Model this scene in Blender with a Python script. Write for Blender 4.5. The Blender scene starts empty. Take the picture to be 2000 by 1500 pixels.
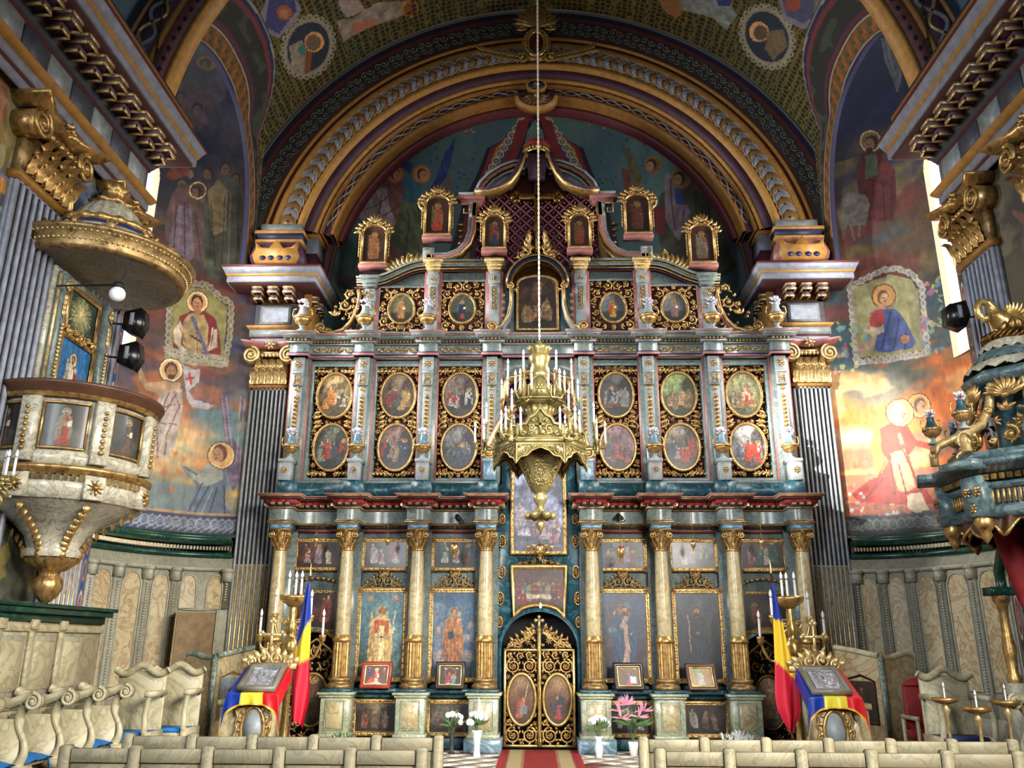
import bpy, math, random
import numpy as np
from mathutils import Matrix, Vector
PI = math.pi
sc = bpy.context.scene
COL = sc.collection
# ---------------------------------------------------------------- camera
F_PX, PITCH, YAW, ROLL, CAMX, CAMZ = 1630.3, 0.30425, 0.026968, 0.004569, -0.0816, 1.6
_cy, _sy = math.cos(YAW), math.sin(YAW)
_F = np.array([-_sy * math.cos(PITCH), _cy * math.cos(PITCH), math.sin(PITCH)])
_R0 = np.array([_cy, _sy, 0.0]); _U0 = np.cross(_R0, _F)
_R = _R0 * math.cos(ROLL) + _U0 * math.sin(ROLL)
_U = -_R0 * math.sin(ROLL) + _U0 * math.cos(ROLL)
cam_d = bpy.data.cameras.new('camera'); cam = bpy.data.objects.new('camera', cam_d); COL.objects.link(cam)
cam_d.sensor_fit = 'HORIZONTAL'; cam_d.sensor_width = 36.0; cam_d.lens = 36.0 * F_PX / 2000.0
cam_d.clip_start = .05; cam_d.clip_end = 200
cam.matrix_world = Matrix(((_R[0], _U[0], -_F[0], CAMX), (_R[1], _U[1], -_F[1], 0.0), (_R[2], _U[2], -_F[2], CAMZ), (0, 0, 0, 1)))
sc.camera = cam
# ---------------------------------------------------------------- world, lamps, exposure
sc.view_settings.view_transform = 'Standard'; sc.view_settings.look = 'None'
sc.view_settings.exposure = 0.0; sc.view_settings.gamma = 1.0; sc.view_settings.use_curve_mapping = False
sc.cycles.use_denoising = True
try: sc.cycles.denoiser = 'OPENIMAGEDENOISE'
except Exception: pass
sc.cycles.max_bounces = 6; sc.cycles.diffuse_bounces = 3; sc.cycles.glossy_bounces = 3; sc.cycles.transmission_bounces = 4
sc.cycles.sample_clamp_indirect = 6.0; sc.cycles.caustics_reflective = False; sc.cycles.caustics_refractive = False
W = bpy.data.worlds.new('sky'); sc.world = W; W.use_nodes = True
bg = W.node_tree.nodes['Background']; bg.inputs[0].default_value = (0.80, 0.88, 1.0, 1); bg.inputs[1].default_value = 0.9
def area(name, loc, target, sx, sy, power, color=(1, 1, 1), spread=PI):
 d = bpy.data.lights.new(name, 'AREA'); d.shape = 'RECTANGLE'; d.size = sx; d.size_y = sy
 d.energy = power; d.color = color; d.spread = spread
 o = bpy.data.objects.new(name, d); COL.objects.link(o); o.location = loc
 o.rotation_euler = (Vector(target) - Vector(loc)).to_track_quat('-Z', 'Y').to_euler()
 return o
# daylight entering the tall nave windows behind and beside the viewer, and the niche windows
area('window_light', (5.2, -1.0, 5.9), (-2.2, 14.5, 1.2), 2.4, 3.6, 560, (1.0, 0.95, 0.87), 1.25)
area('window_light', (-5.2, -1.0, 5.9), (2.2, 14.5, 2.6), 2.4, 3.6, 330, (0.86, 0.93, 1.0), 1.35)
area('window_light', (5.2, 4.2, 5.4), (-4.2, 12.5, 0.8), 1.6, 2.8, 300, (1.0, 0.93, 0.82), 1.4)
area('window_light', (-7.15, 12.95, 8.0), (5.6, 14.8, 5.2), 0.9, 3.4, 330, (1.0, 0.97, 0.93), 1.5)
area('window_light', (7.12, 13.0, 7.6), (-6.2, 14.0, 4.6), 0.9, 3.4, 260, (1.0, 0.96, 0.90), 1.9)
def beam_spot(loc, target, power, size, blend, color, radius=.08):
 d = bpy.data.lights.new('sun_glare_spot', 'SPOT'); d.energy = power; d.spot_size = size; d.spot_blend = blend; d.color = color; d.shadow_soft_size = radius
 o = bpy.data.objects.new('sun_glare_spot', d); COL.objects.link(o); o.location = loc
 o.rotation_euler = (Vector(target) - Vector(loc)).to_track_quat('-Z', 'Y').to_euler(); return o
beam_spot((-5.3, 4.3, 7.2), (5.6, 15.0, 5.2), 46000, math.radians(12.5), 1.0, (1, .96, .88))  # added spot standing in for window glare on the right pier
beam_spot((5.0, 2.2, 8.6), (-3.35, 14.4, 2.0), 6500, math.radians(15), .55, (1, .82, .55))
# ---------------------------------------------------------------- measuring helpers
def ray(px, py):
 d = _F * F_PX + _R * (px - 1000) + _U * (750 - py)
 return d / d[1]
def at(px, py, Y):
 d = ray(px, py) * Y
 return (d[0] + CAMX, Y, d[2] + CAMZ)
def AX(px, py, Y): return at(px, py, Y)[0]
def AZ(px, py, Y): return at(px, py, Y)[2]
def atX(px, py, X):
 d = ray(px, py); k = (X - CAMX) / d[0]
 return (X, k, d[2] * k + CAMZ)
def atZ(px, py, Z):
 d = ray(px, py); k = (Z - CAMZ) / d[2]
 return (d[0] * k + CAMX, k, Z)
def hexc(h):
 if not isinstance(h, str): return tuple(h)
 h = h.lstrip('#'); return tuple(int(h[i:i + 2], 16) / 255 for i in (0, 2, 4))
def lin(c): return tuple((x / 12.92 if x <= .04045 else ((x + .055) / 1.055) ** 2.4) for x in c[:3])
# ---------------------------------------------------------------- materials
MATS = {}
def newmat(name):
 m = bpy.data.materials.new(name); m.use_nodes = True; nt = m.node_tree
 b = nt.nodes['Principled BSDF']; return m, nt, b
def ramp(nt, fac, stops):
 r = nt.nodes.new('ShaderNodeValToRGB'); e = r.color_ramp.elements
 while len(e) < len(stops): e.new(.5)
 for i, (p, c) in enumerate(stops): e[i].position = p; e[i].color = (*lin(c), 1)
 nt.links.new(fac, r.inputs[0]); return r.outputs[0]
def noise(nt, scale, detail=3, rough=.55, dist=0.0, coord=None, kind='Object'):
 n = nt.nodes.new('ShaderNodeTexNoise'); n.inputs['Scale'].default_value = scale; n.inputs['Detail'].default_value = detail
 n.inputs['Roughness'].default_value = rough; n.inputs['Distortion'].default_value = dist
 if coord is None:
  t = nt.nodes.new('ShaderNodeTexCoord'); coord = t.outputs[kind]
 nt.links.new(coord, n.inputs['Vector']); return n.outputs['Fac']
def bump(nt, b, h, strength=.3, dist=.01):
 n = nt.nodes.new('ShaderNodeBump'); n.inputs['Strength'].default_value = strength; n.inputs['Distance'].default_value = dist
 nt.links.new(h, n.inputs['Height']); nt.links.new(n.outputs[0], b.inputs['Normal'])
def plain(name, c, rough=.5, metal=0.0, var=.12, scale=9.0, bmp=.15, coat=0.0):
 c = hexc(c) if isinstance(c, str) else c
 m, nt, b = newmat(name)
 lo = tuple(x * (1 - var) for x in c); hi = tuple(min(1, x * (1 + var)) for x in c)
 f = noise(nt, scale, 4)
 nt.links.new(ramp(nt, f, [(.3, lo), (.7, hi)]), b.inputs['Base Color'])
 b.inputs['Roughness'].default_value = rough; b.inputs['Metallic'].default_value = metal
 b.inputs['Coat Weight'].default_value = coat
 if bmp: bump(nt, b, noise(nt, scale * 5, 2), bmp, .004)
 MATS[name] = m; return m
def marble(name, base, vein, v2=None, scale=2.2, rough=.3, amount=.5):
 base, vein = hexc(base), hexc(vein); v2 = hexc(v2) if v2 else vein
 m, nt, b = newmat(name)
 f = noise(nt, scale, 6, .6, 2.2)
 mid = tuple((x + y) / 2 for x, y in zip(base, vein))
 w = .035 + .05 * amount
 c1 = ramp(nt, f, [(.5 - w * 2.2, base), (.5 - w * .5, mid), (.5, vein), (.5 + w * .6, base), (.72, v2 if v2 != vein else base)])
 f2 = noise(nt, scale * .6, 3)
 mx = nt.nodes.new('ShaderNodeMix'); mx.data_type = 'RGBA'; mx.blend_type = 'MULTIPLY'; mx.inputs[0].default_value = .35
 nt.links.new(c1, mx.inputs[6]); nt.links.new(ramp(nt, f2, [(.3, (.72, .72, .72)), (.7, (1, 1, 1))]), mx.inputs[7])
 nt.links.new(mx.outputs[2], b.inputs['Base Color']); b.inputs['Roughness'].default_value = rough
 MATS[name] = m; return m
def goldmat(name, c, dark, rough=.34, metal=.8, scale=14):
 c, dark = hexc(c), hexc(dark); m, nt, b = newmat(name)
 f = noise(nt, scale, 5, .65)
 nt.links.new(ramp(nt, f, [(.28, dark), (.52, c), (.8, tuple(min(1, x * 1.12) for x in c))]), b.inputs['Base Color'])
 b.inputs['Metallic'].default_value = metal; b.inputs['Roughness'].default_value = rough
 bump(nt, b, noise(nt, scale * 3, 3), .35, .006); MATS[name] = m; return m
def paintmat(name, rough=.45, coat=0.0, pattern=False, bmp=.12):
 m, nt, b = newmat(name)
 a = nt.nodes.new('ShaderNodeAttribute'); a.attribute_name = 'paint'
 f = noise(nt, 7, 6, .7)
 mx = nt.nodes.new('ShaderNodeMix'); mx.data_type = 'RGBA'; mx.blend_type = 'MULTIPLY'; mx.inputs[0].default_value = .55
 nt.links.new(a.outputs['Color'], mx.inputs[6]); nt.links.new(ramp(nt, f, [(.3, (.74, .73, .75)), (.7, (1, 1, 1))]), mx.inputs[7])
 out = mx.outputs[2]
 if pattern:
  t = nt.nodes.new('ShaderNodeTexCoord'); v = nt.nodes.new('ShaderNodeTexVoronoi'); v.feature = 'DISTANCE_TO_EDGE'; v.inputs['Scale'].default_value = 8.5
  v.inputs['Randomness'].default_value = .35
  nt.links.new(t.outputs['Object'], v.inputs['Vector'])
  pc = ramp(nt, v.outputs['Distance'], [(.05, (1.0, .95, .75)), (.13, (.55, .55, .42)), (.3, (.35, .32, .24))])
  m2 = nt.nodes.new('ShaderNodeMix'); m2.data_type = 'RGBA'; m2.blend_type = 'MULTIPLY'
  nt.links.new(a.outputs['Alpha'], m2.inputs[0]); nt.links.new(out, m2.inputs[6]); nt.links.new(pc, m2.inputs[7]); out = m2.outputs[2]
 nt.links.new(out, b.inputs['Base Color']); b.inputs['Roughness'].default_value = rough; b.inputs['Coat Weight'].default_value = coat
 b.inputs['Coat Roughness'].default_value = .12
 if bmp: bump(nt, b, noise(nt, 40, 3), bmp, .004)
 MATS[name] = m; return m
def emis(name, c, s):
 m, nt, b = newmat(name); c = lin(hexc(c)); b.inputs['Base Color'].default_value = (*c, 1)
 b.inputs['Emission Color'].default_value = (*c, 1); b.inputs['Emission Strength'].default_value = s; MATS[name] = m; return m
goldmat('gold', '#B8955C', '#5E4220', .36, .72); goldmat('old_gold', '#9C8052', '#46301A', .42, .65); goldmat('bright_gold', '#CDAE6C', '#86662F', .3, .75)
goldmat('pale_gold', '#D6BC84', '#8E7040', .38, .6); goldmat('chandelier_gold', '#A1925F', '#6C5C32', .36, .6, 5)
goldmat('silver', '#C2C6CE', '#6A6E78', .3, .8); goldmat('dark_gold', '#6A4C22', '#241408', .35, .8)
marble('marble_grey', '#7E8985', '#566666', '#6E7A76', 3); marble('marble_blue', '#7C98A8', '#48687C', '#A0B4BC', 3.0)
marble('marble_teal', '#2C5A66', '#15333F', '#55828C', 4.0, .4, .8); marble('marble_cream', '#DACDAE', '#B08E64', '#C8B68C', 3.2, .25)
marble('marble_yellow', '#C4B890', '#A08A60', '#B4A880', 2.6, .3, .4); marble('marble_green', '#8C9C90', '#4C5E54', '#B4B8A4', 3.4, .3)
marble('marble_canopy', '#5E7478', '#38484A', '#7A8C88', 3.6, .35); marble('marble_ped', '#B9BB9E', '#7E8A74', '#A0A484', 3.6, .3); marble('marble_pulpit', '#C6C0AA', '#8C8878', '#ACA890', 4.2, .28)
marble('wainscot', '#A9A692', '#8E8C7C', '#9C9884', 3.0, .5); marble('wainscot_panel', '#B9AD8A', '#94744E', '#A8986E', 2.6, .5, .5)
marble('stall_wood', '#C2B998', '#9C9474', '#B0A886', 2.0, .45, .6); marble('green_trim', '#1E4A3C', '#0E2A22', '#2E6450', 3, .3)
marble('pew_paint', '#90886C', '#766E56', '#827A60', 3.0, .55, .3); marble('floor_white', '#D8D2C4', '#B0A898', '#C8C2B4', 2, .6)
marble('floor_red', '#7A3A2C', '#4E2018', '#8C5040', 3, .5); marble('floor_dark', '#3A3030', '#201818', '#4A4040', 3, .18)
plain('grey_paint', '#8E94A2', .5); plain('dark_grey', '#41454F', .55); plain('mid_grey', '#696E7A', .5); plain('cream', '#E2D6B0', .5); plain('groove', '#4A444A', .7)
plain('ochre', '#B5853F', .5, 0, .1); plain('ochre_dark', '#8E6226', .5); plain('dark_red', '#5A2126', .5); plain('rose', '#95605C', .45)
plain('crimson', '#8C2C2C', .45); plain('soffit_red', '#3E1518', .6); plain('purple', '#4E3348', .55); plain('navy', '#20264E', .5)
plain('blue_black', '#0B0B12', .7, bmp=0); plain('black', '#0C0B0B', .6, bmp=0); plain('red_lattice', '#6E3A48', .45); plain('deep_red', '#3A1014', .6)
plain('curl_grey', '#8A8C90', .6); plain('curl_green', '#5E6A5E', .6); plain('disc_silver', '#A3A2A8', .45, .25); plain('disc_bronze', '#9A7A4E', .45, .25)
plain('light_grey', '#868E90', .45); plain('border_red', '#6C3432', .55); plain('border_blue', '#2C2C52', .55); plain('bordergreen', '#2A2E2C', .6)
plain('candle', '#F0EEE6', .4, bmp=0); plain('flame_bulb', '#F4F4F0', .2, bmp=0); plain('white_porcelain', '#EDEDE8', .2, bmp=0)
plain('petal_white', '#F2F0E4', .6); plain('petal_pink', '#D88AA0', .6); plain('leaf_green', '#3E5A2C', .6, var=.35); plain('silver_petal', '#B9BAC8', .35, .4)
plain('blue_cloth', '#1666A8', .75); plain('dark_blue_cloth', '#1C2C5C', .75); plain('red_velvet', '#7A0A12', .7); plain('wood_frame_red', '#8E2A20', .35)
plain('dark_wood', '#241712', .35); plain('brown_wood', '#4E3322', .4); plain('rope', '#D8CEB4', .7); plain('chain', '#8A7444', .4, .8)
plain('speaker_black', '#0A0A0C', .3, bmp=0); plain('grey_frame', '#6E6A60', .4); plain('room_beyond', '#7C6648', .7)
emis('window_glow', '#FFF6EC', 7.0); emis('blue_glass', '#2038A0', .5)
def flagmat(name, silk=.45):
 m, nt, b = newmat(name); a = nt.nodes.new('ShaderNodeAttribute'); a.attribute_name = 'paint'
 nt.links.new(a.outputs['Color'], b.inputs['Base Color']); b.inputs['Roughness'].default_value = silk;
 bump(nt, b, noise(nt, 120, 2), .1, .002); MATS[name] = m
flagmat('flag_cloth', .6); flagmat('satin', .32)
paintmat('fresco', .6); paintmat('vault_paint', .7, 0, True); paintmat('varnished', .42, .12); paintmat('icon_print', .45, .08)
# ---------------------------------------------------------------- mesh building
class MB:
 def __init__(s): s.V = []; s.Q = []; s.Tr = []; s.N = []; s.n = 0; s.T = None; s.A = None; s.smooth = False
 def add(s, V, Q=None, T=None, N=None):
  V = np.asarray(V, float).reshape(-1, 3)
  if s.T is not None: V = s.T(V)
  if Q is not None and len(Q): s.Q.append(np.asarray(Q, int) + s.n)
  if T is not None and len(T): s.Tr.append(np.asarray(T, int) + s.n)
  if N is not None:
   for f in N: s.N.append([i + s.n for i in f])
  s.V.append(V); s.n += len(V); return s
 def box(s, x0, x1, y0, y1, z0, z1, b=0.0):
  if b > 0:
   b = min(b, abs(x1 - x0) * .45, abs(z1 - z0) * .45, abs(y1 - y0) * .45)
   # chamfered towards the viewer (front face at y0)
   V = [(x0, y1, z0), (x1, y1, z0), (x1, y1, z1), (x0, y1, z1), (x0, y0 + b, z0), (x1, y0 + b, z0), (x1, y0 + b, z1), (x0, y0 + b, z1),
     (x0 + b, y0, z0 + b), (x1 - b, y0, z0 + b), (x1 - b, y0, z1 - b), (x0 + b, y0, z1 - b)]
   return s.add(V, [(0, 1, 2, 3), (0, 4, 5, 1), (1, 5, 6, 2), (2, 6, 7, 3), (3, 7, 4, 0), (4, 8, 9, 5), (5, 9, 10, 6), (6, 10, 11, 7), (7, 11, 8, 4), (8, 11, 10, 9)])
  V = [(x, y, z) for x in (x0, x1) for y in (y0, y1) for z in (z0, z1)]
  return s.add(V, [(0, 1, 3, 2), (4, 6, 7, 5), (0, 4, 5, 1), (2, 3, 7, 6), (0, 2, 6, 4), (1, 5, 7, 3)])
 def prism(s, P, y0, y1):            # outline in x, z pushed from y0 to y1
  n = len(P); V = [(x, y0, z) for x, z in P] + [(x, y1, z) for x, z in P]
  return s.add(V, [(i, (i + 1) % n, n + (i + 1) % n, n + i) for i in range(n)], None, [list(range(n))[::-1], list(range(n, 2 * n))])
 def prism_x(s, P, x0, x1):          # outline in y, z pushed from x0 to x1
  n = len(P); V = [(x0, y, z) for y, z in P] + [(x1, y, z) for y, z in P]
  return s.add(V, [(i, (i + 1) % n, n + (i + 1) % n, n + i) for i in range(n)], None, [list(range(n))[::-1], list(range(n, 2 * n))])
 def lathe(s, P, cx, cy, n=16, cz=0.0, a0=0.0, a1=2 * PI, sx=1.0, sy=1.0, flute=0, fd=0.0):
  full = abs(a1 - a0 - 2 * PI) < 1e-6; m = n if full else n + 1
  a = a0 + (a1 - a0) * np.arange(m) / n; P = np.array(P, float)
  V = np.zeros((len(P), m, 3)); k = 1 - fd * (.5 - .5 * np.cos(flute * a)) if flute else 1
  V[:, :, 0] = cx + P[:, :1] * np.cos(a) * sx * k; V[:, :, 1] = cy + P[:, :1] * np.sin(a) * sy * k; V[:, :, 2] = cz + P[:, 1:2]
  return s.gridV(V, wrap=full)
 def gridV(s, V, wrap=False, wrapu=False):
  nu, nv = V.shape[:2]; I = np.arange(nu * nv).reshape(nu, nv)
  if wrap: I = np.concatenate([I, I[:, :1]], 1)
  if wrapu: I = np.concatenate([I, I[:1]], 0)
  Q = np.stack([I[:-1, :-1], I[:-1, 1:], I[1:, 1:], I[1:, :-1]], -1).reshape(-1, 4)
  return s.add(V.reshape(-1, 3), Q)
 def tube(s, P, r, n=6, closed=False, flat=1.0, caps=True):
  P = np.asarray(P, float); m = len(P); r = np.broadcast_to(np.asarray(r, float), (m,))
  T = np.gradient(P, axis=0) if not closed else np.roll(P, -1, 0) - np.roll(P, 1, 0)
  T /= np.linalg.norm(T, axis=1, keepdims=True) + 1e-9
  ref = np.array([0, 1.0, 0]) if abs(T[:, 1]).mean() < .8 else np.array([0, 0, 1.0])
  B = np.cross(T, ref); B /= np.linalg.norm(B, axis=1, keepdims=True) + 1e-9; N = np.cross(B, T)
  a = np.arange(n) * 2 * PI / n
  V = P[:, None] + r[:, None, None] * (B[:, None] * np.cos(a)[None, :, None] + flat * N[:, None] * np.sin(a)[None, :, None])
  s.gridV(V, wrap=True, wrapu=closed)
  if caps and not closed:
   base = s.n - m * n
   s.N.append([base + i for i in range(n)]); s.N.append([base + (m - 1) * n + i for i in range(n)][::-1])
  return s
 def ball(s, c, r, n=8, m=6, sx=1, sy=1, sz=1):
  t = np.linspace(-PI / 2, PI / 2, m); return s.lathe([(r * math.cos(x), r * math.sin(x) * sz) for x in t], c[0], c[1], n, c[2], sx=sx, sy=sy)
 def leaf(s, x, z, a, L, w, y, h=.02, curl=.25):   # carved leaf lying in the x-z plane, raised towards the viewer
  c, d = math.cos(a), math.sin(a)
  loc = [(0, 0, 0), (L * .35, w * .5, 0), (L * .7, w * .36, 0), (L, curl * L * .5, 0), (L * .7, -w * .36, 0), (L * .35, -w * .5, 0), (L * .3, 0, 1), (L * .68, curl * w * .4, .9)]
  V = [(x + u * c - v * d, y - h * k, z + u * d + v * c) for u, v, k in loc]
  return s.add(V, [(6, 1, 2, 7), (6, 7, 4, 5)], [(0, 1, 6), (0, 6, 5), (7, 2, 3), (7, 3, 4)])
 def scroll(s, cx, cz, r, a0, turns, hand, y, th, leaves=5, n=None, taper=.35):
  n = n or max(10, int(turns * 12)); t = np.linspace(0, 1, n); rr = r * (1 - .82 * t); a = a0 + hand * turns * 2 * PI * t
  P = np.stack([cx + rr * np.cos(a), np.full(n, y), cz + rr * np.sin(a)], 1)
  s.tube(P, th * (1 - taper * t), 5, flat=1.0)
  s.ball((cx, y, cz), th * 1.5, 6, 4)
  for i in range(leaves):
   k = i / max(1, leaves) * .62; aa = a0 + hand * turns * 2 * PI * k; q = r * (1 - .82 * k)
   s.leaf(cx + q * math.cos(aa), cz + q * math.sin(aa), aa + hand * .9, r * .62, r * .34, y, th * 1.1, .3 * hand)
  return s
 def rose(s, cx, cz, r, y, h=.03, n=8, inner=.35):
  for i in range(n): s.leaf(cx + .2 * r * math.cos(2 * PI * i / n), cz + .2 * r * math.sin(2 * PI * i / n), 2 * PI * i / n, r * .85, r * 2.2 / n * 1.2, y, h, .05)
  s.ball((cx, y - h * .5, cz), r * inner, 8, 5, sy=.8); return s
 def ring(s, cx, cz, rx, rz, th, y, n=32, flat=.8, a0=0.0, a1=2 * PI):
  full = abs(a1 - a0 - 2 * PI) < 1e-6; a = a0 + (a1 - a0) * np.arange(n if full else n + 1) / n
  return s.tube(np.stack([cx + rx * np.cos(a), np.full(len(a), y), cz + rz * np.sin(a)], 1), th, 6, closed=full, flat=flat)
 def sweep(s, P, path, closed=False):     # profile (out, z) swept along a plan path (x, y); out = to the right of travel
  A = np.asarray(path, float); m = len(A); P = np.asarray(P, float)
  nx = np.roll(A, -1, 0) - A; pv = A - np.roll(A, 1, 0)
  if not closed: nx[-1] = pv[-1]; pv[0] = nx[0]
  nx /= np.linalg.norm(nx, axis=1, keepdims=True); pv /= np.linalg.norm(pv, axis=1, keepdims=True)
  n1 = np.stack([pv[:, 1], -pv[:, 0]], 1); n2 = np.stack([nx[:, 1], -nx[:, 0]], 1); b = n1 + n2
  b /= np.maximum(.3, (b * n1).sum(1, keepdims=True))
  V = np.zeros((len(P), m, 3)); V[:, :, :2] = A[None] + P[:, 0, None, None] * b[None]; V[:, :, 2] = P[:, 1:2]
  s.gridV(V, wrap=closed)
  if not closed:
   k = len(P); base = s.n - k * m
   s.N.append([base + i * m for i in range(k)]); s.N.append([base + i * m + m - 1 for i in range(k)][::-1])
  return s
 def bend(s, P, path, closed=False):      # profile (out, y) swept along an x-z path; out = to the left of travel
  A = np.asarray(path, float); B = MB(); B.sweep([(-o, y) for o, y in P], A, closed)
  V = np.concatenate(B.V); V = V[:, [0, 2, 1]]
  return s.add(V, np.concatenate(B.Q) if B.Q else None, None, B.N)
 def mesh(s, name, origin=(0, 0, 0)):
  V = np.concatenate(s.V) - np.asarray(origin, float)
  me = bpy.data.meshes.new(name); me.vertices.add(len(V)); me.vertices.foreach_set('co', V.ravel().astype(np.float32))
  li = []; st = []; cnt = 0
  for L, k in ((s.Q, 4), (s.Tr, 3)):
   if L:
    A = np.concatenate(L); li.append(A.ravel()); st.append(cnt + k * np.arange(len(A))); cnt += A.size
  for f in s.N: li.append(np.array(f)); st.append(np.array([cnt])); cnt += len(f)
  li = np.concatenate(li); st = np.concatenate(st)
  me.loops.add(len(li)); me.loops.foreach_set('vertex_index', li.astype(np.int32))
  me.polygons.add(len(st)); me.polygons.foreach_set('loop_start', st.astype(np.int32))
  if s.A is not None:
   at_ = me.color_attributes.new('paint', 'FLOAT_COLOR', 'POINT')
   at_.data.foreach_set('color', np.asarray(s.A, np.float32).ravel())
  if s.smooth: me.polygons.foreach_set('use_smooth', np.ones(len(st), bool))
  me.update(calc_edges=True); me.validate(); return me
 def build(s, name, mat, parent=None, label=None, cat=None, group=None, kind=None, smooth=None, origin=None):
  if smooth is not None: s.smooth = smooth
  if parent is not None: org = WLOC.get(parent.name, (0, 0, 0))
  elif origin is not None: org = origin
  else:
   V = np.concatenate(s.V); org = ((V[:, 0].min() + V[:, 0].max()) / 2, (V[:, 1].min() + V[:, 1].max()) / 2, V[:, 2].min())
  me = s.mesh(name, org); o = bpy.data.objects.new(name, me); COL.objects.link(o)
  me.materials.append(MATS[mat] if isinstance(mat, str) else mat)
  if parent is not None: o.parent = parent
  else: o.location = org
  WLOC[o.name] = org
  return tag(o, label, cat, group, kind)
WLOC = {}
def tag(o, label=None, cat=None, group=None, kind=None):
 if label: o['label'] = label
 if cat: o['category'] = cat
 if group: o['group'] = group
 if kind: o['kind'] = kind
 return o
def thing(name, loc, label, cat, group=None, kind=None):
 o = bpy.data.objects.new(name, None); COL.objects.link(o); o.location = loc; o.empty_display_size = .1
 WLOC[o.name] = tuple(loc); return tag(o, label, cat, group, kind)
def dup(root, loc, rotz=None, label=None, group=None, scale=None):
 r = root.copy(); COL.objects.link(r); r.location = loc
 if rotz is not None: r.rotation_euler = (0, 0, rotz)
 if scale is not None: r.scale = scale
 if label: r['label'] = label
 if group: r['group'] = group
 WLOC[r.name] = tuple(loc)
 for ch in list(root.children):
  c = ch.copy(); COL.objects.link(c); c.parent = r; WLOC[c.name] = tuple(loc)
  for g in ch.children:
   d = g.copy(); COL.objects.link(d); d.parent = c
 return r
def copy_part(o, parent, loc=(0, 0, 0), rot=None):
 c = o.copy(); COL.objects.link(c); c.parent = parent; c.location = loc
 if rot: c.rotation_euler = rot
 return c
def mirror(V):
 V = V.copy(); V[:, 0] *= -1; return V
def pack(inside, bbox, rmin, rmax, n, seed, gap=1.0):
 rng = random.Random(seed); out = []; x0, x1, z0, z1 = bbox
 pts = [(rng.uniform(x0, x1), rng.uniform(z0, z1)) for _ in range(n)]
 for lim in (rmax, (rmax + rmin) / 2, (rmax + 2 * rmin) / 3, rmin):
  for x, z in pts:
   d = inside(x, z)
   if d < lim * .8: continue
   r = min(rmax, d)
   for a, b, q in out:
    r = min(r, (math.hypot(x - a, z - b) - q) * gap)
    if r < lim: break
   if r >= lim: out.append((x, z, r))
 return out
def filigree(mb, inside, bbox, y, rmin=.03, rmax=.09, n=260, seed=1, th=.011, mir=None, kinds=('s', 's', 's', 'r')):
 rng = random.Random(seed * 7 + 1)
 for x, z, r in pack(inside, bbox, rmin, rmax, n, seed):
  k = rng.choice(kinds); a = rng.uniform(0, 2 * PI); h = rng.choice((-1, 1))
  for sgn in ((1, -1) if mir is not None else (1,)):
   X = x if sgn == 1 else 2 * mir - x; A = a if sgn == 1 else PI - a; H = h * sgn
   if k == 's': mb.scroll(X, z, r * .95, A, 1.35 if r > .05 else 1.0, H, y, th * min(1.3, .6 + r * 7), 5 if r > .045 else 3)
   elif k == 'l':
    for i in range(3): mb.leaf(X, z, A + H * i * .8, r * 1.25, r * .6, y, th * 1.3, .3 * H)
   else: mb.rose(X, z, r * .95, y, th * 1.4, 7)
 return mb
def poly_sdf(P):
 P = [tuple(p) for p in P]
 def f(x, z):
  ins = False; d = 9.0; n = len(P)
  for i in range(n):
   (x1, z1), (x2, z2) = P[i], P[(i + 1) % n]
   if (z1 > z) != (z2 > z) and x < (x2 - x1) * (z - z1) / (z2 - z1 + 1e-12) + x1: ins = not ins
   dx, dz = x2 - x1, z2 - z1; t = max(0, min(1, ((x - x1) * dx + (z - z1) * dz) / (dx * dx + dz * dz + 1e-12)))
   d = min(d, math.hypot(x - x1 - t * dx, z - z1 - t * dz))
  return d if ins else -d
 return f
def ell_out(cx, cz, rx, rz):
 def f(x, z):
  k = math.hypot((x - cx) / rx, (z - cz) / rz); return (k - 1) * min(rx, rz)
 return f
def rect_in(x0, x1, z0, z1): return lambda x, z: min(x - x0, x1 - x, z - z0, z1 - z)
def arcpts(cx, cz, r, a0, a1, n, rz=None):
 rz = r if rz is None else rz
 return [(cx + r * math.cos(a0 + (a1 - a0) * i / n), cz + rz * math.sin(a0 + (a1 - a0) * i / n)) for i in range(n + 1)]
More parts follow.
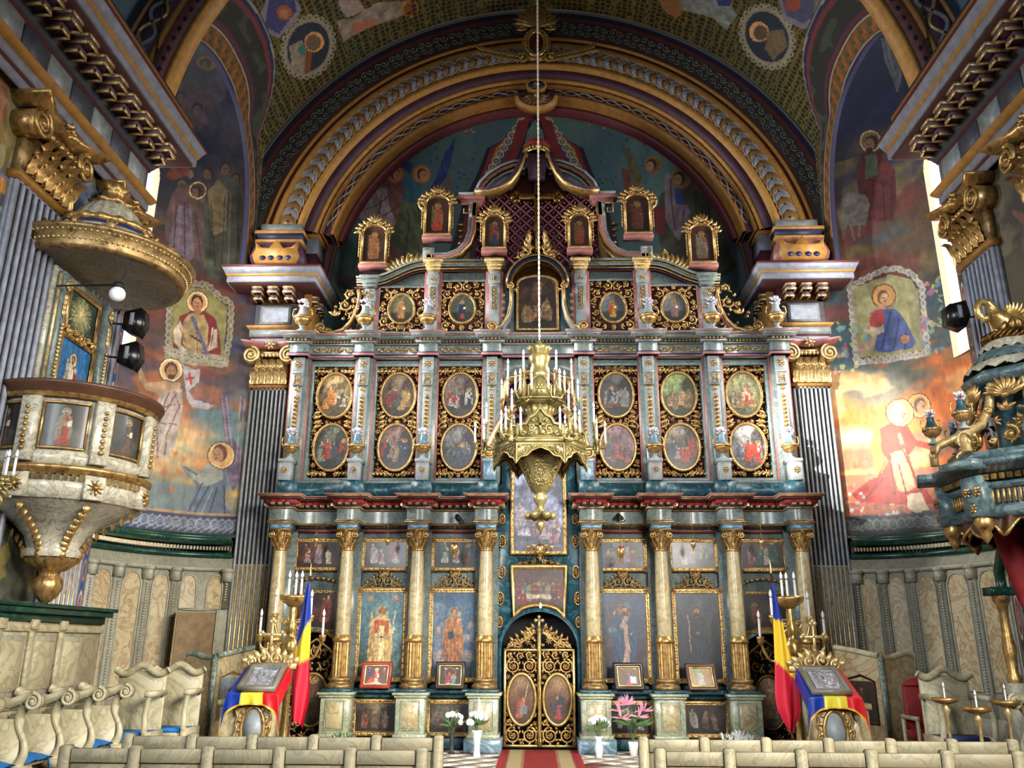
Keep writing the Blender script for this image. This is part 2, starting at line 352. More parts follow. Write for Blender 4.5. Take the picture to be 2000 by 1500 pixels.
# ---------------------------------------------------------------- painting on vertices
_rs = np.random.RandomState(5); _LAT = _rs.rand(64, 64)
def vn(u, v, s, seed=0):
 x = u * s + seed * 3.7; y = v * s + seed * 1.9; xi = np.floor(x).astype(int); yi = np.floor(y).astype(int)
 fx = x - xi; fy = y - yi; fx = fx * fx * (3 - 2 * fx); fy = fy * fy * (3 - 2 * fy)
 g = lambda a, b: _LAT[a % 64, b % 64]
 return (g(xi, yi) * (1 - fx) + g(xi + 1, yi) * fx) * (1 - fy) + (g(xi, yi + 1) * (1 - fx) + g(xi + 1, yi + 1) * fx) * fy
def fbm(u, v, s, seed=0, o=4): return sum(vn(u, v, s * 2 ** i, seed + i) / 2 ** i for i in range(o)) / sum(1 / 2 ** i for i in range(o))
class Canvas:
 def __init__(s, u, v, base, T=None):
  s.u, s.v = np.asarray(u, float).ravel(), np.asarray(v, float).ravel(); s.T = T
  s.c = np.tile(np.array(hexc(base)), (len(s.u), 1)); s.a = np.zeros(len(s.u)); s.sc = 1.0
 def put(s, m, col, a=1.0, idx=None):
  col = np.array(hexc(col) if isinstance(col, str) else col)
  if idx is None: s.c += (col - s.c) * (m * a)[:, None]
  else: s.c[idx] += (col - s.c[idx]) * (m * a)[:, None]
 def clouds(s, col, scale, seed, lo=.5, hi=.65, a=1.0, m=1.0, sx=1.0):
  f = fbm(s.u * sx, s.v, scale, seed); s.put(np.clip((f - lo) / (hi - lo), 0, 1) * m, col, a)
 def grad(s, stops):
  lo, hi = s.v.min(), s.v.max(); t = (s.v - lo) / (hi - lo); C = np.array([hexc(c) for _, c in stops]); P = [p for p, _ in stops]
  s.c = np.stack([np.interp(t, P, C[:, k]) for k in range(3)], 1)
 def _xy(s, P):
  return np.array([s.T(*p) for p in P] if s.T else P, float)
 def fill(s, P, col, a=1.0, var=.12, wob=0.0, seed=3, raw=False):
  P = np.array(P, float) if raw else s._xy(P)
  lo, hi = P.min(0) - abs(wob), P.max(0) + abs(wob)
  idx = np.nonzero((s.u >= lo[0]) & (s.u <= hi[0]) & (s.v >= lo[1]) & (s.v <= hi[1]))[0]
  if not len(idx): return
  x, y = s.u[idx], s.v[idx]
  if wob: x = x + wob * (vn(x, y, 3 / max(1e-6, (hi - lo).max()) * 3, seed) - .5) * 2; y = y + wob * (vn(x, y, 9 / max(1e-6, (hi - lo).max()), seed + 5) - .5) * 2
  ins = np.zeros(len(idx), bool)
  for (x1, y1), (x2, y2) in zip(P, np.roll(P, -1, 0)):
   if y1 == y2: continue
   ins ^= ((y1 > y) != (y2 > y)) & (x < (x2 - x1) * (y - y1) / (y2 - y1) + x1)
  col = np.array(hexc(col) if isinstance(col, str) else col); k = idx[ins]
  f = 1 + var * 2 * (fbm(s.u[k], s.v[k], 14 / max(1e-6, (hi - lo).max()), seed, 3) - .5)
  s.c[k] += (np.clip(col[None] * f[:, None], 0, 1) - s.c[k]) * a
 def ell(s, cx, cy, rx, ry, col, a=1.0, rot=0.0, n=22, **k):
  c, d = math.cos(rot), math.sin(rot); t = np.arange(n) * 2 * PI / n
  s.fill([(cx + rx * math.cos(q) * c - ry * math.sin(q) * d, cy + rx * math.cos(q) * d + ry * math.sin(q) * c) for q in t], col, a, **k)
 def glow(s, cx, cy, r, col, a=1.0, p=1.5):
  (X, Y), (X2, _) = s._xy([(cx, cy), (cx + r, cy)]); R = abs(X2 - X) + 1e-9
  s.put(np.clip(1 - np.hypot(s.u - X, s.v - Y) / R, 0, 1) ** p, col, a)
 def line(s, P, w, col, a=1.0):       # w in the shape's own units
  P0 = np.array(P, float)
  for (x1, y1), (x2, y2) in zip(P0[:-1], P0[1:]):
   L = math.hypot(x2 - x1, y2 - y1) + 1e-9; nx, ny = -(y2 - y1) / L * w / 2, (x2 - x1) / L * w / 2; ex, ey = (x2 - x1) / L * w * .3, (y2 - y1) / L * w * .3
   s.fill([(x1 + nx - ex, y1 + ny - ey), (x2 + nx + ex, y2 + ny + ey), (x2 - nx + ex, y2 - ny + ey), (x1 - nx - ex, y1 - ny - ey)], col, a, var=.05)
 def attr(s):
  c = np.clip(s.c, 0, 1); l = np.where(c <= .04045, c / 12.92, ((c + .055) / 1.055) ** 2.4)
  return np.concatenate([l, s.a[:, None]], 1)
def shade(c, k):
 c = hexc(c) if isinstance(c, str) else c; return tuple(max(0, min(1, x * k)) for x in c)
def figure(c, x, y, h, robe, cloak=None, halo=None, hair='#3A2418', skin='#B98A64', up=1, lean=0.0, face=0, beard=False, arms='front', wing=None, kneel=False, hatc=None, book=False, half=False):
 """a painted standing figure: x centre, y of the hem, h height; up=-1 where y runs downwards"""
 X = lambda dx, t: (x + dx * h + lean * h * t, y + up * t * h)
 if wing:
  for sg in (-1, 1):
   c.fill([X(sg * .08, .78), X(sg * .30, .98), X(sg * .36, .7), X(sg * .30, .35), X(sg * .18, .2), X(sg * .10, .5)], wing, .9, .3)
   for k in range(4): c.line([X(sg * .12, .72 - .1 * k), X(sg * (.33 - .02 * k), .8 - .16 * k)], .012 * h, shade(wing, .6), .7)
 w = .17 if not kneel else .2
 top = .80
 hemw = .15
 c.fill([X(-.05, top + .02), X(-.13, top - .05), X(-.16, .5), X(-hemw - .02, .03), X(-.05, 0), X(.06, .0), X(hemw + .02, .02), X(.16, .5), X(.13, top - .05), X(.05, top + .02)], robe, 1, .25)
 for k in (-.09, -.04, .02, .07): c.line([X(k, .5), X(k * 1.3, .04)], .012 * h, shade(robe, .62), .75)
 for k in (-.065, .045): c.line([X(k, .62), X(k * 1.4, .06)], .010 * h, shade(robe, 1.3), .7)
 if cloak:
  c.fill([X(-.05, top + .02), X(-.15, top - .06), X(-.2, .45), X(-.19, .12), X(-.07, .2), X(-.06, .5), X(.12, .42), X(.13, .55), X(-.01, .66), X(.02, top)], cloak, 1, .25)
  c.fill([X(.05, top + .01), X(.14, top - .06), X(.19, .4), X(.17, .15), X(.1, .2), X(.11, .5)], cloak, 1, .25)
  for k in (-.16, -.12): c.line([X(k + .02, .66), X(k - .01, .18)], .011 * h, shade(cloak, .6), .8)
  c.line([X(-.1, .5), X(.11, .46)], .012 * h, shade(cloak, .6), .8)
 if arms == 'front':
  c.fill([X(-.15, .7), X(-.17, .52), X(-.04, .5), X(.0, .55), X(-.09, .6)], cloak or shade(robe, 1.15), 1)
  c.fill([X(.14, .7), X(.17, .52), X(.05, .48), X(.01, .54), X(.09, .6)], shade(robe, 1.1), 1)
  c.ell(*X(0, .54), .03 * h, .022 * h, skin)
 elif arms == 'bless':
  c.fill([X(-.14, .72), X(-.2, .6), X(-.17, .8), X(-.13, .82)], cloak or robe, 1); c.ell(*X(-.16, .84), .02 * h, .03 * h, skin)
  c.fill([X(.13, .7), X(.2, .55), X(.1, .5), X(.06, .56)], shade(robe, 1.1), 1); c.ell(*X(.1, .53), .025 * h, .02 * h, skin)
 if book: c.fill([X(.05, .48), X(.17, .5), X(.17, .64), X(.05, .62)], '#C8BFA8')
 hx, hy = X(.01 * face, .88)
 if halo:
  c.ell(hx, hy, .112 * h, .112 * h, shade(halo, .45)); c.ell(hx, hy, .103 * h, .103 * h, halo, var=.06)
 c.fill([X(-.03, .79), X(.03, .79), X(.03, .85), X(-.03, .85)], shade(skin, .8))
 c.ell(hx, hy + up * .012 * h, .058 * h, .066 * h, hair); c.ell(hx + .012 * h * face, hy - up * .004 * h, .042 * h, .055 * h, skin)
 if beard: c.ell(hx + .01 * h * face, hy - up * .045 * h, .034 * h, .035 * h, hair)
 if h > .3 or c.sc > 1:
  for sg in (-1, 1): c.ell(hx + (sg * .017 + .012 * face) * h, hy + up * .008 * h, .008 * h, .005 * h, shade(hair, .6))
  c.line([(hx + .012 * face * h, hy), (hx + .014 * face * h, hy - up * .018 * h)], .006 * h, shade(skin, .7)); c.line([(hx - .012 * h + .012 * face * h, hy - up * .03 * h), (hx + .012 * h + .012 * face * h, hy - up * .03 * h)], .007 * h, '#7A3A30')
 if hatc: c.fill([X(-.05, .92), X(.05, .92), X(.06, 1.0), X(0, 1.04), X(-.06, 1.0)], hatc)
def painted_panel(name, x0, x1, z0, z1, y, draw, parent, mat='varnished', mask=None, res=None, label=None, T=None):
 w, h = x1 - x0, z1 - z0; res = res or .0115
 nx = max(12, int(w / res)); nz = max(12, int(h / res)); U, V = np.meshgrid(np.linspace(0, 1, nx + 1), np.linspace(0, h / w, nz + 1))
 c = Canvas(U, V, '#4A3A2C'); c.h = h / w; u0, v0 = c.u, c.v
 c.u = u0 + .022 * (fbm(u0, v0, 9, 2, 2) - .5) * 2; c.v = v0 + .022 * (fbm(u0, v0, 9, 6, 2) - .5) * 2; draw(c)
 c.c *= (1 + .5 * (fbm(u0, v0, 26, 4, 2) - .5) + .35 * (fbm(u0 * 3, v0, 7, 8, 2) - .5))[:, None]
 P = np.stack([x0 + U * w, np.full_like(U, y), z0 + V * w], -1)
 mb = MB(); I = np.arange(P.shape[0] * P.shape[1]).reshape(P.shape[:2])
 Q = np.stack([I[:-1, :-1], I[:-1, 1:], I[1:, 1:], I[1:, :-1]], -1).reshape(-1, 4)
 if mask is not None:
  cen = P.reshape(-1, 3)[Q].mean(1); Q = Q[mask(cen[:, 0], cen[:, 2])]
 mb.T = T; mb.add(P.reshape(-1, 3), Q); mb.A = c.attr(); mb.smooth = True
 return mb.build(name, mat, parent, label)
# ================================================================ THE SETTING
def frame(ox, oy, face):
 if face == 'S': return lambda V: np.stack([V[:, 0] + ox, V[:, 1] + oy, V[:, 2]], 1)
 if face == 'L': return lambda V: np.stack([ox - V[:, 1], oy + V[:, 0], V[:, 2]], 1)
 return lambda V: np.stack([ox + V[:, 1], oy + V[:, 0], V[:, 2]], 1)
# floor with diamond tiles before the altar screen
m = MB(); m.box(-7.6, 7.6, -8, 17.5, -.2, -.012); floor = m.build('floor', 'floor_red', kind='structure', origin=(0, 0, 0))
ft = {}
for mt, hs in (('floor_white', .245), ('floor_red', .245), ('floor_dark', .07)):
 m = MB(); m.add([(-hs, 0, -.012), (0, -hs, -.012), (hs, 0, -.012), (0, hs, -.012), (-hs, 0, 0), (0, -hs, 0), (hs, 0, 0), (0, hs, 0)], [(4, 5, 6, 7), (0, 1, 5, 4), (1, 2, 6, 5), (2, 3, 7, 6), (3, 0, 4, 7)])
 ft[mt] = m.mesh('tile'); ft[mt].materials.append(MATS[mt])
def tile(mt, x, y):
 o = bpy.data.objects.new('tile', ft[mt]); COL.objects.link(o); o.parent = floor; o.location = (x, y, 0)
for i in range(-6, 7):
 for j in range(0, 17):
  x = i * .26; y = 10.6 + j * .26
  if (i + j) % 2 or y > 14.7 or abs(x) > 1.7: continue
  tile('floor_red' if (i // 2 + j // 2) % 5 == 0 else 'floor_white', x, y)
# ---- nave walls (mural painted), with a window bay nearer the viewer
def nave_wall(side):
 s = -1 if side == 'left' else 1; X = s * 5.55
 U, V = np.meshgrid(np.linspace(5.2, 10.1, 230), np.linspace(0, 8.5, 330))
 c = Canvas(U, V, '#4A5560' if s < 0 else '#3C3A38', T=lambda px, py: atX(px, py, X)[1:])
 c.clouds('#6E7C9A' if s < 0 else '#57503F', 1.3, 3, .45, .6); c.clouds('#5A4A3A', 2.2, 9, .5, .68, .8); c.clouds('#8C7E5C', 3.1, 21, .58, .7, .6)
 if s < 0:
  c.fill([(0, 0), (70, 30), (95, 160), (60, 330), (0, 360)], '#8E93AA', .7, .3); c.fill([(0, 20), (45, 60), (40, 300), (0, 330)], '#A9A070')
  c.ell(0, 100, 20, 34, '#B8864C'); c.ell(0, 98, 11, 22, '#8A5A3C'); c.fill([(0, 130), (16, 150), (12, 260), (0, 285)], '#B07A58')
  c.fill([(0, 345), (40, 375), (40, 405), (0, 375)], '#C78A3A'); c.fill([(0, 400), (22, 425), (24, 480), (0, 560)], '#7FA694')
  c.line([(0, 405), (25, 440), (28, 500), (10, 600)], 5, '#B9B49C')
  c.fill([(0, 950), (40, 950), (70, 1060), (60, 1190), (0, 1190)], '#4C4F40', 1, .5); c.clouds('#8A7A3C', 5, 4, .6, .66, .8)
 else:
  for k in range(26):
   a = random.Random(k); c.ell(a.uniform(1900, 2000), a.uniform(330, 1000), a.uniform(8, 20), a.uniform(8, 22), a.choice(['#6E6A48', '#8A5A4A', '#4E6A5E', '#94835C']), .7, a.uniform(0, 3))
 n = U.shape; P = np.stack([np.full(n, X), U, V], -1); m = MB(); m.gridV(P); nA = c.attr()
 b = MB()
 # the solid wall with two tall window openings behind the painted face
 zs = [(0, 3.6), (3.6, 8.2), (8.2, 9.2)]
 for z0, z1 in zs:
  if z0 == 3.6:
   for y0, y1 in ((-8, -2.2), (.2, 3.4), (5.0, 5.2)): b.box(X, X + s * .6, y0, y1, z0, z1)
  else: b.box(X, X + s * .6, -8, 5.2, z0, z1)
 b.box(X + s * .01, X + s * .6, 5.2, 10.1, 0, 9.2)
 nb = sum(len(v) for v in b.V); q = MB(); q.V = m.V + b.V; q.n = m.n + nb; q.Q = m.Q + [a + m.n for a in b.Q]; q.N = []
 base = np.tile(np.array([[*lin(hexc('#5C6474')), 0]]), (nb, 1)); q.A = np.concatenate([nA, base]); w = q.build('wall_' + side, 'fresco', kind='structure', origin=(X, 5, 0))
 m = MB(); m.box(-.0, .0 + .34, 0, .5, 0, 1)
 return w
for sd in ('left', 'right'): nave_wall(sd)
for i, (s, y0, y1) in enumerate(((-1, -2.2, .2), (1, -2.2, .2), (-1, 3.4, 5.0), (1, 3.4, 5.0))):
 w = thing('window_%d' % (i + 3), (s * 5.7, (y0 + y1) / 2, 3.6), None, None, kind='structure')
 m = MB(); X = s * 5.72
 for y in np.linspace(y0, y1, 4): m.box(X - .03, X + .03, y - .03, y + .03, 3.6, 8.2)
 for z in np.linspace(3.6, 8.2, 7): m.box(X - .03, X + .03, y0, y1, z - .03, z + .03)
 m.build('window_frame', 'mid_grey', w)
m = MB(); m.box(-6.2, 6.2, -8.3, -8, 0, 9.2); m.build('wall_back', 'grey_paint', kind='structure', origin=(0, -8, 0))
# ---- side niches: curved walls with frescoes
NCX, NCY, NAX, NAY = 5.45, 12.75, 1.85, 2.4
def niche_hit(px, py, s):
 d = ray(px, py); ox = CAMX - s * NCX
 a = (d[0] / NAX) ** 2 + (1 / NAY) ** 2; b = 2 * (ox * d[0] / NAX ** 2 - NCY / NAY ** 2); c = (ox / NAX) ** 2 + (NCY / NAY) ** 2 - 1
 disc = b * b - 4 * a * c
 k = (-b + math.sqrt(max(0, disc))) / (2 * a)
 x = (ox + d[0] * k) * s; th = math.atan2((k - NCY) / NAY, x / NAX)
 return (th, d[2] * k + CAMZ)
def niche_pt(th, s, r=0.0): return (s * (NCX + (NAX - r) * np.cos(th)), NCY + (NAY - r) * np.sin(th))
def halo(c, x, y, r, rim='#F4E2B0', inner='#D9A860'):
 c.ell(x, y, r * 1.1, r * 1.1, '#5A3A22'); c.ell(x, y, r, r, rim, var=.04); c.ell(x, y, r * .86, r * .86, inner, var=.05)
def face_(c, x, y, r, skin='#B98A68', hair='#4A2E20', dx=0, beard=False):
 c.ell(x, y - r * .15, r * .72, r * .85, hair); c.ell(x + dx * r * .2, y + r * .05, r * .52, r * .68, skin)
 for sg in (-1, 1): c.ell(x + dx * r * .28 + sg * r * .2, y - r * .05, r * .1, r * .06, '#2E1C14')
 c.line([(x + dx * r * .3, y - r * .05), (x + dx * r * .34, y + r * .2)], r * .08, shade(skin, .7)); c.line([(x + dx * r * .3 - r * .14, y + r * .38), (x + dx * r * .3 + r * .14, y + r * .38)], r * .08, '#7A3A30')
 if beard: c.ell(x + dx * r * .2, y + r * .6, r * .38, r * .32, hair)
def scroll_frame(c, P, w, col, dark):
 c.line(P + [P[0]], w, col); c.line(P + [P[0]], w * .35, dark)
 for (x1, y1), (x2, y2) in zip(P, P[1:] + [P[0]]):
  n = max(1, int(math.hypot(x2 - x1, y2 - y1) / 13))
  for k in range(n):
   x, y = x1 + (x2 - x1) * (k + .5) / n, y1 + (y2 - y1) * (k + .5) / n; c.ell(x, y, w * .75, w * .75, col); c.ell(x, y, w * .38, w * .38, dark); c.ell(x, y, w * .15, w * .15, col)
def folds(c, P, col, a=.7, w=2.2):
 for L in P: c.line(L, w, col, a)
def mural_left(c):
 c.grad([(0, '#A08C74'), (.08, '#C09A60'), (.2, '#B59E72'), (.34, '#9C8468'), (.42, '#564C5A'), (.5, '#4C4038'), (.62, '#3C3A38'), (.75, '#262A40'), (.88, '#1E2648'), (1, '#1A2044')])
 c.clouds('#E0B668', 1.6, 3, .45, .62, .8, m=(c.v < 5.6) * 1.0); c.clouds('#B86A3A', 2.1, 8, .55, .66, .75, m=(c.v < 6.9) * 1.0); c.clouds('#5F7C8C', 2.0, 14, .55, .66, .8, m=(c.v < 6.6) * 1.0)
 c.clouds('#7C3A30', 1.5, 23, .5, .64, .7, m=((c.v > 6.4) & (c.v < 9)) * 1.0); c.clouds('#3C4A70', 1.4, 30, .52, .66, .6, m=(c.v > 6) * 1.0)
 c.clouds('#6A5A5C', 1.1, 41, .5, .66, .7, m=(c.v > 9.2) * 1.0)
 c.fill([(380, 80), (450, 120), (440, 190), (370, 260), (340, 200), (350, 110)], '#7E6A5A', .55, .3); c.fill([(345, 190), (420, 160), (400, 250), (335, 280)], '#6E4E50', .6, .3)
 c.ell(404, 123, 24, 17, '#6A4A20'); c.ell(404, 123, 21, 14, '#8E7438'); c.ell(402, 124, 12, 9, '#5C4A2E'); face_(c, 400, 126, 9, '#8E7058')
 for x, y, r in ((352, 190, 13), (385, 215, 15), (405, 340, 15), (440, 330, 16), (372, 340, 12), (460, 350, 13), (355, 360, 13)): face_(c, x, y, r, '#7C6250', '#3A342E')
 # apostles grouped, the haloed elder among them
 c.fill([(330, 540), (322, 430), (335, 380), (352, 360), (385, 360), (402, 380), (395, 450), (405, 530), (370, 545)], '#5E4A48', 1, .4)
 c.fill([(400, 540), (398, 400), (425, 345), (462, 350), (482, 420), (478, 540), (440, 555)], '#4A4E42', 1, .4)
 c.fill([(368, 340), (340, 352), (322, 345), (338, 320), (372, 315)], '#7A3A2E', .9, .3)
 c.fill([(425, 350), (405, 375), (415, 460), (440, 450), (445, 370)], '#8A7A58', .9, .3); c.fill([(350, 400), (330, 470), (345, 540), (380, 500), (375, 410)], '#6E6070', .9, .3)
 folds(c, [[(345, 400), (338, 520)], [(360, 395), (362, 530)], [(380, 410), (392, 500)], [(412, 400), (420, 520)], [(440, 380), (432, 530)], [(462, 380), (468, 520)]], '#2C2420')
 folds(c, [[(352, 402), (348, 510)], [(370, 400), (378, 505)], [(450, 380), (446, 520)]], '#948474', .5)
 halo(c, 386, 372, 17, '#E8C888', '#4A3C36'); face_(c, 384, 376, 13, '#7A5E4A', '#2C2420', -1)
 # framed half-length saint
 fr = [(327, 700), (332, 582), (352, 568), (372, 553), (404, 556), (430, 580), (452, 592), (450, 650), (440, 712)]
 c.fill([(332, 692), (338, 590), (372, 562), (405, 564), (432, 590), (444, 600), (436, 704)], '#8F8A52', 1, .15); scroll_frame(c, fr, 9, '#A8A088', '#6A6450')
 c.fill([(318, 676), (330, 674), (440, 696), (448, 716), (330, 694)], '#A39C86'); scroll_frame(c, [(322, 684), (442, 706)], 6, '#B5AE98', '#6A6450')
 c.fill([(338, 664), (344, 640), (352, 618), (376, 606), (398, 606), (420, 622), (430, 660), (432, 694), (338, 678)], '#7A2428', 1, .25)
 c.fill([(356, 670), (358, 628), (372, 612), (398, 616), (408, 640), (404, 690), (370, 684)], '#B09868', 1, .2); c.fill([(338, 648), (352, 626), (358, 640), (352, 672), (366, 682), (356, 686), (340, 668)], '#C8B8A0'); c.fill([(414, 640), (424, 645), (424, 678), (400, 690), (410, 670)], '#C8B8A0')
 c.line([(376, 620), (404, 690)], 7, '#6A6A90'); c.line([(372, 655), (392, 668)], 4, '#4A3020'); folds(c, [[(352, 640), (362, 668)], [(418, 640), (412, 676)], [(384, 630), (386, 690)]], '#5A3A2A')
 halo(c, 386, 590, 20, '#F6DCA8', '#D09A5C'); face_(c, 385, 592, 17, '#B08058', '#2C2018'); c.fill([(379, 603), (392, 603), (392, 614), (379, 614)], '#A07450')
 # the risen figure in a white cloth with a banner
 c.glow(330, 860, 130, '#E8CC90', .9, .8)
 c.fill([(268, 714), (276, 718), (288, 748), (312, 746), (330, 742), (352, 748), (352, 778), (340, 800), (318, 790), (306, 768), (286, 762), (272, 738)], '#B4946E', 1, .12)
 c.fill([(312, 770), (334, 762), (356, 760), (356, 800), (346, 850), (338, 880), (318, 900), (298, 900), (282, 880), (284, 840), (300, 800)], '#B5A79A', 1, .12)
 c.fill([(300, 888), (318, 892), (312, 926), (304, 926)], '#BC9868'); folds(c, [[(330, 768), (292, 850), (290, 890)], [(345, 768), (306, 830), (308, 895)], [(352, 790), (325, 850), (322, 890)], [(340, 764), (352, 800)], [(300, 800), (340, 790)], [(296, 820), (344, 830)]], '#7A4A48', .8, 2.6)
 folds(c, [[(322, 775), (286, 860)], [(338, 790), (312, 880)]], '#D8CCC0', .8)
 c.fill([(355, 712), (380, 722), (392, 720), (390, 745), (370, 762), (378, 780), (420, 792), (405, 800), (376, 796), (366, 780), (362, 750)], '#A9A4A4', 1, .15); c.line([(370, 728), (374, 750)], 4, '#A83A30'); c.line([(364, 740), (380, 737)], 4, '#A83A30')
 halo(c, 334, 723, 22, '#F8E4B8', '#D6AC70'); face_(c, 334, 725, 18, '#A87850', '#4A2C1E', 0, True)
 # kneeling angel
 c.clouds('#5E8C8C', 3, 50, .45, .6, .5, m=((c.v > 4.3) & (c.v < 5.8)) * 1.0)
 c.fill([(430, 770), (445, 775), (452, 850), (470, 880), (480, 800), (468, 770), (476, 930), (455, 960), (445, 930), (440, 860)], '#6E6078', 1, .4)
 folds(c, [[(434, 775), (448, 900)], [(442, 775), (456, 900)], [(470, 775), (462, 900)], [(478, 780), (468, 920)]], '#A89CA0', .8)
 c.fill([(410, 905), (438, 900), (444, 940), (438, 985), (450, 1000), (462, 1028), (395, 1030), (362, 1018), (368, 990), (385, 950), (375, 935), (350, 908), (368, 912), (390, 925), (398, 915)], '#5E6C7C', 1, .2)
 c.fill([(402, 906), (432, 900), (436, 935), (415, 945), (396, 950), (378, 936), (352, 908), (372, 914), (392, 925)], '#94998E', 1, .12)
 folds(c, [[(408, 950), (375, 1010)], [(425, 950), (405, 1015)], [(438, 950), (440, 1010)], [(395, 945), (368, 1000)], [(384, 928), (360, 912)], [(440, 1005), (460, 1024)]], '#2C3A5A', .9, 3)
 folds(c, [[(415, 955), (388, 1012)], [(400, 1022), (450, 1024)]], '#A9AFAE', .7)
 halo(c, 432, 890, 25, '#E6C88C', '#D8A868'); face_(c, 430, 888, 20, '#B48A64', '#6A3A2C', -1)
 for x, y in ((335, 880), (345, 915), (330, 950), (352, 890)): c.fill([(x, y), (x + 14, y + 4), (x + 4, y + 14)], '#D0782C', .8)
 c.put(((c.v < 3.85)) * 1.0, '#2E3450', .9); c.put((np.abs(c.v - 3.86) < .02) * 1.0, '#B8946A', .9)
 for k in range(17):
  th = .45 + k * .068
  ax_ = np.hypot((c.u - th) * 2.3, (c.v - 3.68)); c.put((np.abs(ax_ - .08) < .022) * 1.0, '#8E96A4', .9); c.put((np.abs(ax_ - .03) < .013) * 1.0, '#8E96A4', .9)
  c.put(((np.abs(c.v - 3.6 - (c.u - th) * 1.2) < .02) & (np.abs(c.u - th) < .05)) * 1.0, '#8E96A4', .8)
def mural_right(c):
 c.grad([(0, '#5A4640'), (.1, '#8A5038'), (.2, '#B0622E'), (.3, '#A8684A'), (.38, '#8A7458'), (.45, '#5E665E'), (.52, '#4A4A48'), (.62, '#6A5440'), (.72, '#3E3A44'), (.85, '#262C4A'), (1, '#1C2244')])
 c.clouds('#E87A34', 1.7, 5, .45, .6, .9, m=((c.v > 4.6) & (c.v < 6.8)) * 1.0); c.clouds('#E8B070', 2.2, 9, .52, .64, .8, m=((c.v > 4.6) & (c.v < 6.6)) * 1.0)
 c.clouds('#40606E', 1.9, 15, .52, .64, .8, m=((c.v > 6.6) & (c.v < 9.4)) * 1.0); c.clouds('#7C4038', 1.6, 25, .52, .64, .7, m=(c.v > 7.6) * 1.0); c.clouds('#8A7A4C', 1.4, 33, .53, .66, .7, m=((c.v > 8) & (c.v < 11)) * 1.0)
 c.clouds('#2A2E5A', 1.3, 44, .5, .62, .7, m=(c.v > 9.4) * 1.0)
 c.fill([(1720, 75), (1740, 70), (1758, 110), (1762, 150), (1752, 182), (1742, 150), (1728, 120)], '#8C8884', .9, .2); c.ell(1756, 75, 14, 18, '#9A6A30', .9)
 folds(c, [[(1726, 80), (1748, 170)], [(1736, 78), (1754, 150)]], '#4A4A54')
 # rider
 c.glow(1700, 280, 70, '#A88A48', .8)
 c.fill([(1682, 300), (1700, 290), (1722, 300), (1748, 330), (1752, 400), (1745, 430), (1700, 432), (1692, 390), (1676, 375), (1672, 330)], '#5C2A2C', 1, .25)
 c.fill([(1690, 305), (1712, 300), (1715, 340), (1690, 352)], '#5C6A50'); folds(c, [[(1690, 350), (1740, 360)], [(1705, 360), (1708, 425)], [(1725, 350), (1728, 425)], [(1742, 345), (1742, 420)]], '#2E1418')
 c.fill([(1640, 400), (1655, 375), (1690, 380), (1700, 400), (1690, 440), (1650, 440), (1642, 425)], '#77746C', 1, .25); c.fill([(1634, 412), (1648, 400), (1655, 440), (1646, 470), (1640, 440)], '#77746C', 1, .2)
 c.line([(1660, 430), (1668, 470)], 5, '#77746C'); c.line([(1680, 430), (1678, 462)], 5, '#77746C')
 halo(c, 1700, 276, 21, '#EECF90', '#8A7448'); face_(c, 1702, 282, 18, '#9A7454', '#3A2820', -1, True)
 # framed half-length martyr
 fr = [(1660, 558), (1690, 545), (1722, 528), (1752, 524), (1782, 536), (1800, 560), (1812, 690), (1672, 708)]
 c.fill([(1666, 562), (1700, 550), (1740, 536), (1780, 546), (1792, 570), (1804, 684), (1676, 698)], '#A7A474', 1, .12); scroll_frame(c, fr, 9, '#C6C4BA', '#8A8674')
 c.line([(1667, 570), (1680, 694)], 9, '#A39C7C'); c.line([(1788, 566), (1800, 676)], 9, '#A39C7C')
 c.fill([(1700, 612), (1722, 602), (1748, 604), (1762, 618), (1775, 640), (1790, 668), (1782, 680), (1730, 688), (1706, 684), (1714, 650)], '#55659A', 1, .18)
 c.fill([(1698, 622), (1710, 606), (1726, 606), (1728, 628), (1714, 640), (1700, 636)], '#B24A44'); c.fill([(1694, 640), (1712, 640), (1726, 634), (1726, 648), (1704, 660), (1694, 650)], '#C9BFA0')
 folds(c, [[(1740, 610), (1722, 680)], [(1756, 622), (1745, 682)], [(1770, 650), (1768, 682)]], '#323C6C', .9, 3); c.ell(1768, 662, 9, 8, '#C08A5A')
 halo(c, 1726, 578, 22, '#D29A58', '#CE9C60'); face_(c, 1724, 582, 16, '#C8A07C', '#7A5638', 1); c.fill([(1716, 594), (1730, 594), (1730, 604), (1716, 604)], '#BE9672')
 for k in range(60):
  a = random.Random(k + 70); c.ell(a.uniform(1632, 1700) if k % 2 else a.uniform(1800, 1840), a.uniform(620, 740) if k % 2 else a.uniform(540, 700), a.uniform(3, 9), a.uniform(2, 6), a.choice(['#C8D07A', '#D08CA8', '#7AA6C8', '#8CC0A0', '#B86A90', '#E0C890']), .75, a.uniform(0, 3))
 # kneeling figures in red and ochre
 c.glow(1668, 855, 62, '#FFF0CC', .75, 1.1)  # window glare painted as a pale glow into the mural colour
 c.fill([(1700, 1000), (1712, 930), (1700, 870), (1715, 830), (1740, 820), (1760, 850), (1750, 930), (1745, 1000)], '#C0903C', 1, .2)
 c.fill([(1718, 838), (1740, 826), (1772, 830), (1790, 860), (1830, 868), (1820, 880), (1788, 872), (1776, 890), (1788, 930), (1810, 965), (1770, 975), (1700, 985), (1690, 965), (1712, 940), (1735, 900), (1722, 880)], '#A03A28', 1, .2)
 c.fill([(1738, 885), (1768, 878), (1788, 950), (1760, 970), (1745, 930)], '#C08A64', 1, .15); c.fill([(1662, 965), (1700, 935), (1735, 930), (1745, 960), (1810, 955), (1828, 985), (1740, 985), (1690, 990)], '#8E2E26', 1, .2)
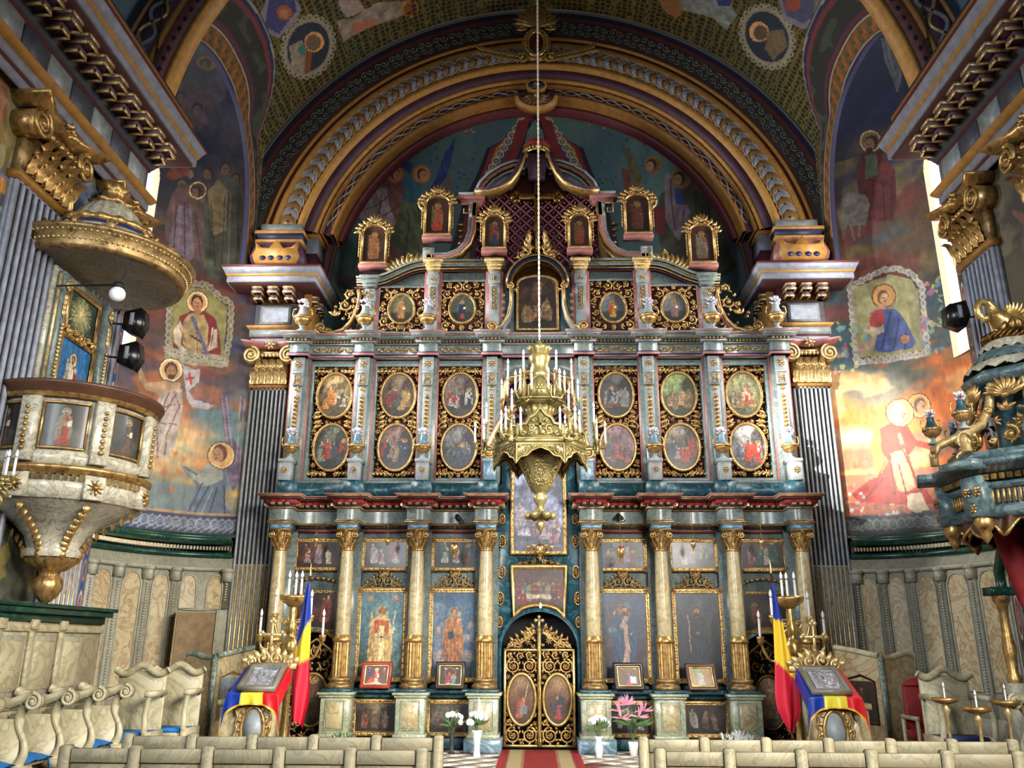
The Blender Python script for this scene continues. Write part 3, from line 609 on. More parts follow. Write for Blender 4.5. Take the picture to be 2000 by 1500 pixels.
 folds(c, [[(1738, 890), (1748, 965)], [(1765, 880), (1800, 960)], [(1730, 900), (1700, 965)], [(1725, 935), (1690, 975)], [(1755, 905), (1770, 965)]], '#5A1C1C', .9, 3)
 c.line([(1756, 850), (1762, 866)], 7, '#C8946A'); halo(c, 1795, 792, 22, '#E0B070', '#C8904C'); face_(c, 1797, 794, 17, '#A87C5C', '#5A4436', 1)
 halo(c, 1758, 806, 26, '#E8C084', '#D49A50'); c.ell(1755, 806, 16, 20, '#A4B8A4'); face_(c, 1760, 810, 15, '#C89878', '#A4B8A4', 1)
 c.fill([(1652, 985), (1690, 980), (1780, 990), (1830, 985), (1830, 1012), (1760, 1018), (1660, 1015)], '#8C5444', .9, .3); c.fill([(1655, 1008), (1850, 1000), (1850, 1035), (1664, 1040)], '#3A302C', .9, .3)
 for k in range(46):
  a = random.Random(k + 20); x = a.uniform(1650, 1800); c.ell(x, a.uniform(940, 1000) if x < 1690 else a.uniform(1000, 1034), a.uniform(3, 7), a.uniform(2, 4), a.choice(['#A8B8B8', '#6E8C94', '#C0A8A0', '#8A4A44']), .85, a.uniform(0, 3))
 c.fill([(1772, 966), (1800, 962), (1812, 990), (1818, 1002), (1790, 1004), (1772, 990)], '#B5A68C', 1, .1); c.fill([(1800, 1030), (1850, 990), (1880, 1000), (1870, 1040)], '#C08038', .9)
 c.put((c.v < 3.85) * 1.0, '#33383E', .9)
 for k in range(17):
  th = .45 + k * .068; ax_ = np.hypot((c.u - th) * 2.3, (c.v - 3.68)); c.put((np.abs(ax_ - .08) < .02) * 1.0, '#6E746E', .9); c.put((np.abs(ax_ - .03) < .012) * 1.0, '#6E746E', .9)
for sd, s in (('left', -1), ('right', 1)):
 th = np.concatenate([np.linspace(-1.5, .18, 24)[:-1], np.linspace(.18, PI / 2, 190)]); z = np.linspace(0, 14.6, 600)
 TH, Z = np.meshgrid(th, z); c = Canvas(TH, Z, '#8A7C6C', T=lambda px, py, s=s: niche_hit(px, py, s)); u0, v0 = c.u, c.v; c.u = u0 + .007 * (fbm(u0 * 2, v0, 4, 2, 3) - .5) * 2; c.v = v0 + .03 * (fbm(u0 * 2, v0, 4, 7, 3) - .5); (mural_left if s < 0 else mural_right)(c)
 c.c *= (1 + .32 * (fbm(u0 * 2.2, v0, 7, 4, 3) - .5) + .2 * (fbm(u0 * 2, v0 * .3, 18, 8, 2) - .5))[:, None]
 X, Y = niche_pt(TH, s); P = np.stack([X, Y, Z], -1); I = np.arange(P.shape[0] * P.shape[1]).reshape(P.shape[:2])
 Q = np.stack([I[:-1, :-1], I[:-1, 1:], I[1:, 1:], I[1:, :-1]], -1).reshape(-1, 4)
 cen = np.stack([TH, Z], -1).reshape(-1, 2)[Q].mean(1)
 win = (np.abs(cen[:, 0] - .09) < .33) & (cen[:, 1] > 6.35) & (cen[:, 1] < 10.0 + np.sqrt(np.clip(.36 - (cen[:, 0] - .09) ** 2 * 3.3, 0, 1)))
 m = MB(); m.add(P.reshape(-1, 3), Q[~win]); m.A = c.attr(); m.smooth = True
 nw = m.build('wall_niche_' + sd, 'fresco', kind='structure', origin=(s * NCX, NCY, 0))
 # window reveal and bright pane
 w = thing('window_%d' % (1 if s < 0 else 2), (s * 7.3, 13.0, 6.35), None, None, kind='structure')
 pts = [(-.24, 6.35), (.42, 6.35), (.42, 10.0)] + [(.09 + .33 * math.cos(a), 10.0 + .6 * math.sin(a)) for a in np.linspace(.1, PI - .1, 10)] + [(-.24, 10.0)]
 A = []; B = []
 for t, zz in pts:
  x, y = niche_pt(t, s); A.append((x, y, zz)); B.append((x + s * .12, y + .03, zz))
 m = MB(); k = len(A); m.add(A + B, [(i, (i + 1) % k, k + (i + 1) % k, k + i) for i in range(k)])
 cc = np.tile(np.array([[*lin(hexc('#C9966A')), 0]]), (2 * k, 1)); m.A = cc; m.build('window_frame', 'fresco', w)
 m = MB(); m.add(B, None, None, [list(range(k))]); m.build('pane', 'window_glow', w)
# ---- ceiling: barrel vault over the bay, cut by the side arches
VR, VC = 6.4, 8.55
LC, LH, LZ, LT = 12.65, 2.0, 8.6, 11.55
def lun(Y, grow=0.0):
 k = np.clip(np.abs((Y - LC) / (LH + grow)), 0, 1); return LZ + (LT + grow - LZ) * (1 - k ** 2.6) ** (1 / 2.6)
def vault_hit(px, py):
 d = ray(px, py); a = d[0] ** 2 + d[2] ** 2; b = 2 * (CAMX * d[0] + d[2] * (CAMZ - VC)); cc = CAMX ** 2 + (CAMZ - VC) ** 2 - VR * VR
 k = (-b + math.sqrt(max(0, b * b - 4 * a * cc))) / (2 * a); x, z = CAMX + d[0] * k, CAMZ + d[2] * k
 return (k, math.atan2(z - VC, x) * VR)
nY, nS = 200, 260
Ys = np.concatenate([np.linspace(10.25, 14.2, 130), np.linspace(14.215, 15.04, 70)])
zl = np.clip(lun(Ys, .36), 8.6, None); fl = np.arcsin(np.clip((zl - VC) / VR, 0, 1)); side = []
for s in (-1, 1):
 S = np.linspace(0, 1, nS)[:, None]; ph = fl[None] + (PI / 2 - fl[None]) * S
 x = np.minimum(5.7, VR * np.cos(ph)); z = VC + VR * np.sin(ph); Y = np.broadcast_to(Ys[None], x.shape)
 ang = ph if s > 0 else PI - ph; c = Canvas(Y, ang * VR, '#6B6440', T=vault_hit); c.a[:] = 1.0
 c.clouds('#57604C', 1.2, 5, .45, .6, .6)
 def plainfill(P, col, **k):
  before = c.c.copy(); c.fill(P, col, **k); ch = np.abs(c.c - before).sum(1) > 1e-9; c.a[ch] = 0
 def med(x0, y0, rx, ry, rot, fx):
  n = 26; t = [i * 2 * PI / n for i in range(n)]; cr, sr = math.cos(rot), math.sin(rot)
  E_ = lambda q: [(x0 + q * (rx * math.cos(a) * cr - ry * math.sin(a) * sr), y0 + q * (rx * math.cos(a) * sr + ry * math.sin(a) * cr)) for a in t]
  plainfill(E_(1.22), '#8A8472')
  for i, (a, b) in enumerate(E_(1.2)): plainfill([(a + 6 * math.cos(q), b + 6 * math.sin(q)) for q in np.linspace(0, 5.5, 8)], '#96907C'); c.ell(a, b, 2.6, 2.6, '#4A4638')
  plainfill(E_(1.0), '#26323E')
 if s < 0:
  med(602, 92, 40, 50, .35, 1); c.fill([(565, 90), (590, 78), (600, 100), (595, 145), (570, 130)], '#8C8474', 1, .2); c.fill([(598, 92), (612, 88), (606, 140), (594, 146)], '#7C4A2A'); c.ell(614, 82, 19, 20, '#D89C5C'); c.ell(612, 83, 15, 16, '#6A5A4C'); c.fill([(580, 95), (594, 86), (598, 108), (586, 106)], '#3E7468')
  plainfill([(520, 0), (580, 0), (590, 18), (578, 40), (545, 75), (512, 60), (508, 30)], '#7E7A88'); plainfill([(525, 0), (574, 0), (580, 20), (545, 66), (517, 52)], '#3E4274'); c.ell(555, 25, 15, 15, '#9A5A34'); c.ell(555, 27, 8, 9, '#A8785A')
  plainfill([(656, 40), (690, 36), (735, 5), (790, 2), (805, 20), (770, 38), (700, 62), (672, 82)], '#8A7C70', var=.3); plainfill([(660, 0), (700, 0), (715, 20), (680, 35), (665, 20)], '#9A8A84'); c.ell(800, 17, 17, 17, '#A8723E'); c.ell(800, 18, 12, 12, '#7A4A34'); plainfill([(688, 45), (735, 38), (738, 45), (694, 68)], '#A86A56')
 else:
  med(1498, 72, 40, 52, -.45, -1); c.fill([(1500, 60), (1530, 58), (1538, 90), (1510, 118), (1494, 95)], '#6E6048', 1, .2); c.ell(1482, 62, 19, 20, '#D0A068'); c.ell(1486, 64, 14, 15, '#5A4A3C')
  plainfill([(1520, 0), (1600, 0), (1596, 40), (1570, 58), (1530, 40)], '#77747E'); plainfill([(1528, 0), (1592, 0), (1588, 34), (1568, 46), (1536, 30)], '#4A4E6A'); c.ell(1548, 8, 15, 15, '#8A4A3A')
  plainfill([(1320, 0), (1420, 0), (1440, 30), (1418, 60), (1395, 36), (1330, 20)], '#7C8480', var=.3); plainfill([(1285, 0), (1325, 0), (1335, 22), (1322, 36), (1300, 25)], '#8A6238'); plainfill([(1400, 0), (1428, 0), (1425, 12), (1402, 12)], '#2E3C74')
 if s < 0: plainfill([(420, 0), (480, 0), (475, 30), (440, 40)], '#5A5640')
 d1 = (z - lun(Y, .36)); d1 = np.hypot(d1, 0) ; k_ = (d1.ravel()); d2 = (15.04 - Y).ravel(); up = (ph * VR).ravel()
 edge = np.minimum(k_, 99); near = (edge < .62); c.put(near * 1.0, '#2C2E2A', 1.0); c.a[near] = 0
 v1 = vn(c.u, c.v, 5, 3); c.put((near & (v1 > .58)) * 1.0, '#3E4A3E', .9)
 for lo, hi, col in ((0, .05, '#5C2C34'), (.05, .075, '#2C2C50'), (.44, .52, '#6C3638'), (.52, .58, '#2A2A50'), (.58, .61, '#8C8E84')): c.put(((edge >= lo) & (edge < hi)) * 1.0, col, 1.0)
 c.c *= 1.18; side.append((np.stack([s * x, Y, z], -1), c.attr()))
m = MB();
for P, _ in side: m.gridV(P)
m.A = np.concatenate([a for _, a in side]); m.smooth = True
ceil_ = m.build('ceiling', 'vault_paint', kind='structure', origin=(0, 12.6, 15))
for sd, s in (('left', -1), ('right', 1)):      # the leaf-painted band and faces of each side arch
 yy = LC + LH * np.cos(np.linspace(PI * .97, 0, 90)); yo = LC + (LH + .36) * np.cos(np.linspace(PI * .97, 0, 90)); zz = lun(yy); zo = lun(yo, .36)
 L = np.array([0, .02, .06, .1, .5, .86, .9, .94, .97, 1.0])[:, None]; fine = np.linspace(0, 1, 40)[:, None]
 Yg = yy[None] * (1 - fine) + yo[None] * fine; Zg = zz[None] * (1 - fine) + zo[None] * fine
 foot = np.linspace(8.6, zz[-1], 2)
 t = np.cumsum(np.hypot(np.diff(yo, prepend=yo[0]), np.diff(zo, prepend=zo[0]))); Tg = np.broadcast_to(t[None], Yg.shape); Fg = np.broadcast_to(fine, Yg.shape)
 Yf = np.linspace(0, 1, 2)
 Yg2 = np.minimum(Yg, 15.04)
 X = np.full_like(Yg, s * 5.7) ; X = s * np.minimum(5.7, np.sqrt(np.maximum(.1, VR ** 2 - np.maximum(0, Zg - VC) ** 2)) + .02)
 c = Canvas(Tg, Fg, '#6A5C38'); ph = (Tg.ravel() * 3.2 + Fg.ravel() * .8) % 1
 c.put((ph < .5) * 1.0, '#A5612C', .85); c.put((np.abs(ph - .5) < .05) * 1.0, '#3A3A2C', .9); c.put(((ph > .12) & (ph < .3) & (np.abs(Fg.ravel() - .5) < .2)) * 1.0, '#C27A3C', .7)
 f_ = Fg.ravel()
 for lo, hi, col in ((0, .06, '#2C2C58'), (.06, .13, '#A8A490'), (.87, .93, '#B4B09A'), (.93, 1.01, '#5C2C34')): c.put(((f_ >= lo) & (f_ <= hi)) * 1.0, col)
 m = MB(); m.gridV(np.stack([X, Yg2, Zg], -1)); m.A = c.attr(); m.smooth = True
 tr = m.build('trim_%d' % (1 if s < 0 else 2), 'fresco', kind='structure')
 # lower run of the band beside the arch, and the thickness of the arch
 m = MB(); Yi = np.stack([yy, yy], 0); Zi = np.stack([zz, zz], 0); Xi = np.stack([np.full(90, s * 5.7), np.full(90, s * 5.78)], 0); m.gridV(np.stack([Xi, Yi, Zi], -1)); m.A = np.tile(np.array([[*lin(hexc('#2C2C58')), 0]]), (180, 1)); m.build('soffit', 'fresco', tr)
# transverse arch nearer the viewer, with guilloche
ta = thing('transverse_arch', (0, 10.3, 8.6), 'broad red and gold painted arch rib crossing at the top corners of the view', 'arch')
def annulus(r0, r1, y0, y1, cz=VC, a0=.05, a1=PI - .05, n=96, cx=0.0):
 m = MB(); A = np.linspace(a0, a1, n); V = np.zeros((5, n, 3))
 for i, (r, y) in enumerate(((r0, y1), (r0, y0), (r1, y0), (r1, y1), (r0, y1))): V[i, :, 0] = cx + r * np.cos(A); V[i, :, 1] = y; V[i, :, 2] = cz + r * np.sin(A)
 return m.gridV(V)
for r0, r1, mt, y, nm in ((5.56, 5.64, 'ochre', 10.30, 'gilt_band'), (5.64, 5.92, 'rose', 10.34, 'painted_band'), (5.92, 6.0, 'ochre', 10.30, 'gilt_band'), (6.0, 6.42, 'purple', 10.34, 'painted_band'), (6.42, 6.6, 'ochre', 10.3, 'gilt_band')):
 annulus(r0, r1, y, 10.6, a0=.03).build(nm, mt, ta)
a = np.linspace(.12, PI - .12, 700)
for k, mt in enumerate(('curl_grey', 'pale_gold')):
 r = 6.21 + .13 * np.sin(a * 46 + k * PI); m = MB(); m.tube(np.stack([r * np.cos(a), np.full(700, 10.33), VC + r * np.sin(a)], 1), .035, 6); m.build('guilloche', mt, ta, smooth=True)
m = MB(); hs = .03
for aa in np.linspace(.12, PI - .12, 90): x, z = 5.78 * math.cos(aa), VC + 5.78 * math.sin(aa); m.prism([(x + .035 * math.cos(aa + q), z + .05 * math.sin(aa + q)) for q in (0, PI / 2, PI, 3 * PI / 2)], 10.325, 10.34)
m.build('diamond', 'navy', ta, kind='stuff')
# nave vault beyond
m = MB(); A = np.linspace(0, PI, 60); V = np.zeros((2, 60, 3))
for i, y in enumerate((-8, 10.3)): V[i, :, 0] = 6.45 * np.cos(A); V[i, :, 1] = y; V[i, :, 2] = VC + 6.45 * np.sin(A)
m.gridV(V); m.A = np.tile(np.array([[*lin(hexc('#3C5468')), 0]]), (120, 1)); m.build('ceiling_nave', 'fresco', kind='structure', origin=(0, 0, 15))
# ---- east wall round the triumphal arch
n1, n2 = 60, 620; A = np.linspace(.0, PI, n2)[None]; R = np.linspace(5.55, 6.42, n1)[:, None]
Xe = np.broadcast_to(R * np.cos(A), (n1, n2)); Ze = np.broadcast_to(VC + R * np.sin(A), (n1, n2)); c = Canvas(R + 0 * A, A + 0 * R, '#3A3C38')
c.clouds('#4A4E44', 6, 4, .45, .6, .8)
Rr = c.u
for lo, hi, col in ((5.5, 5.62, '#5A3A24'), (5.62, 5.67, '#3E1E20'), (5.67, 5.72, '#5C3430'), (6.12, 6.2, '#6C3436'), (6.2, 6.33, '#26264C'), (6.33, 6.37, '#8C8E84')): c.put(((Rr >= lo) & (Rr < hi)) * 1.0, col)
m = MB(); m.gridV(np.stack([Xe, np.full_like(Xe, 15.05), Ze], -1)); base = c.attr()
# spandrel infill down beside the arch foot
ex = MB();
for s in (-1, 1):
 P = [(s * 4.6, 15.06, 8.5), (s * 6.3, 15.06, 8.5), (s * 6.3, 15.06, 12.6), (s * 5.3, 15.06, 12.6), (s * 5.5, 15.06, 10.2), (s * 5.6, 15.06, 9.0)]
 m.add([(s * 5.45, 15.055, 8.5), (s * 6.3, 15.055, 8.5), (s * 6.3, 15.055, 12.8), (s * 5.45, 15.055, 9.9), (s * 5.0, 15.06, 12.8), (s * 5.45, 15.06, 12.2)], [(0, 1, 2, 3)]); m.add([(0, 0, 0)] * 1, None)
 base = np.concatenate([base, np.tile(np.array([[*lin(hexc('#34383A')), 0]]), (7, 1))])
m.A = base; m.build('wall_east', 'fresco', kind='structure', origin=(0, 15, 8.5))
m = MB()
for s in (-1, 1):
 m.box(min(s * 4.46, s * 5.44), max(s * 4.46, s * 5.44), 15.12, 16.4, 0, 8.55)
m.build('wall_pier', 'ochre', kind='structure', origin=(0, 15, 0))
# painted scrollwork on the wall above the arch
sw = MB();
for i, aa in enumerate(np.linspace(.30, PI - .30, 44)):
 for r, h in ((5.82, 1), (6.0, -1)):
  for sg in (-1, 1):
   b = aa + sg * .0165; sw.scroll(r * math.cos(b), VC + r * math.sin(b), .085, aa + (PI / 2 if h > 0 else -PI / 2), 1.25, sg * h, 15.04, .009, 0, 12)
sw.build('trim_3', 'curl_grey', kind='structure', smooth=True)
# ---- apse behind the screen: half dome with ribs and painted angels
AC = (0.0, 15.7, 8.55); AR = 4.34
def apse_hit(px, py):
 d = ray(px, py); o = np.array([CAMX - AC[0], -AC[1], CAMZ - AC[2]]); a = d @ d; b = 2 * (o @ d); cc = o @ o - AR * AR
 k = (-b + math.sqrt(max(0, b * b - 4 * a * cc))) / (2 * a); p = o + d * k
 return (p[0], p[2])
AZg, ELg = np.meshgrid(np.linspace(0, PI, 520), np.concatenate([np.linspace(-1.95, 0, 60)[:-1], np.linspace(0, PI / 2, 300)]))
EL = np.where(ELg < 0, 0, ELg); c = Canvas(AR * np.cos(EL) * np.cos(AZg), np.where(ELg < 0, ELg * AR, AR * np.sin(EL)), '#48605C', T=apse_hit); c.clouds('#3A5058', 1, 4, .45, .6, .8); c.clouds('#2E3A34', 1.2, 12, .5, .65, .8, m=(c.v < 1.6) * 1.0)
for s in (-1, 1):
 def mx(P): return P if s < 0 else [(2090 - x, y) for x, y in P]
 c.fill(mx([(1020, 205), (1052, 205), (968, 520), (868, 520), (905, 390), (950, 290)]), '#1A1626', var=.1)
 c.fill(mx([(1014, 205), (1054, 205), (975, 520), (880, 520), (915, 390), (958, 290)]), '#6A2428', var=.1)
 c.fill(mx([(1014, 212), (1040, 215), (958, 420), (950, 520), (898, 520), (925, 390), (968, 290)]), '#8E6C28', var=.1)
 c.fill(mx([(1020, 220), (1034, 222), (950, 410), (938, 520), (912, 520), (932, 400), (975, 290)]), '#3C3440', var=.1)
 for k in range(15):
  t = k / 14; x = 1026 - 98 * t - 8 * math.sin(t * 3); y = 226 + 176 * t
  P = mx([(x, y)]); c.ell(*P[0], 8.5, 7, '#9A9484', var=.1); c.ell(*P[0], 6, 4.6, '#3A4250'); c.ell(*P[0], 3, 2.4, '#9A7A3C')
 c.fill(mx([(1036, 212), (1050, 212), (1003, 322), (985, 400), (960, 420), (973, 335), (1010, 240)]), '#6A2428', var=.1)
 c.fill(mx([(1044, 212), (1052, 215), (1012, 322), (1000, 400), (984, 402), (1001, 322), (1032, 240)]), '#1A1626', var=.1)
 # rim
 # angels
 R_ = random.Random(s + 3)
 for k in range(26):
  x, y = R_.uniform(790, 930), R_.uniform(230, 380); P = mx([(x, y)]); c.ell(*P[0], 2.2, 2.2, '#22323A')
 for k in range(9):
  x, y = R_.uniform(885, 955), R_.uniform(215, 262); P = mx([(x, y)]); c.ell(*P[0], 5, 5, '#5A4A50'); c.ell(*P[0], 2.5, 2.5, '#8A7C78')
c.fill([(1045, 232), (1030, 255), (1008, 330), (996, 420), (1094, 420), (1082, 330), (1060, 255)], '#4E6864')
c.fill([(640, 440), (700, 350), (745, 330), (770, 320), (790, 360), (800, 420), (830, 520), (700, 560), (640, 520)], '#5E3A38', .9, .5)
c.fill([(700, 385), (735, 365), (760, 365), (790, 380), (792, 440), (760, 470), (720, 450), (695, 410)], '#8A7A80', .9, .35); c.fill([(745, 330), (775, 335), (790, 370), (780, 450), (760, 400)], '#64403A', .9, .3)
c.fill([(790, 345), (815, 350), (830, 390), (822, 440), (800, 430), (785, 395)], '#2A4A5C', .9, .3); c.fill([(785, 390), (840, 400), (838, 500), (790, 500), (760, 470)], '#4A5236', .9, .4)
c.fill([(838, 372), (852, 345), (868, 300), (890, 265), (884, 300), (872, 345), (850, 372)], '#26305C', 1, .4); c.fill([(768, 315), (785, 305), (806, 318), (802, 340), (790, 330)], '#262C54', 1); c.fill([(862, 390), (876, 330), (884, 395)], '#5E4234', .9)
for x, y, r in ((772, 340, 17), (824, 340, 18)): c.ell(x, y, r, r, '#8A5A34'); c.ell(x, y, r * .8, r * .8, '#9A6A40'); face_(c, x, y + 2, r * .75, '#9A7258', '#4A2A20', 1)
folds(c, [[(700, 400), (760, 380)], [(710, 430), (780, 400)], [(730, 450), (745, 380)], [(700, 460), (690, 530)], [(740, 470), (740, 540)], [(815, 400), (830, 480)], [(800, 420), (790, 500)]], '#2C2024', .8, 2.5)
c.fill([(1330, 330), (1365, 345), (1400, 360), (1420, 420), (1440, 520), (1360, 560), (1300, 520), (1280, 420), (1290, 380)], '#3E3C30', .9, .45); c.fill([(1300, 340), (1330, 330), (1350, 420), (1325, 470), (1300, 430)], '#6E5E66', .9, .3); c.fill([(1318, 365), (1345, 372), (1342, 400), (1320, 398)], '#26386C'); c.fill([(1275, 400), (1300, 410), (1300, 460), (1280, 455)], '#5E1E20', .9)
c.fill([(1215, 275), (1240, 310), (1255, 350), (1248, 372), (1232, 340)], '#4A4630', 1, .3); c.fill([(1215, 330), (1230, 330), (1240, 390), (1222, 395)], '#5E3428', 1, .3); c.fill([(1350, 280), (1375, 290), (1385, 330), (1360, 320)], '#3A362C', .9)
for x, y, r in ((1276, 322, 18), (1330, 348, 20)): c.ell(x, y, r, r, '#7A5530'); c.ell(x, y, r * .8, r * .8, '#5E4A34'); face_(c, x - 3, y + 2, r * .75, '#8A6A54', '#2E1E18', -1)
folds(c, [[(1310, 350), (1320, 450)], [(1360, 370), (1370, 470)], [(1385, 380), (1400, 480)], [(1335, 410), (1340, 520)]], '#1E1A18', .8, 2.5)
c.c *= 1.22; EL = np.where(ELg < 0, 0, ELg); P = np.stack([AC[0] + AR * np.cos(EL) * np.cos(AZg), AC[1] + AR * np.cos(EL) * np.sin(AZg), np.where(ELg < 0, AC[2] + ELg * AR, AC[2] + AR * np.sin(EL))], -1)
m = MB(); m.gridV(P); m.A = c.attr(); m.smooth = True; m.build('wall_apse', 'fresco', kind='structure', origin=(0, 15.7, 3))
annulus(4.3, 7.2, 15.76, 15.82, a0=0, a1=PI).build('wall_behind_arch', 'soffit_red', kind='structure', origin=(0, 15.8, 8.5))
# small blue windows low in the apse
for i, (px, py) in enumerate(((692, 528), (1415, 526))):
 x = AX(px, py, 18.4); z = AZ(px, py, 18.4); w = thing('window_%d' % (7 + i), (x, 18.4, z), None, None, kind='structure')
 m = MB(); m.prism([(x + .34 * math.cos(q), z - .1 + .42 * math.sin(q)) for q in np.linspace(0, PI, 14)] + [(x - .34, z - .9), (x + .34, z - .9)], 18.38, 18.42); m.build('pane', 'blue_glass', w)
 m = MB(); m.ring(x, z - .1, .36, .44, .035, 18.36, 20, a0=0, a1=PI); m.build('window_frame', 'ochre_dark', w)
# ================================================================ THE TRIUMPHAL ARCH
ar = thing('triumphal_arch', (0, 15, 9.6), 'great round arch of gold, purple and disc-studded mouldings above the altar screen', 'arch')
for r0, r1, y0, mt, nm in ((5.56, 5.62, 14.98, 'ochre', 'gilt_band'), (5.46, 5.56, 15.02, 'soffit_red', 'painted_band'), (5.33, 5.46, 14.96, 'ochre', 'gilt_band'), (4.98, 5.33, 15.06, 'soffit_red', 'disc_channel'), (4.84, 4.98, 14.96, 'ochre', 'gilt_band'),
       (4.66, 4.84, 15.06, 'purple', 'painted_band'), (4.58, 4.66, 15.10, 'ochre', 'gilt_band'), (4.55, 4.58, 15.16, 'soffit_red', 'painted_band'), (4.50, 4.55, 15.14, 'ochre_dark', 'gilt_band'), (4.34, 4.50, 15.26, 'purple', 'guilloche_channel'), (4.26, 4.34, 15.2, 'ochre_dark', 'gilt_band'), (4.16, 4.28, 15.5, 'dark_red', 'painted_band')):
 annulus(r0, r1, y0, 15.75 if r0 < 5 else 15.4, a0=math.asin(1.02 / r0), a1=PI - math.asin(1.02 / r0), n=120).build(nm, mt, ar, smooth=False)
dm = {}
for mt in ('disc_silver', 'disc_bronze'):
 m = MB(); P = [(.168 * math.cos(q), .168 * math.sin(q)) for q in np.linspace(0, 2 * PI, 25)[:-1]]; m.prism(P, -.012, .012)
 m.ring(0, 0, .16, .16, .008, -.014, 24); d_ = m.mesh('disc', (0, 0, 0)); d_.materials.append(MATS[mt]); dm[mt] = d_
m = MB(); m.ball((0, -.02, 0), .022, 8, 5); eye = m.mesh('rivet', (0, 0, 0)); eye.materials.append(MATS['blue_black'])
A = np.linspace(math.asin(1.19 / 5.155), PI - math.asin(1.19 / 5.155), 92)
for i, aa in enumerate(A):
 j = i if aa < PI / 2 else 91 - i
 o = bpy.data.objects.new('disc', dm['disc_silver' if j % 2 else 'disc_bronze']); COL.objects.link(o); o.parent = ar
 lift = .012 * j / 46
 o.location = (5.155 * math.cos(aa), -.05, VC + 5.155 * math.sin(aa) - 9.6); o.rotation_euler = (.12 * math.cos(aa) * 0, 0, 0)
 o.rotation_euler = (-.07 * math.cos(aa) * (1 if aa < PI / 2 else -1) * 0 + .07, 0, 0)
 e = bpy.data.objects.new('rivet', eye); COL.objects.link(e); e.parent = o; e.location = (0, -.006, 0)
for k in range(2):
 for a0, a1 in ((.28, PI / 2 - .09), (PI / 2 + .09, PI - .28)):
  a = np.linspace(a0, a1, 420); r = 4.42 + .052 * np.sin((a - a0) * 46 + k * PI); m = MB(); y = 15.24 - .012 * np.cos((a - a0) * 46 + k * PI)
  m.tube(np.stack([r * np.cos(a), y, VC + r * np.sin(a)], 1), .02, 6); m.build('guilloche', 'curl_grey' if k else 'gold', ar, smooth=True)
m = MB(); m.ring(0, 12.97, .2, .13, .03, 15.02, 28); m.prism([(.2 * math.cos(q), 12.97 + .13 * math.sin(q)) for q in np.linspace(0, 2 * PI, 24)[:-1]], 15.03, 15.2); m.build('medallion', 'ochre', ar)
m = MB(); m.prism([(.17 * math.cos(q), 12.97 + .1 * math.sin(q)) for q in np.linspace(0, 2 * PI, 24)[:-1]], 15.0, 15.1); m.build('medallion_field', 'navy', ar)
m = MB(); m.rose(0, 12.97, .09, 14.99, .02, 6); m.build('rosette', 'gold', ar)
m = MB(); P = arcpts(0, 12.78, .46, PI, 2 * PI, 18, .33); m.prism(P, 15.1, 15.3); m.build('lobe', 'ochre', ar)
m = MB(); P = arcpts(0, 12.76, .38, PI, 2 * PI, 18, .25); m.prism(P, 15.07, 15.12); m.build('lobe_field', 'soffit_red', ar)
m = MB()
for i in range(9): a = PI + PI * (i + .5) / 9; m.leaf(0, 12.76, a, .3, .09, 15.06, .03)
m.ball((0, 15.04, 12.74), .06); m.build('lobe_leaves', 'gold', ar)
# cartouche at the crown with palm sprays
TC = lambda V: np.stack([V[:, 0] * 1.2, V[:, 1], 13.45 + (V[:, 2] - 13.45) * 1.22], 1)
ct = thing('cartouche', (0, 14.9, 13.4), 'gilded shell and oval cartouche with palm sprays at the crown of the great arch', 'ornament')
m = MB(); m.T = TC; m.ring(0, 13.78, .17, .25, .05, 14.78, 28); m.ring(0, 13.78, .23, .31, .03, 14.82, 28)
for s in (-1, 1): m.scroll(s * .26, 14.12, .1, PI / 2, 1.4, s, 14.78, .03, 3); m.scroll(s * .24, 13.5, .09, -PI / 2, 1.4, -s, 14.78, .028, 3)
m.build('oval_frame', 'bright_gold', ct, smooth=True)
m = MB(); m.T = TC; m.prism([(.15 * math.cos(q), 13.78 + .23 * math.sin(q)) for q in np.linspace(0, 2 * PI, 24)[:-1]], 14.79, 14.95); m.build('oval_field', 'dark_red', ct)
m = MB(); m.T = TC
for q in np.linspace(0, 2 * PI, 27)[:-1]: m.ball((.20 * math.cos(q), 14.74, 13.78 + .28 * math.sin(q)), .015, 6, 4)
m.build('bead', 'bright_gold', ct, kind='stuff')
m = MB(); m.T = TC
for i in range(11): a = .25 + (PI - .5) * i / 10; m.leaf(0, 14.08, a, .46, .1, 14.72, .05)
m.ring(0, 14.12, .33, .36, .03, 14.74, 22, a0=.1, a1=PI - .1); m.build('shell', 'bright_gold', ct)
for s in (-1, 1):
 m = MB(); m.T = TC; t = np.linspace(0, 1, 16); px_ = s * (.05 + .98 * t); pz_ = 13.46 + .22 * t ** 1.3
 m.tube(np.stack([px_, np.full(16, 14.84), pz_], 1), .022 * (1 - .6 * t), 5)
 for i in range(1, 15):
  for sg in (1, -1): m.leaf(px_[i], pz_[i], (.25 + sg * .55) if s > 0 else PI - (.25 + sg * .55), .2, .055, 14.82, .025)
 m.build('palm_spray', 'bright_gold', ct)
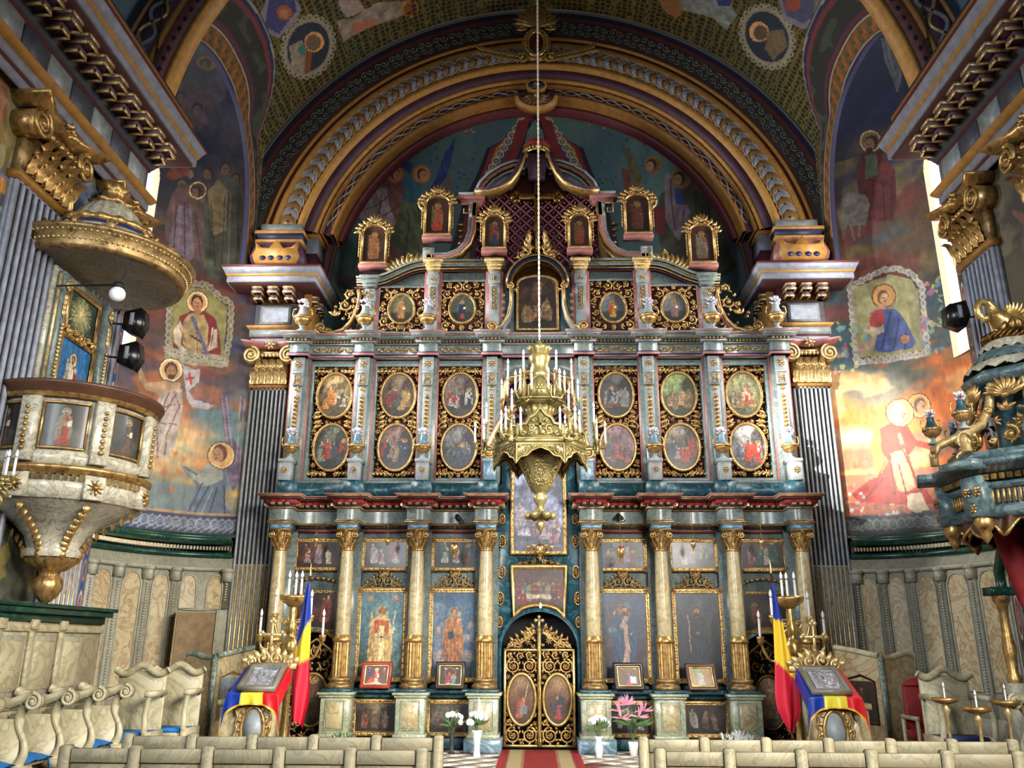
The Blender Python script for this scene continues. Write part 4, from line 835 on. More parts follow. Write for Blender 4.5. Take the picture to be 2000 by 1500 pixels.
# ================================================================ PILASTERS, CAPITALS, ENTABLATURES
def fluted(T, w, z0, z1, parent, mat='grey_paint', n=7, depth=.05, groove='groove', back=.3):
 """flat pilaster shaft: raised fillets with sunk grooves between them"""
 m = MB(); m.T = T; g = w / (n + .6) ; f = g * .42
 m.box(-w / 2, w / 2, depth, back, z0, z1)
 e = (w - n * g) / 2 + f * .5
 m.box(-w / 2, -w / 2 + e, 0, depth, z0, z1); m.box(w / 2 - e, w / 2, 0, depth, z0, z1)
 for i in range(1, n):
  x = -w / 2 + (w - n * g) / 2 + i * g; m.box(x - f / 2, x + f / 2, 0, depth, z0, z1, .006)
 m.box(-w / 2, w / 2, 0, depth, z1 - .05, z1); m.box(-w / 2, w / 2, 0, depth, z0, z0 + .06)
 m.build('shaft', mat, parent)
 m = MB(); m.T = T; xs = [-w / 2 + (w - n * g) / 2 + (i + .5) * g for i in range(n)]
 for x in xs: m.box(x - (g - f) / 2, x + (g - f) / 2, depth - .003, depth, z0 + .07, z1 - .06)
 m.build('flute', groove, parent)
 return xs, g - f
def capital(T, w, z0, h, parent, mat='gold', bold=1.0):
 """composite capital: bell with acanthus, egg band, two volutes, abacus and rosette; front faces -y in the local frame"""
 s = w / .68
 m = MB(); m.T = T
 m.box(-w * .5, w * .5, .0, .1, z0, z0 + h * .62); m.build('bell', 'old_gold', parent)
 m = MB(); m.T = T
 for row, (zz, hh, cnt, off) in enumerate(((z0, h * .36, 5, 0), (z0 + h * .12, h * .46, 4, .5))):
  for i in range(cnt):
   x = (-w / 2 + w * (i + .5) / 5 + off * w / 5)
   t = np.linspace(0, 1, 7); bulge = -.02 - .13 * s * t ** 2.2; V = np.zeros((7, 5, 3)); ww = w * .115 * (1 - .55 * t ** 3) * (1 + .15 * np.sin(t * 14))
   for j, k in enumerate((-1, -.5, 0, .5, 1)): V[:, j, 0] = x + k * ww; V[:, j, 1] = bulge - (.045 if j == 2 else .03 if j in (0, 4) else 0) * s + row * .0 - (1 - row) * .03; V[:, j, 2] = zz + hh * t
   V[-1, :, 1] -= .03 * s; V[-1, :, 2] -= .04 * h; m.gridV(V)
   m.leaf(x, zz + hh * .55, PI / 2 + .8, w * .13, w * .06, -.1 * s, .02); m.leaf(x, zz + hh * .55, PI / 2 - .8, w * .13, w * .06, -.1 * s, .02)
 m.build('acanthus', mat, parent)
 m = MB(); m.T = T
 for i in range(7): m.ball((-w * .33 + w * .66 * i / 6, -.09 * s, z0 + h * .68), w * .055, 8, 6, sz=1.2)
 m.box(-w * .46, w * .46, -.06 * s, .1, z0 + h * .72, z0 + h * .78); m.build('egg_band', mat, parent)
 for sg in (-1, 1):
  m = MB(); m.T = T; r = h * .2
  m.scroll(sg * w * .52, z0 + h * .68, r, PI / 2, 2.1, -sg * -1 if False else sg, -.13 * s, .028 * s, 0, 34)
  m.prism([(sg * w * .52 + r * .95 * math.cos(q), z0 + h * .68 + r * .95 * math.sin(q)) for q in np.linspace(0, 2 * PI, 19)[:-1]], -.12 * s, .1)
  m.build('volute', mat, parent)
 m = MB(); m.T = T; P = [(0, z0 + h * .86), (.06, z0 + h * .88), (.09, z0 + h * .95), (.12, z0 + h), (0, z0 + h)]
 ww = w * .62
 path = [(-ww, .1), (-ww, -.1 * s), (-ww * .6, -.03 * s), (0, .0), (ww * .6, -.03 * s), (ww, -.1 * s), (ww, .1)]
 m.sweep([(p[0] * s, p[1]) for p in P], path); m.build('abacus', 'rose' if mat == 'pale_gold' else mat, parent)
 m = MB(); m.T = T; m.rose(0, z0 + h * .92, h * .13, -.16 * s, .03, 7); m.build('rosette', mat, parent)
def ent_side(s, T, path, name, label, z, px=None):
 return None
def sweeps(th, path, prof, closed=False, T=None):
 for nm, mt, P in prof:
  m = MB(); m.T = T; m.sweep(P, path, closed); m.build(nm, mt, th)
def modillions(th, spots, z, d=.26, w=.2, h=.2):
 """spots: (x, y, dx, dy) foot point and outward direction"""
 a = MB(); a.box(-w / 2, w / 2, -d, 0, z + h * .45, z + h); a.box(-w / 2 * .8, w / 2 * .8, -d * .62, 0, z, z + h * .45)
 a_me = a.mesh('modillion'); a_me.materials.append(MATS['purple'])
 b = MB()
 for k, q in ((1.0, z + h), (1.0, z + h * .52), (.8, z + h * .02)):
  ww, dd = w / 2 * k + .012, (d if k == 1 else d * .62) + .012
  b.box(-ww, ww, -dd, -dd + .02, q - .045, q); b.box(-ww, -ww + .02, -dd, 0, q - .045, q); b.box(ww - .02, ww, -dd, 0, q - .045, q)
 b_me = b.mesh('gilt_edge'); b_me.materials.append(MATS['pale_gold'])
 for x, y, ang in spots:
  o = bpy.data.objects.new('modillion', a_me); COL.objects.link(o); o.parent = th; L = WLOC[th.name]; o.location = (x - L[0], y - L[1], -L[2]); o.rotation_euler = (0, 0, ang)
  e = bpy.data.objects.new('gilt_edge', b_me); COL.objects.link(e); e.parent = o
ARCHI = [('architrave', 'grey_paint', [(0, 7.14), (.03, 7.14), (.03, 7.25), (0, 7.25)]), ('fillet', 'dark_red', [(0, 7.25), (.045, 7.25), (.045, 7.29), (0, 7.29)]),
   ('architrave', 'grey_paint', [(0, 7.29), (.06, 7.29), (.06, 7.4), (0, 7.4)]), ('gilt_moulding', 'ochre', [(0, 7.4), (.08, 7.4), (.13, 7.46), (.13, 7.49), (0, 7.5)]),
   ('frieze', 'mid_grey', [(0, 7.5), (.01, 7.5), (.01, 7.88), (0, 7.88)]), ('fillet', 'dark_red', [(0, 7.88), (.03, 7.88), (.03, 7.91), (0, 7.91)]), ('bed_moulding', 'dark_grey', [(0, 7.91), (.04, 7.91), (.09, 8.0), (0, 8.0)])]
CORN = [('soffit', 'soffit_red', [(0, 8.0), (.1, 8.0), (.1, 8.22), (.42, 8.22), (.42, 8.26), (0, 8.26)]), ('corona', 'grey_paint', [(.0, 8.26), (.44, 8.24), (.46, 8.24), (.46, 8.36), (0, 8.36)]),
  ('gilt_moulding', 'ochre', [(0, 8.36), (.47, 8.36), (.49, 8.4), (0, 8.4)]), ('cyma', 'grey_paint', [(0, 8.4), (.49, 8.4), (.51, 8.45), (.55, 8.52), (0, 8.52)]), ('fillet', 'dark_red', [(0, 8.52), (.56, 8.52), (.56, 8.56), (0, 8.56)])]
for sd, s in (('left', -1), ('right', 1)):
 path = [(s * 5.45, -7.9), (s * 5.45, 10.08), (s * 6.3, 10.08)]
 if s > 0: path = path[::-1]
 th = thing('entablature', (s * 5.4, 5, 7.14), 'long blue-grey entablature with gilt-edged modillions on the %s nave wall' % sd, 'cornice')
 sweeps(th, path, ARCHI + CORN)
 for i in range(8):
  y0 = 10.02 - .48 * (i + 1) - .0; m = MB(); m.box(min(s * 5.42, s * 5.46), max(s * 5.42, s * 5.46), y0, y0 + .44, 7.52, 7.86); m.build('frieze_panel', 'light_grey' if i % 2 == 0 else 'dark_grey', th)
 modillions(th, [(s * 5.36, 9.95 - .36 * i, PI / 2 if s < 0 else -PI / 2) for i in range(12)] + [(s * 5.6, 9.99, PI), ], 8.0, .28)
 m = MB(); m.box(min(s * 5.1, s * 5.5), max(s * 5.1, s * 5.5), 4, 10.4, 8.56, 8.84); m.build('upper_band', 'purple', th)
 m = MB(); m.box(min(s * 5.22, s * 5.6), max(s * 5.22, s * 5.6), 4, 10.32, 8.84, 9.12); m.build('upper_band', 'navy', th)
 m = MB(); m.box(min(s * 5.06, s * 5.2), max(s * 5.06, s * 5.2), 4, 10.42, 8.8, 8.86); m.build('gilt_moulding', 'ochre_dark', th)
 F = 'L' if s < 0 else 'R'
 for cy, wd, tx in ((7.95, .86, 'nearer'), (9.62, .72, 'farther')):
  p = thing('pilaster', (s * 5.45, cy, 0), '%s fluted grey pilaster with gilded capital on the %s nave wall' % (tx, sd), 'pilaster')
  T = frame(s * 5.45, cy, F)
  xs, gw = fluted(T, wd, 0, 6.28, p, 'grey_paint', 7, .045, back=.1)
  m = MB(); m.T = T; m.box(-wd / 2 - .05, wd / 2 + .05, -.05, .1, 6.24, 6.32); m.build('necking', 'ochre_dark', p)
  if tx == 'farther' and s < 0:
   for x in xs:
    m = MB(); m.T = T; m.tube([(x, .02, 1.2), (x, .02, 2.9)], .02, 6); m.build('gilt_rod', 'pale_gold', p)
  capital(T, wd, 6.32, .82, p, 'gold')
 # medallion strip between the wall end and the niche
 P = MB(); U, V = np.meshgrid(np.linspace(0, .5, 30), np.linspace(.2, 7.1, 420)); c = Canvas(U, V, '#2E4A78' if s < 0 else '#3A3C3C')
 fz = (V.ravel() % 1.3) / 1.3
 c.put((np.hypot((c.u - .0 - .25) / .2, (fz - .5) / .2) < 1) * 1.0, '#C9C4B4'); c.put((np.hypot((c.u - .25) / .165, (fz - .5) / .165) < 1) * 1.0, '#8C3638'); c.put((np.hypot((c.u - .25) / .09, (fz - .5) / .09) < 1) * 1.0, '#B88A80')
 for q in (.12, .88): c.put((np.hypot((c.u - .25) / .16, (fz - q) / .1) < 1) * 1.0, '#B87A48'); c.put((np.hypot((c.u - .25) / .1, (fz - q) / .07) < 1) * 1.0, '#2E4A78')
 c.put((np.abs(c.u - .25) > .225) * 1.0, '#A9A79E')
 m = MB(); m.gridV(np.stack([np.full_like(U, s * 5.452), 9.99 + U * .22, V], -1)); m.A = c.attr(); m.build('trim_%d' % (4 if s < 0 else 5), 'fresco', kind='structure')
 # ---- pier pilaster beside the altar screen
 cx = s * 5.10; T = frame(cx, 15.0, 'S')
 p = thing('pilaster', (cx, 15.0, 0), 'tall fluted pilaster with gilded composite capital flanking the %s side of the altar screen' % sd, 'pilaster')
 xs, gw = fluted(T, .68, .3, 6.26, p, 'light_grey', 8, .05, back=.12)
 for x in xs:
  m = MB(); m.T = T; m.tube([(x, .015, .9), (x, .015, 2.95)], .021, 6); m.ball((cx * 0 + x, .015, 2.95), .022, 6, 4); m.build('gilt_rod', 'pale_gold', p)
 m = MB(); m.T = T; m.box(-.42, .42, -.08, .12, 0, .3, .02); m.build('plinth', 'mid_grey', p)
 m = MB(); m.T = T; m.box(-.37, .37, -.04, .1, 6.24, 6.31); m.build('necking', 'ochre_dark', p)
 capital(T, .68, 6.31, .83, p, 'pale_gold', 1.2)
 # block of entablature above the pier pilaster
 e = thing('entablature', (cx, 15, 7.14), 'jutting block of blue-grey entablature carrying the %s foot of the great arch' % sd, 'cornice')
 pa = [(cx - .4, 16.3), (cx - .4, 15.0), (cx + .4, 15.0), (cx + .4, 16.3)]
 sweeps(e, pa, [('architrave', 'grey_paint', [(0, 7.14), (.03, 7.14), (.03, 7.24), (0, 7.24)]), ('fillet', 'dark_red', [(0, 7.24), (.04, 7.24), (.04, 7.27), (0, 7.27)]), ('architrave', 'light_grey', [(0, 7.27), (.06, 7.27), (.06, 7.42), (0, 7.42)]),
     ('gilt_moulding', 'ochre', [(0, 7.42), (.08, 7.42), (.12, 7.48), (0, 7.5)]), ('frieze', 'mid_grey', [(0, 7.5), (.0, 7.5), (.0, 7.95), (0, 7.95)])] + CORN)
 m = MB(); m.box(cx - .3, cx + .3, 14.98, 15.02, 7.54, 7.92, .0); m.build('frieze_frame', 'light_grey', e)
 m = MB(); m.add([(cx - .25, 14.975, 7.58), (cx + .25, 14.975, 7.58), (cx + .25, 14.975, 7.88), (cx - .25, 14.975, 7.88), (cx, 14.955, 7.73)], None, [(0, 1, 4), (1, 2, 4), (2, 3, 4), (3, 0, 4)]); m.build('frieze_panel', 'grey_paint', e)
 sp = [(cx - .3 + .3 * i, 14.93, 0) for i in range(3)] + [(cx - s * .47, 15.25 + .35 * i, -PI / 2 if s > 0 else PI / 2) for i in range(3)] + [(cx + s * .47, 15.25, PI / 2 if s > 0 else -PI / 2)]
 modillions(e, sp, 8.0, .28, .17, .2)
 for sg, yy in ((1, 0), ):
  m = MB(); m.box(cx - .47, cx + .47, 14.7, 15.4, 8.56, 8.68, .02); m.build('block', 'light_grey', e)
 prof = [(.47 - .03, 8.68), (.5, 8.74), (.52, 8.86), (.48, 9.02), (.42, 9.16), (.42, 9.2)]
 m = MB(); V = np.zeros((len(prof), 4, 3))
 for i, (r, z) in enumerate(prof): V[i] = [(cx - r, 15.4, z), (cx - r, 15.2 - r, z), (cx + r, 15.2 - r, z), (cx + r, 15.4, z)]
 m.gridV(V); m.build('pedestal', 'rose' if s > 0 else 'purple', e)
 m = MB()
 yb = 14.66
 P = [(-.4, 8.7), (.4, 8.7), (.46, 8.86), (.4, 8.98), (.42, 9.14), (.3, 9.02), (.14, 9.0), (.08, 9.08), (0, 9.18), (-.08, 9.08), (-.14, 9.0), (-.3, 9.02), (-.42, 9.14), (-.4, 8.98), (-.46, 8.86)]
 m.prism([(cx + x, z) for x, z in P], yb - .02, yb + .16); m.build('painted_leafage', 'ochre', e)
 m = MB()
 for x in (-.25, -.09, .09, .25): m.prism([(cx + x + .06 * math.cos(q), 8.79 + .05 * math.sin(q)) for q in np.linspace(0, 2 * PI, 13)[:-1]], yb - .03, yb)
 m.build('painted_leaf_eye', 'navy', e)
 sweeps(e, [(cx - .42, 15.4), (cx - .42, 14.8), (cx + .42, 14.8), (cx + .42, 15.4)], [('gilt_moulding', 'ochre', [(-.4, 9.2), (.05, 9.2), (.05, 9.25), (-.4, 9.25)]), ('cavetto', 'navy', [(-.4, 9.25), (.0, 9.25), (.05, 9.38), (-.4, 9.38)]), ('gilt_moulding', 'ochre', [(-.4, 9.38), (.07, 9.38), (.07, 9.44), (-.4, 9.44)]), ('block', 'light_grey', [(-.42, 9.44), (-.02, 9.44), (-.02, 9.62), (-.42, 9.62)])])
 # inner smaller impost
 m = MB(); x0 = s * 4.42; m.box(min(x0, s * 4.66), max(x0, s * 4.66), 15.1, 15.7, 9.1, 9.45, .02); m.build('impost', 'mid_grey', e)
 m = MB(); m.box(min(s * 4.38, s * 4.68), max(s * 4.38, s * 4.68), 15.05, 15.7, 9.45, 9.52); m.build('gilt_moulding', 'ochre_dark', e)
 m = MB(); m.box(min(s * 4.42, s * 4.68), max(s * 4.42, s * 4.68), 15.1, 15.7, 8.56, 9.1); m.build('impost', 'soffit_red', e)
# ================================================================ MARBLED WAINSCOT IN THE NICHES
def bendx(th, s): return niche_pt(th, s, .0)
for sd, s in (('left', -1), ('right', 1)):
 wt = thing('wainscot', (s * 6.2, 14.2, 0), 'curved marbled wainscot with arched panels under the %s fresco' % ('left' if s < 0 else 'right'), 'panelling')
 th = np.linspace(-.9, PI / 2, 60)
 def curve(r): x, y = niche_pt(th, s, r); L = list(zip(x, y)); return L[::-1] if s > 0 else L[::-1]
 pth = curve(.10)
 sgn = 1
 def sw_(nm, mt, P, r=.1, kind=None):
  m = MB(); A = curve(r);
  if s < 0: A = A[::-1]
  m.sweep([(o, z) for o, z in P], A if s < 0 else A); V = None
  return m.build(nm, mt, wt, kind=kind)
 # profile grows into the niche: use explicit radial inset rather than path normals
 def rad(nm, mt, P):
  m = MB(); V = np.zeros((len(P), len(th), 3))
  for i, (o, z) in enumerate(P): x, y = niche_pt(th, s, o); V[i, :, 0] = x; V[i, :, 1] = y; V[i, :, 2] = z
  m.gridV(V); return m.build(nm, mt, wt)
 rad('field', 'wainscot', [(.02, 0), (.12, 0), (.12, 3.08), (.02, 3.08)])
 rad('skirting', 'wainscot', [(.12, 0), (.18, 0), (.18, .5), (.12, .56)]); rad('rail', 'wainscot', [(.12, 2.84), (.17, 2.84), (.19, 2.9), (.12, 2.92)])
 rad('green_cornice', 'green_trim', [(.12, 3.08), (.2, 3.08), (.2, 3.16), (.14, 3.16)]); rad('green_cornice', 'green_trim', [(.1, 3.3), (.26, 3.3), (.32, 3.36), (.32, 3.42), (.0, 3.42)]); rad('green_cornice', 'green_trim', [(.0, 3.42), (.2, 3.42), (.1, 3.5), (0, 3.5)])
 m = MB()
 for t in np.arange(-.3, 1.55, .032):
  x, y = niche_pt(t, s, .27); x2, y2 = niche_pt(t + .016, s, .27); x3, y3 = niche_pt(t, s, .12); x4, y4 = niche_pt(t + .016, s, .12)
  m.add([(x, y, 3.2), (x2, y2, 3.2), (x2, y2, 3.26), (x, y, 3.26), (x3, y3, 3.2), (x4, y4, 3.2), (x4, y4, 3.26), (x3, y3, 3.26)], [(0, 1, 2, 3), (0, 1, 5, 4), (3, 2, 6, 7), (0, 3, 7, 4), (1, 2, 6, 5)])
 m.build('dentil', 'cream', wt, kind='stuff')
 edges = [.0, .25, .52, .79, 1.04, 1.29, 1.54]
 for i, (t0, t1) in enumerate(zip(edges[:-1], edges[1:])):
  a, b = t0 + .055, t1 - .045; zt = 2.58
  tt = np.linspace(a, b, 9); q = (tt - a) / (b - a) * 2 - 1; top = zt + .13 * np.sqrt(np.clip(1 - q ** 2, 0, 1)) * 1.5; z0 = .95
  if i >= 5 and s < 0: z0 = 2.2
  if i == 4 and s < 0: z0 = 2.2
  m = MB(); V = np.zeros((12, 9, 3))
  for r_ in range(12): x, y = niche_pt(tt, s, .128); V[r_, :, 0] = x; V[r_, :, 1] = y; V[r_, :, 2] = z0 + (top - z0) * r_ / 11
  m.gridV(V); m.build('panel', 'wainscot_panel', wt)
  m = MB(); x, y = niche_pt(tt, s, .135); P = [(x[0], y[0], z0)] + [(x[k], y[k], top[k]) for k in range(9)] + [(x[-1], y[-1], z0)]
  for P_ in (P,):
   A = np.array(P_); m.tube(A, .018, 5, closed=True)
  m.build('panel_moulding', 'wainscot', wt)
  # pilaster strip with rope moulding at the right of each panel
  if not (s < 0 and i in (4,)):
   m = MB(); x0, y0 = niche_pt(t1 - .03, s, .12); x1, y1 = niche_pt(t1 + .035, s, .12); x2, y2 = niche_pt(t1 - .03, s, .17); x3, y3 = niche_pt(t1 + .035, s, .17)
   zb = .6 if not (s < 0 and i >= 4) else 2.2
   m.add([(x0, y0, zb), (x1, y1, zb), (x3, y3, zb), (x2, y2, zb), (x0, y0, 2.84), (x1, y1, 2.84), (x3, y3, 2.84), (x2, y2, 2.84)], [(3, 2, 6, 7), (0, 3, 7, 4), (1, 2, 6, 5)])
   m.build('pilaster_strip', 'wainscot', wt)
   m = MB(); xx, yy = niche_pt(t1, s, .185); zz = np.arange(zb + .15, 2.62, .045)
   for z in zz: m.ball((xx, yy, z), .026, 6, 4, sz=.8)
   m.build('rope_moulding', 'wainscot', wt, kind='stuff')
   m = MB(); xc, yc = niche_pt(t1, s, .16); m.box(xc - .08, xc + .08, yc - .07, yc + .06, 2.66, 2.86); m.box(xc - .1, xc + .1, yc - .08, yc + .06, 2.82, 2.88); m.build('small_capital', 'wainscot', wt)
# open doorway in the left wainscot
def npt(t, z, r): x, y = niche_pt(t, -1, r); return (float(x), float(y), z)
d = thing('door_1', npt(1.28, 0, .1), None, None, kind='structure')
m = MB(); a = [npt(t, z, .135) for t in (1.10, 1.22, 1.34, 1.45) for z in (0, 2.14)]; m.add(a, [(0, 1, 3, 2), (2, 3, 5, 4), (4, 5, 7, 6)]); m.build('opening', 'room_beyond', d)
m = MB(); m.add([npt(1.10, 0, .14), npt(1.10, 2.14, .14), (-6.05, 14.25, 2.14), (-6.05, 14.25, 0), npt(1.10, 0, .11), npt(1.10, 2.14, .11), (-6.02, 14.22, 2.14), (-6.02, 14.22, 0)], [(0, 1, 2, 3), (4, 5, 6, 7), (0, 4, 5, 1), (3, 7, 6, 2), (1, 5, 6, 2)]); m.build('door_leaf', 'wainscot_panel', d)
m = MB(); m.tube([npt(1.08, 0, .15), npt(1.08, 2.18, .15), npt(1.28, 2.18, .15), npt(1.47, 2.18, .15), npt(1.47, 0, .15)], .02, 5); m.build('door_frame', 'wainscot', d)
# ================================================================ THE ALTAR SCREEN
def g_(px, py, Y=14.8): p = at(px, py, Y); return p[0], p[2]
scr = thing('altar_screen', (0, 14.8, 0), 'lower tier of the marbled and gilded altar screen with columns and red bracketed cornice', 'altar screen')
CX = (4.44, 3.28, 2.07, .90)
# wall of the lower tier with openings for the doors
def wall_piece(x0, x1, z0, z1, mt='marble_grey', y0=14.8, y1=14.95, par=scr, nm='wall_panel', b=0):
 m = MB(); m.box(x0, x1, y0, y1, z0, z1, b); return m.build(nm, mt, par)
for s in (-1, 1):
 def R(a, b): return (min(s * a, s * b), max(s * a, s * b))
 wall_piece(*R(.74, 3.33), 0, 4.1); wall_piece(*R(4.33, 4.62), 0, 4.1)
 # arched head over the side door
 m = MB(); P = [(s * 3.33, 4.1), (s * 3.33, 1.45)] + [(s * (3.83 - .5 * math.cos(q)), 1.45 + .42 * math.sin(q)) for q in np.linspace(0, PI, 16)] + [(s * 4.33, 1.45), (s * 4.33, 4.1)]
 m.prism(P, 14.8, 14.95); m.build('wall_panel', 'marble_grey', scr)
 m = MB(); m.bend([(0, 14.72), (.06, 14.74), (.06, 14.82), (0, 14.82)], [(s * (3.83 - .5 * math.cos(q)), 1.45 + .42 * math.sin(q)) for q in np.linspace(0, PI, 16)]); m.build('door_arch_moulding', 'gold', scr)
 m = MB(); m.bend([(-.05, 14.76), (0, 14.74), (0, 14.82), (-.05, 14.82)], [(s * (3.83 - .5 * math.cos(q)), 1.45 + .42 * math.sin(q)) for q in np.linspace(0, PI, 16)]); m.build('door_arch_moulding', 'marble_blue', scr)
# central bay in teal marbling
m = MB(); P = [(-.74, 4.9), (-.74, 0), (-.66, 0), (-.66, 1.55)] + [(-.66 * math.cos(q), 1.55 + .62 * math.sin(q)) for q in np.linspace(.05, PI - .05, 22)] + [(.66, 1.55), (.66, 0), (.74, 0), (.74, 4.9)]
m.prism(P, 14.78, 14.95); m.build('central_bay', 'marble_teal', scr)
m = MB(); m.bend([(-.0, 14.70), (.07, 14.72), (.07, 14.82), (-.0, 14.9)], [(-.64, 0), (-.64, 1.55)] + [(-.64 * math.cos(q), 1.55 + .61 * math.sin(q)) for q in np.linspace(.05, PI - .05, 22)] + [(.64, 1.55), (.64, 0)]); m.build('doorway_arch', 'marble_teal', scr, smooth=True)
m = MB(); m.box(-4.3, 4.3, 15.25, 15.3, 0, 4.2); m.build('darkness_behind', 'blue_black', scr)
for s in (-1, 1):
 for i, py in enumerate((1013.6, 1057, 1117, 1169, 1215)):
  z = AZ(984 if s < 0 else 1120, py, 14.75); x = s * (.64 if i < 3 else .665 if i == 3 else .67); rr = (.085, .105, .105, .105, .085)[i]
  m = MB(); m.rose(x, z, rr * .8, 14.72, .04, 9, .3); m.ring(x, z, rr * .55, rr, .014, 14.75, 16); m.build('gilt_rosette', 'gold', scr)
# columns
def column(x):
 o = bpy.data.objects.new('column', None); COL.objects.link(o); o.parent = scr; o.location = (x, -.35, 0); WLOC[o.name] = (0, 0, 0); return o
proto = None
def col_parts(o):
 m = MB(); m.lathe([(.118, 1.74), (.122, 2.1), (.118, 2.6), (.104, 3.1), (.104, 3.14)], 0, 0, 20); m.build('shaft', 'marble_yellow', o, smooth=True)
 m = MB(); m.lathe([(.142, 1.1), (.142, 1.66)], 0, 0, 96, flute=16, fd=.14); m.build('fluted_drum', 'gold', o)
 m = MB(); m.lathe([(.12, 1.64), (.155, 1.66), (.158, 1.69), (.14, 1.72), (.125, 1.76), (.115, 1.77)], 0, 0, 24); m.build('collar', 'gold', o, smooth=True)
 m = MB(); m.lathe([(0, .93), (.21, .93), (.215, .97), (.2, 1.0), (.17, 1.01), (.165, 1.04), (.185, 1.055), (.185, 1.085), (.15, 1.1), (.14, 1.12)], 0, 0, 26); m.build('base', 'old_gold', o, smooth=True)
 m = MB(); m.lathe([(.105, 3.14), (.12, 3.15), (.11, 3.17), (.11, 3.3), (.13, 3.4), (.14, 3.46)], 0, 0, 20)
 for row, (z0, h, n, of) in enumerate(((3.16, .15, 10, 0), (3.2, .21, 10, .5))):
  for i in range(n):
   a = (i + of) * 2 * PI / n; c, s_ = math.cos(a), math.sin(a)
   m.add([(c * .11 - s_ * .035, s_ * .11 + c * .035, z0), (c * .11 + s_ * .035, s_ * .11 - c * .035, z0), (c * .13 - s_ * .03, s_ * .13 + c * .03, z0 + h * .7), (c * .13 + s_ * .03, s_ * .13 - c * .03, z0 + h * .7), (c * .19, s_ * .19, z0 + h), (c * .15, s_ * .15, z0 + h * .5)], [(0, 1, 5, 5), ], [(0, 5, 2), (1, 3, 5), (5, 3, 4), (5, 4, 2)])
 for sx in (-1, 1):
  for sy in (-1, ):
   m.scroll(sx * .145, 3.41, .06, PI / 2, 1.6, -sx if sy > 0 else sx, sy * .13, .018, 0)
 m.rose(0, 3.46, .045, -.17, .02, 6)
 for a in np.linspace(PI, 2 * PI, 7): m.ball((.14 * math.cos(a), .14 * math.sin(a), 3.4), .018, 6, 4)
 m.build('capital', 'gold', o)
 m = MB(); m.sweep([(0, 3.465), (.0, 3.47), (.02, 3.49), (.02, 3.51), (0, 3.51)], [(-.15, .16), (-.15, -.15), (.15, -.15), (.15, .16)]); m.box(-.15, .15, -.15, .16, 3.46, 3.505); m.build('abacus', 'old_gold', o)
 m = MB(); m.box(-.17, .17, -.17, .3, 3.51, 3.58, .01); m.box(-.19, .19, -.19, .3, 3.58, 3.64, .015); m.box(-.165, .165, -.165, .3, 3.66, 3.84); m.build('impost', 'marble_blue', o)
 m = MB(); m.box(-.2, .2, -.2, .3, 3.635, 3.66, .01); m.build('gilt_fillet', 'old_gold', o)
first = None
for x in (-4.44, -3.28, -2.07, -.90, .90, 2.07, 3.28, 4.44):
 if first is None:
  first = column(x); col_parts(first)
  for ch in first.children: ch.location = (0, 0, 0)
 else:
  o = column(x)
  for ch in first.children: copy_part(ch, o)
# pedestals
for s in (-1, 1):
 for i, x in enumerate(CX):
  X = s * x; mt = 'marble_ped'
  p = MB(); p.box(X - .235, X + .235, 14.2, 14.8, .24, .8, .015); p.box(X - .26, X + .26, 14.17, 14.8, .8, .84, .01); p.box(X - .29, X + .29, 14.14, 14.8, .84, .88, .01); p.box(X - .26, X + .26, 14.17, 14.8, .2, .26, .01)
  pe = p.build('pedestal', mt, scr)
  q = MB(); q.box(X - .3, X + .3, 14.12, 14.8, 0, .2, .02); q.build('plinth', 'marble_blue' if x < 3 else 'marble_ped', scr)
  q = MB(); q.box(X - .24, X + .24, 14.18, 14.7, .88, .93, .01); q.build('cap_slab', 'marble_teal', scr)
  q = MB(); q.box(X - .13, X + .13, 14.185, 14.21, .34, .73, .01); q.build('pedestal_panel', 'marble_yellow', scr)
  q = MB()
  for a in (((X - .15, .32), (X + .15, .32), (X + .15, .75), (X - .15, .75)),): q.tube([(u, 14.195, w) for u, w in a], .009, 5, closed=True)
  q.build('panel_moulding', 'marble_green', scr)
  # flat half pilaster beside each column
  q = MB(); q.box(X + s * -.0 - .2, X + .2, 14.68, 14.8, .93, 3.5); q.build('backing_pilaster', 'marble_grey', scr)
 for x0, x1 in ((3.55, 4.2), (2.3, 3.04), (1.13, 1.84)):
  if x0 < 3.5:
   q = MB(); q.box(min(s * x0, s * x1), max(s * x0, s * x1), 14.6, 14.8, .78, .93, .02); q.box(min(s * x0, s * x1), max(s * x0, s * x1), 14.45, 14.8, .86, .93, .02); q.build('ledge', 'marble_teal', scr)
   q = MB(); q.box(min(s * x0, s * x1), max(s * x0, s * x1), 14.66, 14.8, 0, .18, .02); q.build('plinth', 'marble_teal', scr)
